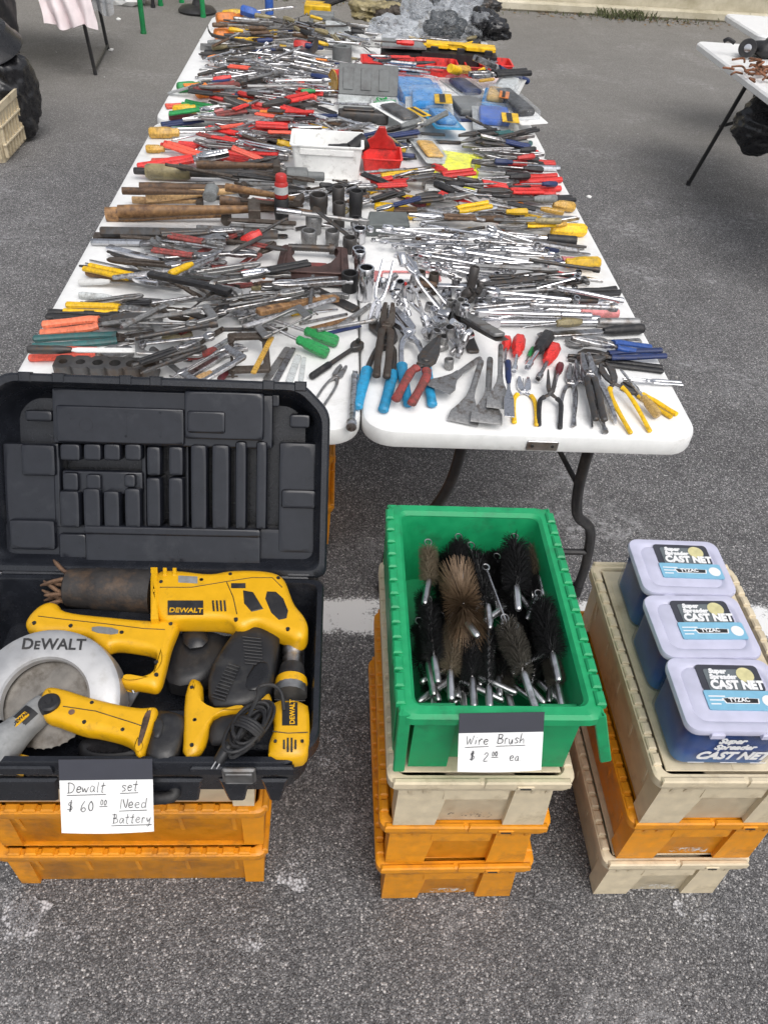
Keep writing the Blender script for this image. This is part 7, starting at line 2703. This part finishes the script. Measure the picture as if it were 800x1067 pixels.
# ------------------------------------------------------------------ hand-lettered cards
defm('card', (.84, .84, .83), .7, var=.02, rnd=.01)
defm('card_band', (.040, .042, .055), .6, var=.1, rnd=.02)
defm('ink', (.035, .035, .04), .6, rnd=.0)
G = {
    'D': (.8, [[(.1, 0), (.12, .98)], [(.0, .95), (.3, 1), (.7, .8), (.75, .45), (.5, .08), (.0, .0)]]),
    'e': (.6, [[(.05, .30), (.5, .34), (.45, .55), (.25, .58), (.08, .40), (.12, .1), (.35, .0), (.55, .1)]]),
    'w': (.8, [[(.0, .55), (.12, .05), (.3, .4), (.45, .05), (.7, .58)]]),
    'a': (.6, [[(.5, .5), (.25, .58), (.05, .3), (.15, .03), (.35, .1), (.5, .5), (.48, .1), (.6, .02)]]),
    'l': (.3, [[(.1, 1.0), (.08, .05), (.2, .0)]]),
    't': (.5, [[(.25, 1.0), (.2, .08), (.35, .0)], [(.0, .62), (.5, .68)]]),
    's': (.55, [[(.5, .5), (.25, .6), (.08, .45), (.4, .25), (.38, .05), (.05, .03)]]),
    'N': (.8, [[(.05, 0), (.12, .95)], [(.12, .95), (.6, .05), (.68, 1.0)]]),
    'd': (.6, [[(.48, .45), (.25, .55), (.05, .28), (.18, .02), (.45, .15)], [(.52, 1.05), (.48, .02)]]),
    'B': (.7, [[(.1, 0), (.12, 1)], [(.0, .95), (.5, .95), (.5, .6), (.12, .52), (.6, .45), (.6, .08), (.05, 0)]]),
    'r': (.5, [[(.1, .55), (.12, .0)], [(.12, .35), (.3, .58), (.45, .5)]]),
    'y': (.6, [[(.05, .55), (.2, .15), (.48, .5)], [(.52, .6), (.3, -.35), (.1, -.3)]]),
    'W': (.95, [[(.0, .95), (.2, .05), (.42, .7), (.6, .05), (.88, 1)]]),
    'i': (.3, [[(.12, .55), (.12, .02)], [(.14, .8), (.15, .83)]]),
    'u': (.6, [[(.05, .55), (.1, .08), (.3, .02), (.48, .5), (.5, .02)]]),
    'h': (.6, [[(.08, 1.05), (.06, .0)], [(.07, .3), (.3, .55), (.45, .4), (.48, .0)]]),
    '$': (.6, [[(.5, .75), (.2, .8), (.1, .6), (.5, .4), (.45, .15), (.05, .15)], [(.25, 1.0), (.22, -.05)], [(.36, 1.0), (.33, -.05)]]),
    '6': (.6, [[(.45, .95), (.15, .6), (.08, .2), (.3, .0), (.5, .2), (.35, .42), (.1, .25)]]),
    '0': (.6, [[(.3, .9), (.08, .5), (.2, .05), (.45, .15), (.5, .6), (.3, .9)]]),
    '2': (.65, [[(.05, .7), (.25, .92), (.48, .7), (.05, .05), (.55, .05)]]),
    'o': (.5, [[(.25, .55), (.05, .3), (.2, .02), (.42, .2), (.4, .45), (.25, .55)]]),
    '.': (.3, [[(.1, .0), (.13, .03)]]), ' ': (.45, []),
}
def write(mb, T, s, x, y, h, slant=.12, ul=False, gap=.12):
    x0 = x
    for ch in s:
        w, st = G[ch]
        for line in st:
            jx, jy = R.uniform(-.05, .05), R.uniform(-.05, .05)
            sl = slant + R.uniform(-.06, .10)
            pts = [(x + (px + jx + sl * py + R.uniform(-.025, .025)) * h * .8, y + (py + jy + R.uniform(-.03, .03)) * h) for px, py in line]
            if len(pts) > 2:
                pts = [tuple(p)[:2] for p in spline([(a, b, 0) for a, b in pts], 4)]
            mb.T = T
            mb.tube([(a, b, .0006) for a, b in pts], R.choice([.00050, .00062, .00072]), 4, True, .5)
        x += (w + gap) * h * .8
    if ul:
        mb.T = T
        mb.tube([(x0 - h * .1, y - h * .28, .0006), ((x0 + x) / 2, y - h * .25, .0006), (x, y - h * .22, .0006)], .00062, 4, True, .5)
    return x
def price_card(label, tl, tr, lean, w, h, band, lines, group='hand lettered price cards', rz=0.0):
    """top edge pinned at tl..tr (world), sheet sloping down and towards the viewer"""
    mid = (tl + tr) / 2
    c = thing('price_card', label, 'price card', tuple(mid), group)
    ux = (tr - tl).normalized()
    uz = Vector((0, -math.sin(lean), -math.cos(lean)))
    uz = (uz - ux * uz.dot(ux)).normalized()
    nn = ux.cross(-uz)
    T = Matrix(((ux.x, -uz.x, nn.x, mid.x), (ux.y, -uz.y, nn.y, mid.y), (ux.z, -uz.z, nn.z, mid.z), (0, 0, 0, 1))) @ Matrix.Rotation(rz, 4, 'Z')
    m = MB()
    m.T = T
    m.ngrid(8, 8, lambda u, v: (-w / 2 + w * u, -h + (h - band) * v, .0008 + .004 * (1 - v) ** 2 * math.sin(u * 3.1)))
    m.ngrid(8, 8, lambda u, v: (-w / 2 + w * u, -band - (h - band) * v, -.0002 + .004 * v ** 2 * math.sin(u * 3.1)))
    m.build('paper', 'card', c)
    m = MB()
    m.T = T
    m.box(-w / 2, w / 2, -band, .004, .0, .0012)
    m.build('band', 'card_band', c)
    m = MB()
    for s, x, y, hh, ul in lines:
        write(m, T @ Matrix.Translation((0, 0, .0014 + .0042 * min(1, max(0, (-y - band) / (h - band))) ** 2 * math.sin(3.1 * (x / w + .65)))), s, x, y, hh, .12, ul)
    m.build('handwriting', 'ink', c)
    return c
tl, tr = un(63, 789, CZ1 + .004), un(160, 788, CZ1 + .004)
W = (tr - tl).length
price_card('white card lettered Dewalt set on the front of the black case', tl + Vector((0, -.008, 0)), tr + Vector((0, -.008, 0)), rad(33), W, .118, .030, [
    ('Dewalt', -.058, -.050, .0165, True), ('set', .022, -.048, .0160, True), ('$', -.060, -.080, .018, False), ('60', -.040, -.081, .0185, False), ('00', -.010, -.071, .0095, True),
    ('Need', .020, -.077, .0165, True), ('Battery', .008, -.101, .0155, True)])
tl, tr = un(478, 741, gz + .19), un(566, 742, gz + .19)
W = (tr - tl).length
price_card('white card lettered Wire Brush on the front of the green bin', tl + Vector((0, -.006, 0)), tr + Vector((0, -.006, 0)), rad(30), W, .098, .030, [
    ('Wire', -.056, -.050, .0160, True), ('Brush', -.006, -.049, .0160, True), ('$', -.050, -.077, .0165, False), ('2', -.028, -.079, .0165, False), ('00', -.014, -.070, .0090, True), ('ea.', .014, -.079, .0150, False)], rz=.03)

# ------------------------------------------------------------------ cast net boxes
M['box_clear'] = clear_mat('lavender_plastic', (.74, .74, .92), .66, .22, .3)
def netprint():
    m, nt, b, N, L = new_mat('net_print')
    tc = N.new('ShaderNodeTexCoord')
    n1 = N.new('ShaderNodeTexNoise')
    n1.inputs['Scale'].default_value = 14
    n1.inputs['Detail'].default_value = 6
    L.new(tc.outputs['Object'], n1.inputs['Vector'])
    sx = N.new('ShaderNodeSeparateXYZ')
    L.new(tc.outputs['Object'], sx.inputs[0])
    ma = N.new('ShaderNodeMath')
    ma.operation = 'MULTIPLY_ADD'
    L.new(n1.outputs['Fac'], ma.inputs[0])
    ma.inputs[1].default_value = .07
    L.new(sx.outputs['Z'], ma.inputs[2])
    r = N.new('ShaderNodeValToRGB')
    e = r.color_ramp.elements
    e[0].position, e[0].color = .02, (.05, .24, .55, 1)
    e[1].position, e[1].color = .150, (.012, .014, .03, 1)
    q = e.new(.075)
    q.color = (.015, .10, .42, 1)
    L.new(ma.outputs[0], r.inputs[0])
    L.new(r.outputs[0], b.inputs['Base Color'])
    b.inputs['Roughness'].default_value = .3
    return m
M['net_print'] = netprint()
defm('print_blue', (.20, .44, .60), .4, var=.08, rnd=.02)
defm('print_grey', (.13, .15, .16), .4, var=.15, rnd=.02)
defm('print_white', (.80, .80, .80), .45, var=.03, rnd=.0)
defm('print_gold', (.62, .57, .30), .45, var=.15, rnd=.02)
def net_box(label, x0, y0, w, d, rz):
    h = .120
    c = thing('net_box', label, 'box', (x0 + w / 2, y0 + d / 2, ZS), 'cast net boxes')
    T = Matrix.Translation((x0 + w / 2, y0 + d / 2, ZS + .001)) @ Matrix.Rotation(rz, 4, 'Z')
    def rr(i, z, r=.022):
        return [(x, y, z) for x, y in rrect(-w / 2 + i, w / 2 - i, -d / 2 + i, d / 2 - i, r, 5)]
    m = MB()
    m.T = T
    m.loft([rr(.010, .002), rr(.008, .006), rr(.006, h - .012)])
    m.build('printed_sleeve', 'net_print', c)
    m = MB()
    m.T = T
    m.loft([rr(.007, .0), rr(.004, .006), rr(.003, h - .012), rr(.002, h - .008)], True, False)
    m.build('tub', 'tub_clear', c)
    m = MB()
    m.T = T
    m.loft([rr(.006, h - .016), rr(.0, h - .014), rr(-.002, h - .004, .024), rr(.0, h), rr(.010, h + .002), rr(.016, h + .001), rr(.020, h - .002), rr(.026, h + .0005)], False, True)
    for xx in (-.045, .045):
        m.box(xx - .012, xx + .012, -d / 2 - .006, -d / 2 + .004, h - .018, h - .004, .002)
    ld = m.build('lid', 'box_clear', c)
    z = h + .0008
    m = MB()
    m.T = T
    lw, l0, l1 = w * .335, -d * .02, d * .40
    m.prism(rrect(-w * .24, w * .36, d * .02, l1, .008, 3), z, z + .0012)
    m.build('label_frame', 'card_band', ld)
    m = MB()
    m.T = T
    m.prism(rrect(-w * .175, w * .295, d * .0, d * .335, .004, 3), z + .0012, z + .0020)
    m.build('label_window', 'print_grey', ld)
    m = MB()
    m.T = T
    m.prism(rrect(-w * .25, w * .42, -d * .235, d * .03, .003, 2), z + .0002, z + .0026)
    m.build('label_band', 'print_blue', ld)
    m = MB()
    m.T = T
    m.prism(circ(w * .215, d * .255, .016, 20), z + .0021, z + .0026)
    m.build('seal', 'print_gold', ld)
    m = MB()
    text_mb(m, 'Super', .0135, T @ Matrix.Translation((-w * .13, d * .272, z + .0028)), .0009, .15)
    text_mb(m, 'Spreader', .0135, T @ Matrix.Translation((-w * .14, d * .192, z + .0028)), .0009, .15)
    text_mb(m, 'CAST NET', .0215, T @ Matrix.Translation((-w * .16, d * .055, z + .0030)) @ Matrix.Diagonal((.98, 1.12, 1, 1)), .0013, .08)
    m.T = T
    m.prism(circ(w * .335, -d * .11, .012, 18), z + .0027, z + .0032)
    for k in range(3):
        m.box(-w * .22, -w * .22 + .03 - .006 * k, -d * .06 - .008 * k, -d * .06 - .008 * k + .0022, z + .0026, z + .0030)
    m.prism([(-.030 + .05 * .3, -d * .15), (.045, -d * .15), (.048, -d * .08), (.0, -d * .065), (-.020, -d * .08)], z + .0026, z + .0031)
    m.build('lettering', 'print_white', ld)
    m = MB()
    m.T = T
    m.prism([(-.013, -d * .142), (.043, -d * .142), (.045, -d * .085), (.001, -d * .073), (-.017, -d * .085)], z + .0032, z + .0035)
    m.build('badge', 'black', ld)
    m = MB()
    text_mb(m, 'TYZAC', .0115, T @ Matrix.Translation((-.008, -d * .133, z + .0038)) @ Matrix.Rotation(.03, 4, 'Z'), .0004)
    m.build('badge_lettering', 'print_white', ld)
    # front face print
    m = MB()
    FT = T @ Matrix.Translation((0, -d / 2 + .0032, .002)) @ Matrix.Rotation(rad(90), 4, 'X')
    text_mb(m, 'Super', .020, FT @ Matrix.Translation((-w * .16, .076, .001)), .0010, .3)
    text_mb(m, 'Spreader', .020, FT @ Matrix.Translation((-w * .17, .057, .001)), .0009, .3)
    text_mb(m, 'CAST NET', .031, FT @ Matrix.Translation((-w * .30, .026, .001)) @ Matrix.Diagonal((.92, 1, 1, 1)), .0015, .3)
    m.T = FT
    for x in (-.065, -.005, .05):
        m.box(x, x + .03, .0125, .0145, .0010, .0014)
    m.build('front_lettering', 'print_white', c)
net_box('frontmost cast net box with its blue front panel lettered', .618, .722, .192, .152, -.01)
net_box('cast net box in the middle of the row of three', .620, .878, .190, .150, .015)
net_box('rearmost cast net box at the back of the beige lid', .630, 1.034, .190, .150, -.02)
# ------------------------------------------------------------------ surroundings
# right: table with a reel and rusty chain, bag hanging beneath
t = thing('folding_table', 'white folding table at the far right with a rusty heap on it', 'table', (2.7, 4.6, 0), 'white folding tables')
m = MB()
A_, B_, C_ = un(736, 44, TZ), un(800, 108, TZ), None
o = rrect(2.26, 3.04, 3.60, 5.72, .06, 6)
m.loft([[(x, y, zz) for x, y in (inset(o, i) if i else o)] for i, zz in ((.010, TZ - .042), (0, TZ - .036), (0, TZ - .010), (.010, TZ))])
m.build('tabletop', 'table_plastic', t)
for x in (2.31, 2.95):
    for y0, y1 in ((5.02, 5.26), (3.95, 3.70)):
        m = MB()
        m.tube([(x + (.06 if x < 2.6 else -.06), y0, TZ - .042), (x, y1, .008)], .013, 10)
        m.tube([(x, y1, .03), (x, y1, .0)], .016, 10)
        m.build('leg', 'black_paint', t)
for y0 in (5.02, 3.95):
    m = MB()
    p0 = Vector((2.335, y0 + .12 * (1 if y0 > 4.5 else -1), .40))
    m.tube([p0, p0 + Vector((.15, -.06 * (1 if y0 > 4.5 else -1), .08)), p0 + Vector((.30, -.10 * (1 if y0 > 4.5 else -1), .11)), p0 + Vector((.59, -.10 * (1 if y0 > 4.5 else -1), .11))], .010, 8)
    m.build('crossbar', 'black_paint', t)
p = un(775, 60, TZ)
c = thing('reel', 'black reel with a chrome hub on the far right table', 'reel', (p.x, p.y, TZ))
m = MB()
m.T = TR((p.x, p.y, TZ + .051), -.4, rad(80))
m.lathe([(.001, -.05), (.048, -.05), (.051, -.045), (.051, -.035), (.03, -.03), (.03, .03), (.051, .035), (.051, .045), (.048, .05), (.001, .05)], 24)
m.build('spool', 'black', c)
m = MB()
m.T = TR((p.x, p.y, TZ + .051), -.4, rad(80))
m.lathe([(.001, .05), (.022, .05), (.022, .058), (.012, .060), (.001, .060)], 16)
m.build('hub', 'chrome', c)
m = MB()
m.tube(spline([(p.x - .08, p.y + .02, TZ + .07), (p.x - .12, p.y + .03, TZ + .085), (p.x - .14, p.y + .04, TZ + .07)], 5), .012, 8)
m.build('crank', 'black', c)
p = un(797, 60, TZ)
m = MB()
crumple(m, (p.x, p.y, TZ + .05), (.09, .07, .055), 21, .3, 3, 2.5, -.06)
tag(m.build('tool_pouch', 'black', None, 80), 'black lumpy pouch beside the reel on the far right table', 'pouch')
p = un(796, 82, TZ)
m = MB()
q = random.Random(3)
for k in range(60):
    a = q.uniform(0, 6.28)
    o_ = Vector((p.x + q.gauss(.05, .10), p.y + q.gauss(0, .09), TZ + .012 + .05 * q.random() ** 2))
    m.tube(spline([o_, o_ + Vector((math.cos(a) * .04, math.sin(a) * .04, q.uniform(0, .02))), o_ + Vector((math.cos(a + .8) * .08, math.sin(a + .8) * .08, q.uniform(-.004, .01)))], 4), .006, 6)
defm('copper_rust', (.30, .13, .07), .6, .4, var=.5, dirt=(.10, .06, .035), damt=.5)
tag(m.build('rusty_chain', 'copper_rust'), 'tangled heap of rusty reddish chain on the far right table', 'chain')
p = un(790, 132, .50)
m = MB()
crumple(m, (p.x + .10, p.y, .50), (.22, .17, .14), 5, .22, 5, 2.0)
tag(m.build('rubbish_bag', 'black_gloss', None, 80), 'black plastic bag hanging under the far right table', 'bag')
m = MB()
m.T = TR((2.95, 6.35, 0))
o = rrect(-.15, 1.6, -.35, .35, .06, 5)
t = thing('folding_table', 'white table corner further back at the right edge', 'table', (3.6, 6.3, 0), 'white folding tables')
m.loft([[(x, y, zz) for x, y in (inset(o, i) if i else o)] for i, zz in ((.010, TZ - .042), (0, TZ - .036), (0, TZ - .010), (.010, TZ))])
m.build('tabletop', 'table_plastic', t)
for x, y in ((3.2, 6.1), (3.2, 6.6), (4.3, 6.1), (4.3, 6.6)):
    m = MB()
    m.tube([(x, y, TZ - .04), (x, y, 0)], .014, 8)
    m.build('leg', 'black_paint', t)

# left: far table with a pink cloth hanging off it, green trestle, bags and a crate
t = thing('folding_table', 'far left table on thin black legs under a pink cloth', 'table', (-2.6, 7.4, 0), 'white folding tables')
m = MB()
o = rrect(-3.6, -1.78, 6.85, 7.85, .05, 5)
m.loft([[(x, y, zz) for x, y in (inset(o, i) if i else o)] for i, zz in ((.010, TZ - .042), (0, TZ - .036), (0, TZ - .010), (.010, TZ))])
m.build('tabletop', 'table_plastic', t)
F0, F1 = un(100, 78, 0), un(113, 52, 0)
for f, dx in ((F0, -.05), (F1, -.05)):
    m = MB()
    m.tube([(f.x, f.y, 0), (f.x + dx, f.y, TZ - .04)], .014, 8)
    m.build('leg', 'black_paint', t)
for f in (F0, F1):
    m = MB()
    m.tube([(f.x - 1.45, f.y, 0), (f.x - 1.40, f.y, TZ - .04)], .014, 8)
    m.build('leg', 'black_paint', t)
m = MB()
m.tube([(F0.x, F0.y, .035), (F1.x, F1.y, .035)], .010, 8)
m.build('crossbar', 'black_paint', t)
defm('pink_cloth', (.86, .76, .77), .8, var=.12, scale=9, rnd=0)
def hanging(name, label, cat, x0, x1, y, ztop, zbot, mt, seed, dep=.10, over=.25):
    m = MB()
    def f(u, v, off=0.0):
        x = x0 + (x1 - x0) * (u + .05 * math.sin(v * 5 + seed) * (1 - v))
        zz = zbot + (ztop - zbot) * v + (.018 * math.sin(u * 9 + seed)) * (1 - v)
        fold = dep * (1 - v * .6) * (.6 * math.sin(u * 11 + seed + v * 1.5) + .4 * noise.noise(Vector((u * 6, v * 3, seed))))
        return (x, y - .02 - abs(fold) - off * 0 + off, zz)
    m.ngrid(36, 18, lambda u, v: f(u, v))
    m.ngrid(36, 18, lambda u, v: f(1 - u, v, .004))
    m.ngrid(36, 6, lambda u, v: (x0 + (x1 - x0) * u, y - .02 + over * v, ztop + .012 * noise.noise(Vector((u * 7, v * 4, seed))) + .008))
    tag(m.build(name, mt, None, 60), label, cat)
hanging('pink_cloth', 'pale pink cloth hanging over the edge of the far left table', 'cloth', -2.17, -1.80, 6.84, TZ + .005, .36, 'pink_cloth', 1.3)
hanging('grey_cloth', 'greyish clear sheeting hanging beside the pink cloth', 'cloth', -1.98, -1.75, 7.30, TZ + .01, .36, 'bag_clear', 4.1, .06, .2)
G0, G1 = un(150, 35, 0), un(212, 18, 0)
t = thing('trestle_frame', 'bright green metal trestle standing beyond the tables at the left', 'trestle', tuple((G0 + G1) / 2))
defm('green_paint', (.012, .24, .075), .4, dirt=(.05, .09, .04), damt=.2)
for f in (G0, G1, G0 + Vector((-.05, 1.2, 0)), G1 + Vector((-.3, .6, 0))):
    m = MB()
    m.tube([(f.x, f.y, 0), (f.x, f.y, .85)], .024, 10)
    m.tube([(f.x, f.y, .0), (f.x, f.y, .02)], .028, 10)
    m.build('leg', 'green_paint', t)
m = MB()
m.tube([(G0.x, G0.y, .84), (G1.x, G1.y, .84)], .022, 10)
m.tube([(G0.x - .05, G0.y + 1.2, .84), (G1.x - .3, G1.y + .6, .84)], .022, 10)
m.build('top_rail', 'green_paint', t)
p = un(160, 8, 0)
m = MB()
m.tube([(p.x, p.y, 0), (p.x + .02, p.y, .9)], .018, 8)
m.tube([(p.x, p.y, 0), (p.x, p.y, .03)], .024, 8)
tag(m.build('black_post', 'black_paint'), 'thin black post between the green trestle legs', 'post')
p = un(206, 13, 0)
m = MB()
m.T = Matrix.Translation((p.x, p.y, 0))
m.lathe([(.001, 0), (.18, 0), (.19, .02), (.16, .05), (.05, .07), (.03, .12), (.028, 1.2), (.001, 1.2)], 28)
tag(m.build('umbrella_base', 'black'), 'round black stand base behind the green trestle', 'base')
m = MB()
p = un(132, 3, 0)
crumple(m, (p.x, p.y, .09), (.26, .16, .12), 8, .3, 3, 2.5, -.09)
tag(m.build('paper_heap', 'white', None, 25), 'crumpled pale paper on the ground by the green trestle', 'paper')
for k, (px, py, s) in enumerate(((116, 53, .014), (17, 89, .012), (124, 21, .016), (210, 42, .010), (613, 206, .010))):
    p = un(px, py, 0)
    m = MB()
    crumple(m, (p.x, p.y, s * .6), (s * 1.4, s, s * .7), 30 + k, .3, 2, 2)
    tag(m.build('paper_scrap', 'white', None, 25), ('white scrap by the foot of the thin black table legs', 'white scrap beside the black bag at the left edge', 'white scrap between the pink cloth and the trestle', 'white scrap near the far corner of the tables', 'tiny white scrap on the asphalt right of the orange spring clamp')[k], 'scrap')

p = un(6, 172, 0)
c = thing('storage_crate', 'pale yellow slatted crate at the left edge under a black bag', 'crate', (p.x - .28, p.y + .25, 0))
m = MB()
x0, x1, y0, y1, hh = p.x - .55, p.x + .02, p.y, p.y + .5, .32
m.loft([[(x, y, z) for x, y in rrect(x0 + i, x1 - i, y0 + i, y1 - i, .02, 3)] for i, z in ((.03, 0), (.0, hh - .04), (-.008, hh - .038), (-.008, hh), (.006, hh), (.03, .02))])
for k in range(9):
    y = y0 + .03 + k * .055
    m.box(x1 - .018, x1 - .002 + .004, y, y + .014, .03, hh - .04, .002)
    x = x0 + .03 + k * .062
    m.box(x, x + .014, y0 - .002, y0 + .018, .03, hh - .04, .002)
m.build('shell', 'bin_beige', c)
m = MB()
for z in (.10, .20):
    m.box(x1 - .012, x1 + .006, y0 + .02, y1 - .02, z, z + .012, .002)
m.build('band', 'bin_beige', c)
p = un(18, 152, 0)
m = MB()
crumple(m, (p.x - .06, p.y + .16, .22), (.17, .16, .23), 41, .24, 5, 2.0, -.20)
tag(m.build('rubbish_bag', 'black_gloss', None, 80), 'shiny black bag slumped beside the pale crate at the left', 'bag')
q = Vector((p.x - .16, p.y + .20, .52))
m = MB()
m.T = TR(q, .3, rad(14), rad(-10))
m.lathe([(.001, .11), (.10, .105), (.19, .07), (.225, .0), (.245, -.02), (.250, -.03), (.235, -.03), (.205, .0), (.10, .08), (.001, .09)], 30, 'z', None, False, False)
tag(m.build('rubber_tub', 'black_gloss'), 'round black rubber tub upturned on the black bag at the left edge', 'tub')
p = un(0, 96, 0)
m = MB()
crumple(m, (p.x - .06, p.y, .55), (.22, .22, .58), 63, .22, 5, 2.2, -.54)
tag(m.build('rubbish_bag', 'black', None, 80), 'tall dark sack standing at the upper left corner', 'bag')

# ------------------------------------------------------------------ light
w = bpy.data.worlds.new('World')
sc.world = w
w.use_nodes = True
nt = w.node_tree
N, L = nt.nodes, nt.links
bg = N['Background']
sky = N.new('ShaderNodeTexSky')
sky.sky_type = 'NISHITA'
sky.sun_disc = False
SUN_EL, SUN_AZ = rad(58), rad(155)
sky.sun_elevation = SUN_EL
sky.sun_rotation = SUN_AZ
sky.air_density = 1.0
sky.dust_density = 4.0
sky.ozone_density = 1.0
hs = N.new('ShaderNodeHueSaturation')
hs.inputs['Saturation'].default_value = .30
L.new(sky.outputs[0], hs.inputs['Color'])
L.new(hs.outputs[0], bg.inputs['Color'])
bg.inputs['Strength'].default_value = .15
sd = bpy.data.lights.new('sun', 'SUN')
sd.energy = .9
sd.angle = rad(50)
sd.color = (1.0, .965, .92)
so = bpy.data.objects.new('sun', sd)
COL.objects.link(so)
dv = Vector((math.sin(SUN_AZ) * math.cos(SUN_EL), math.cos(SUN_AZ) * math.cos(SUN_EL), math.sin(SUN_EL)))
so.rotation_euler = dv.to_track_quat('Z', 'Y').to_euler()
sc.view_settings.view_transform = 'Standard'
sc.view_settings.look = 'None'
sc.view_settings.gamma = 1
sc.view_settings.exposure = 0.25
sc.render.film_transparent = False
sc.cycles.use_denoising = True
sc.cycles.max_bounces = 8
sc.cycles.transparent_max_bounces = 12
for o in bpy.data.objects:
    for k in ('_o',):
        if k in o:
            del o[k]
dup = [k for k, v in USED.items() if len(v) > 1]
print('DUP LABELS', dup[:20])
long_ = [k for k in USED if not 4 <= len(k.split()) <= 16]
print('BAD LENGTH', long_[:20])
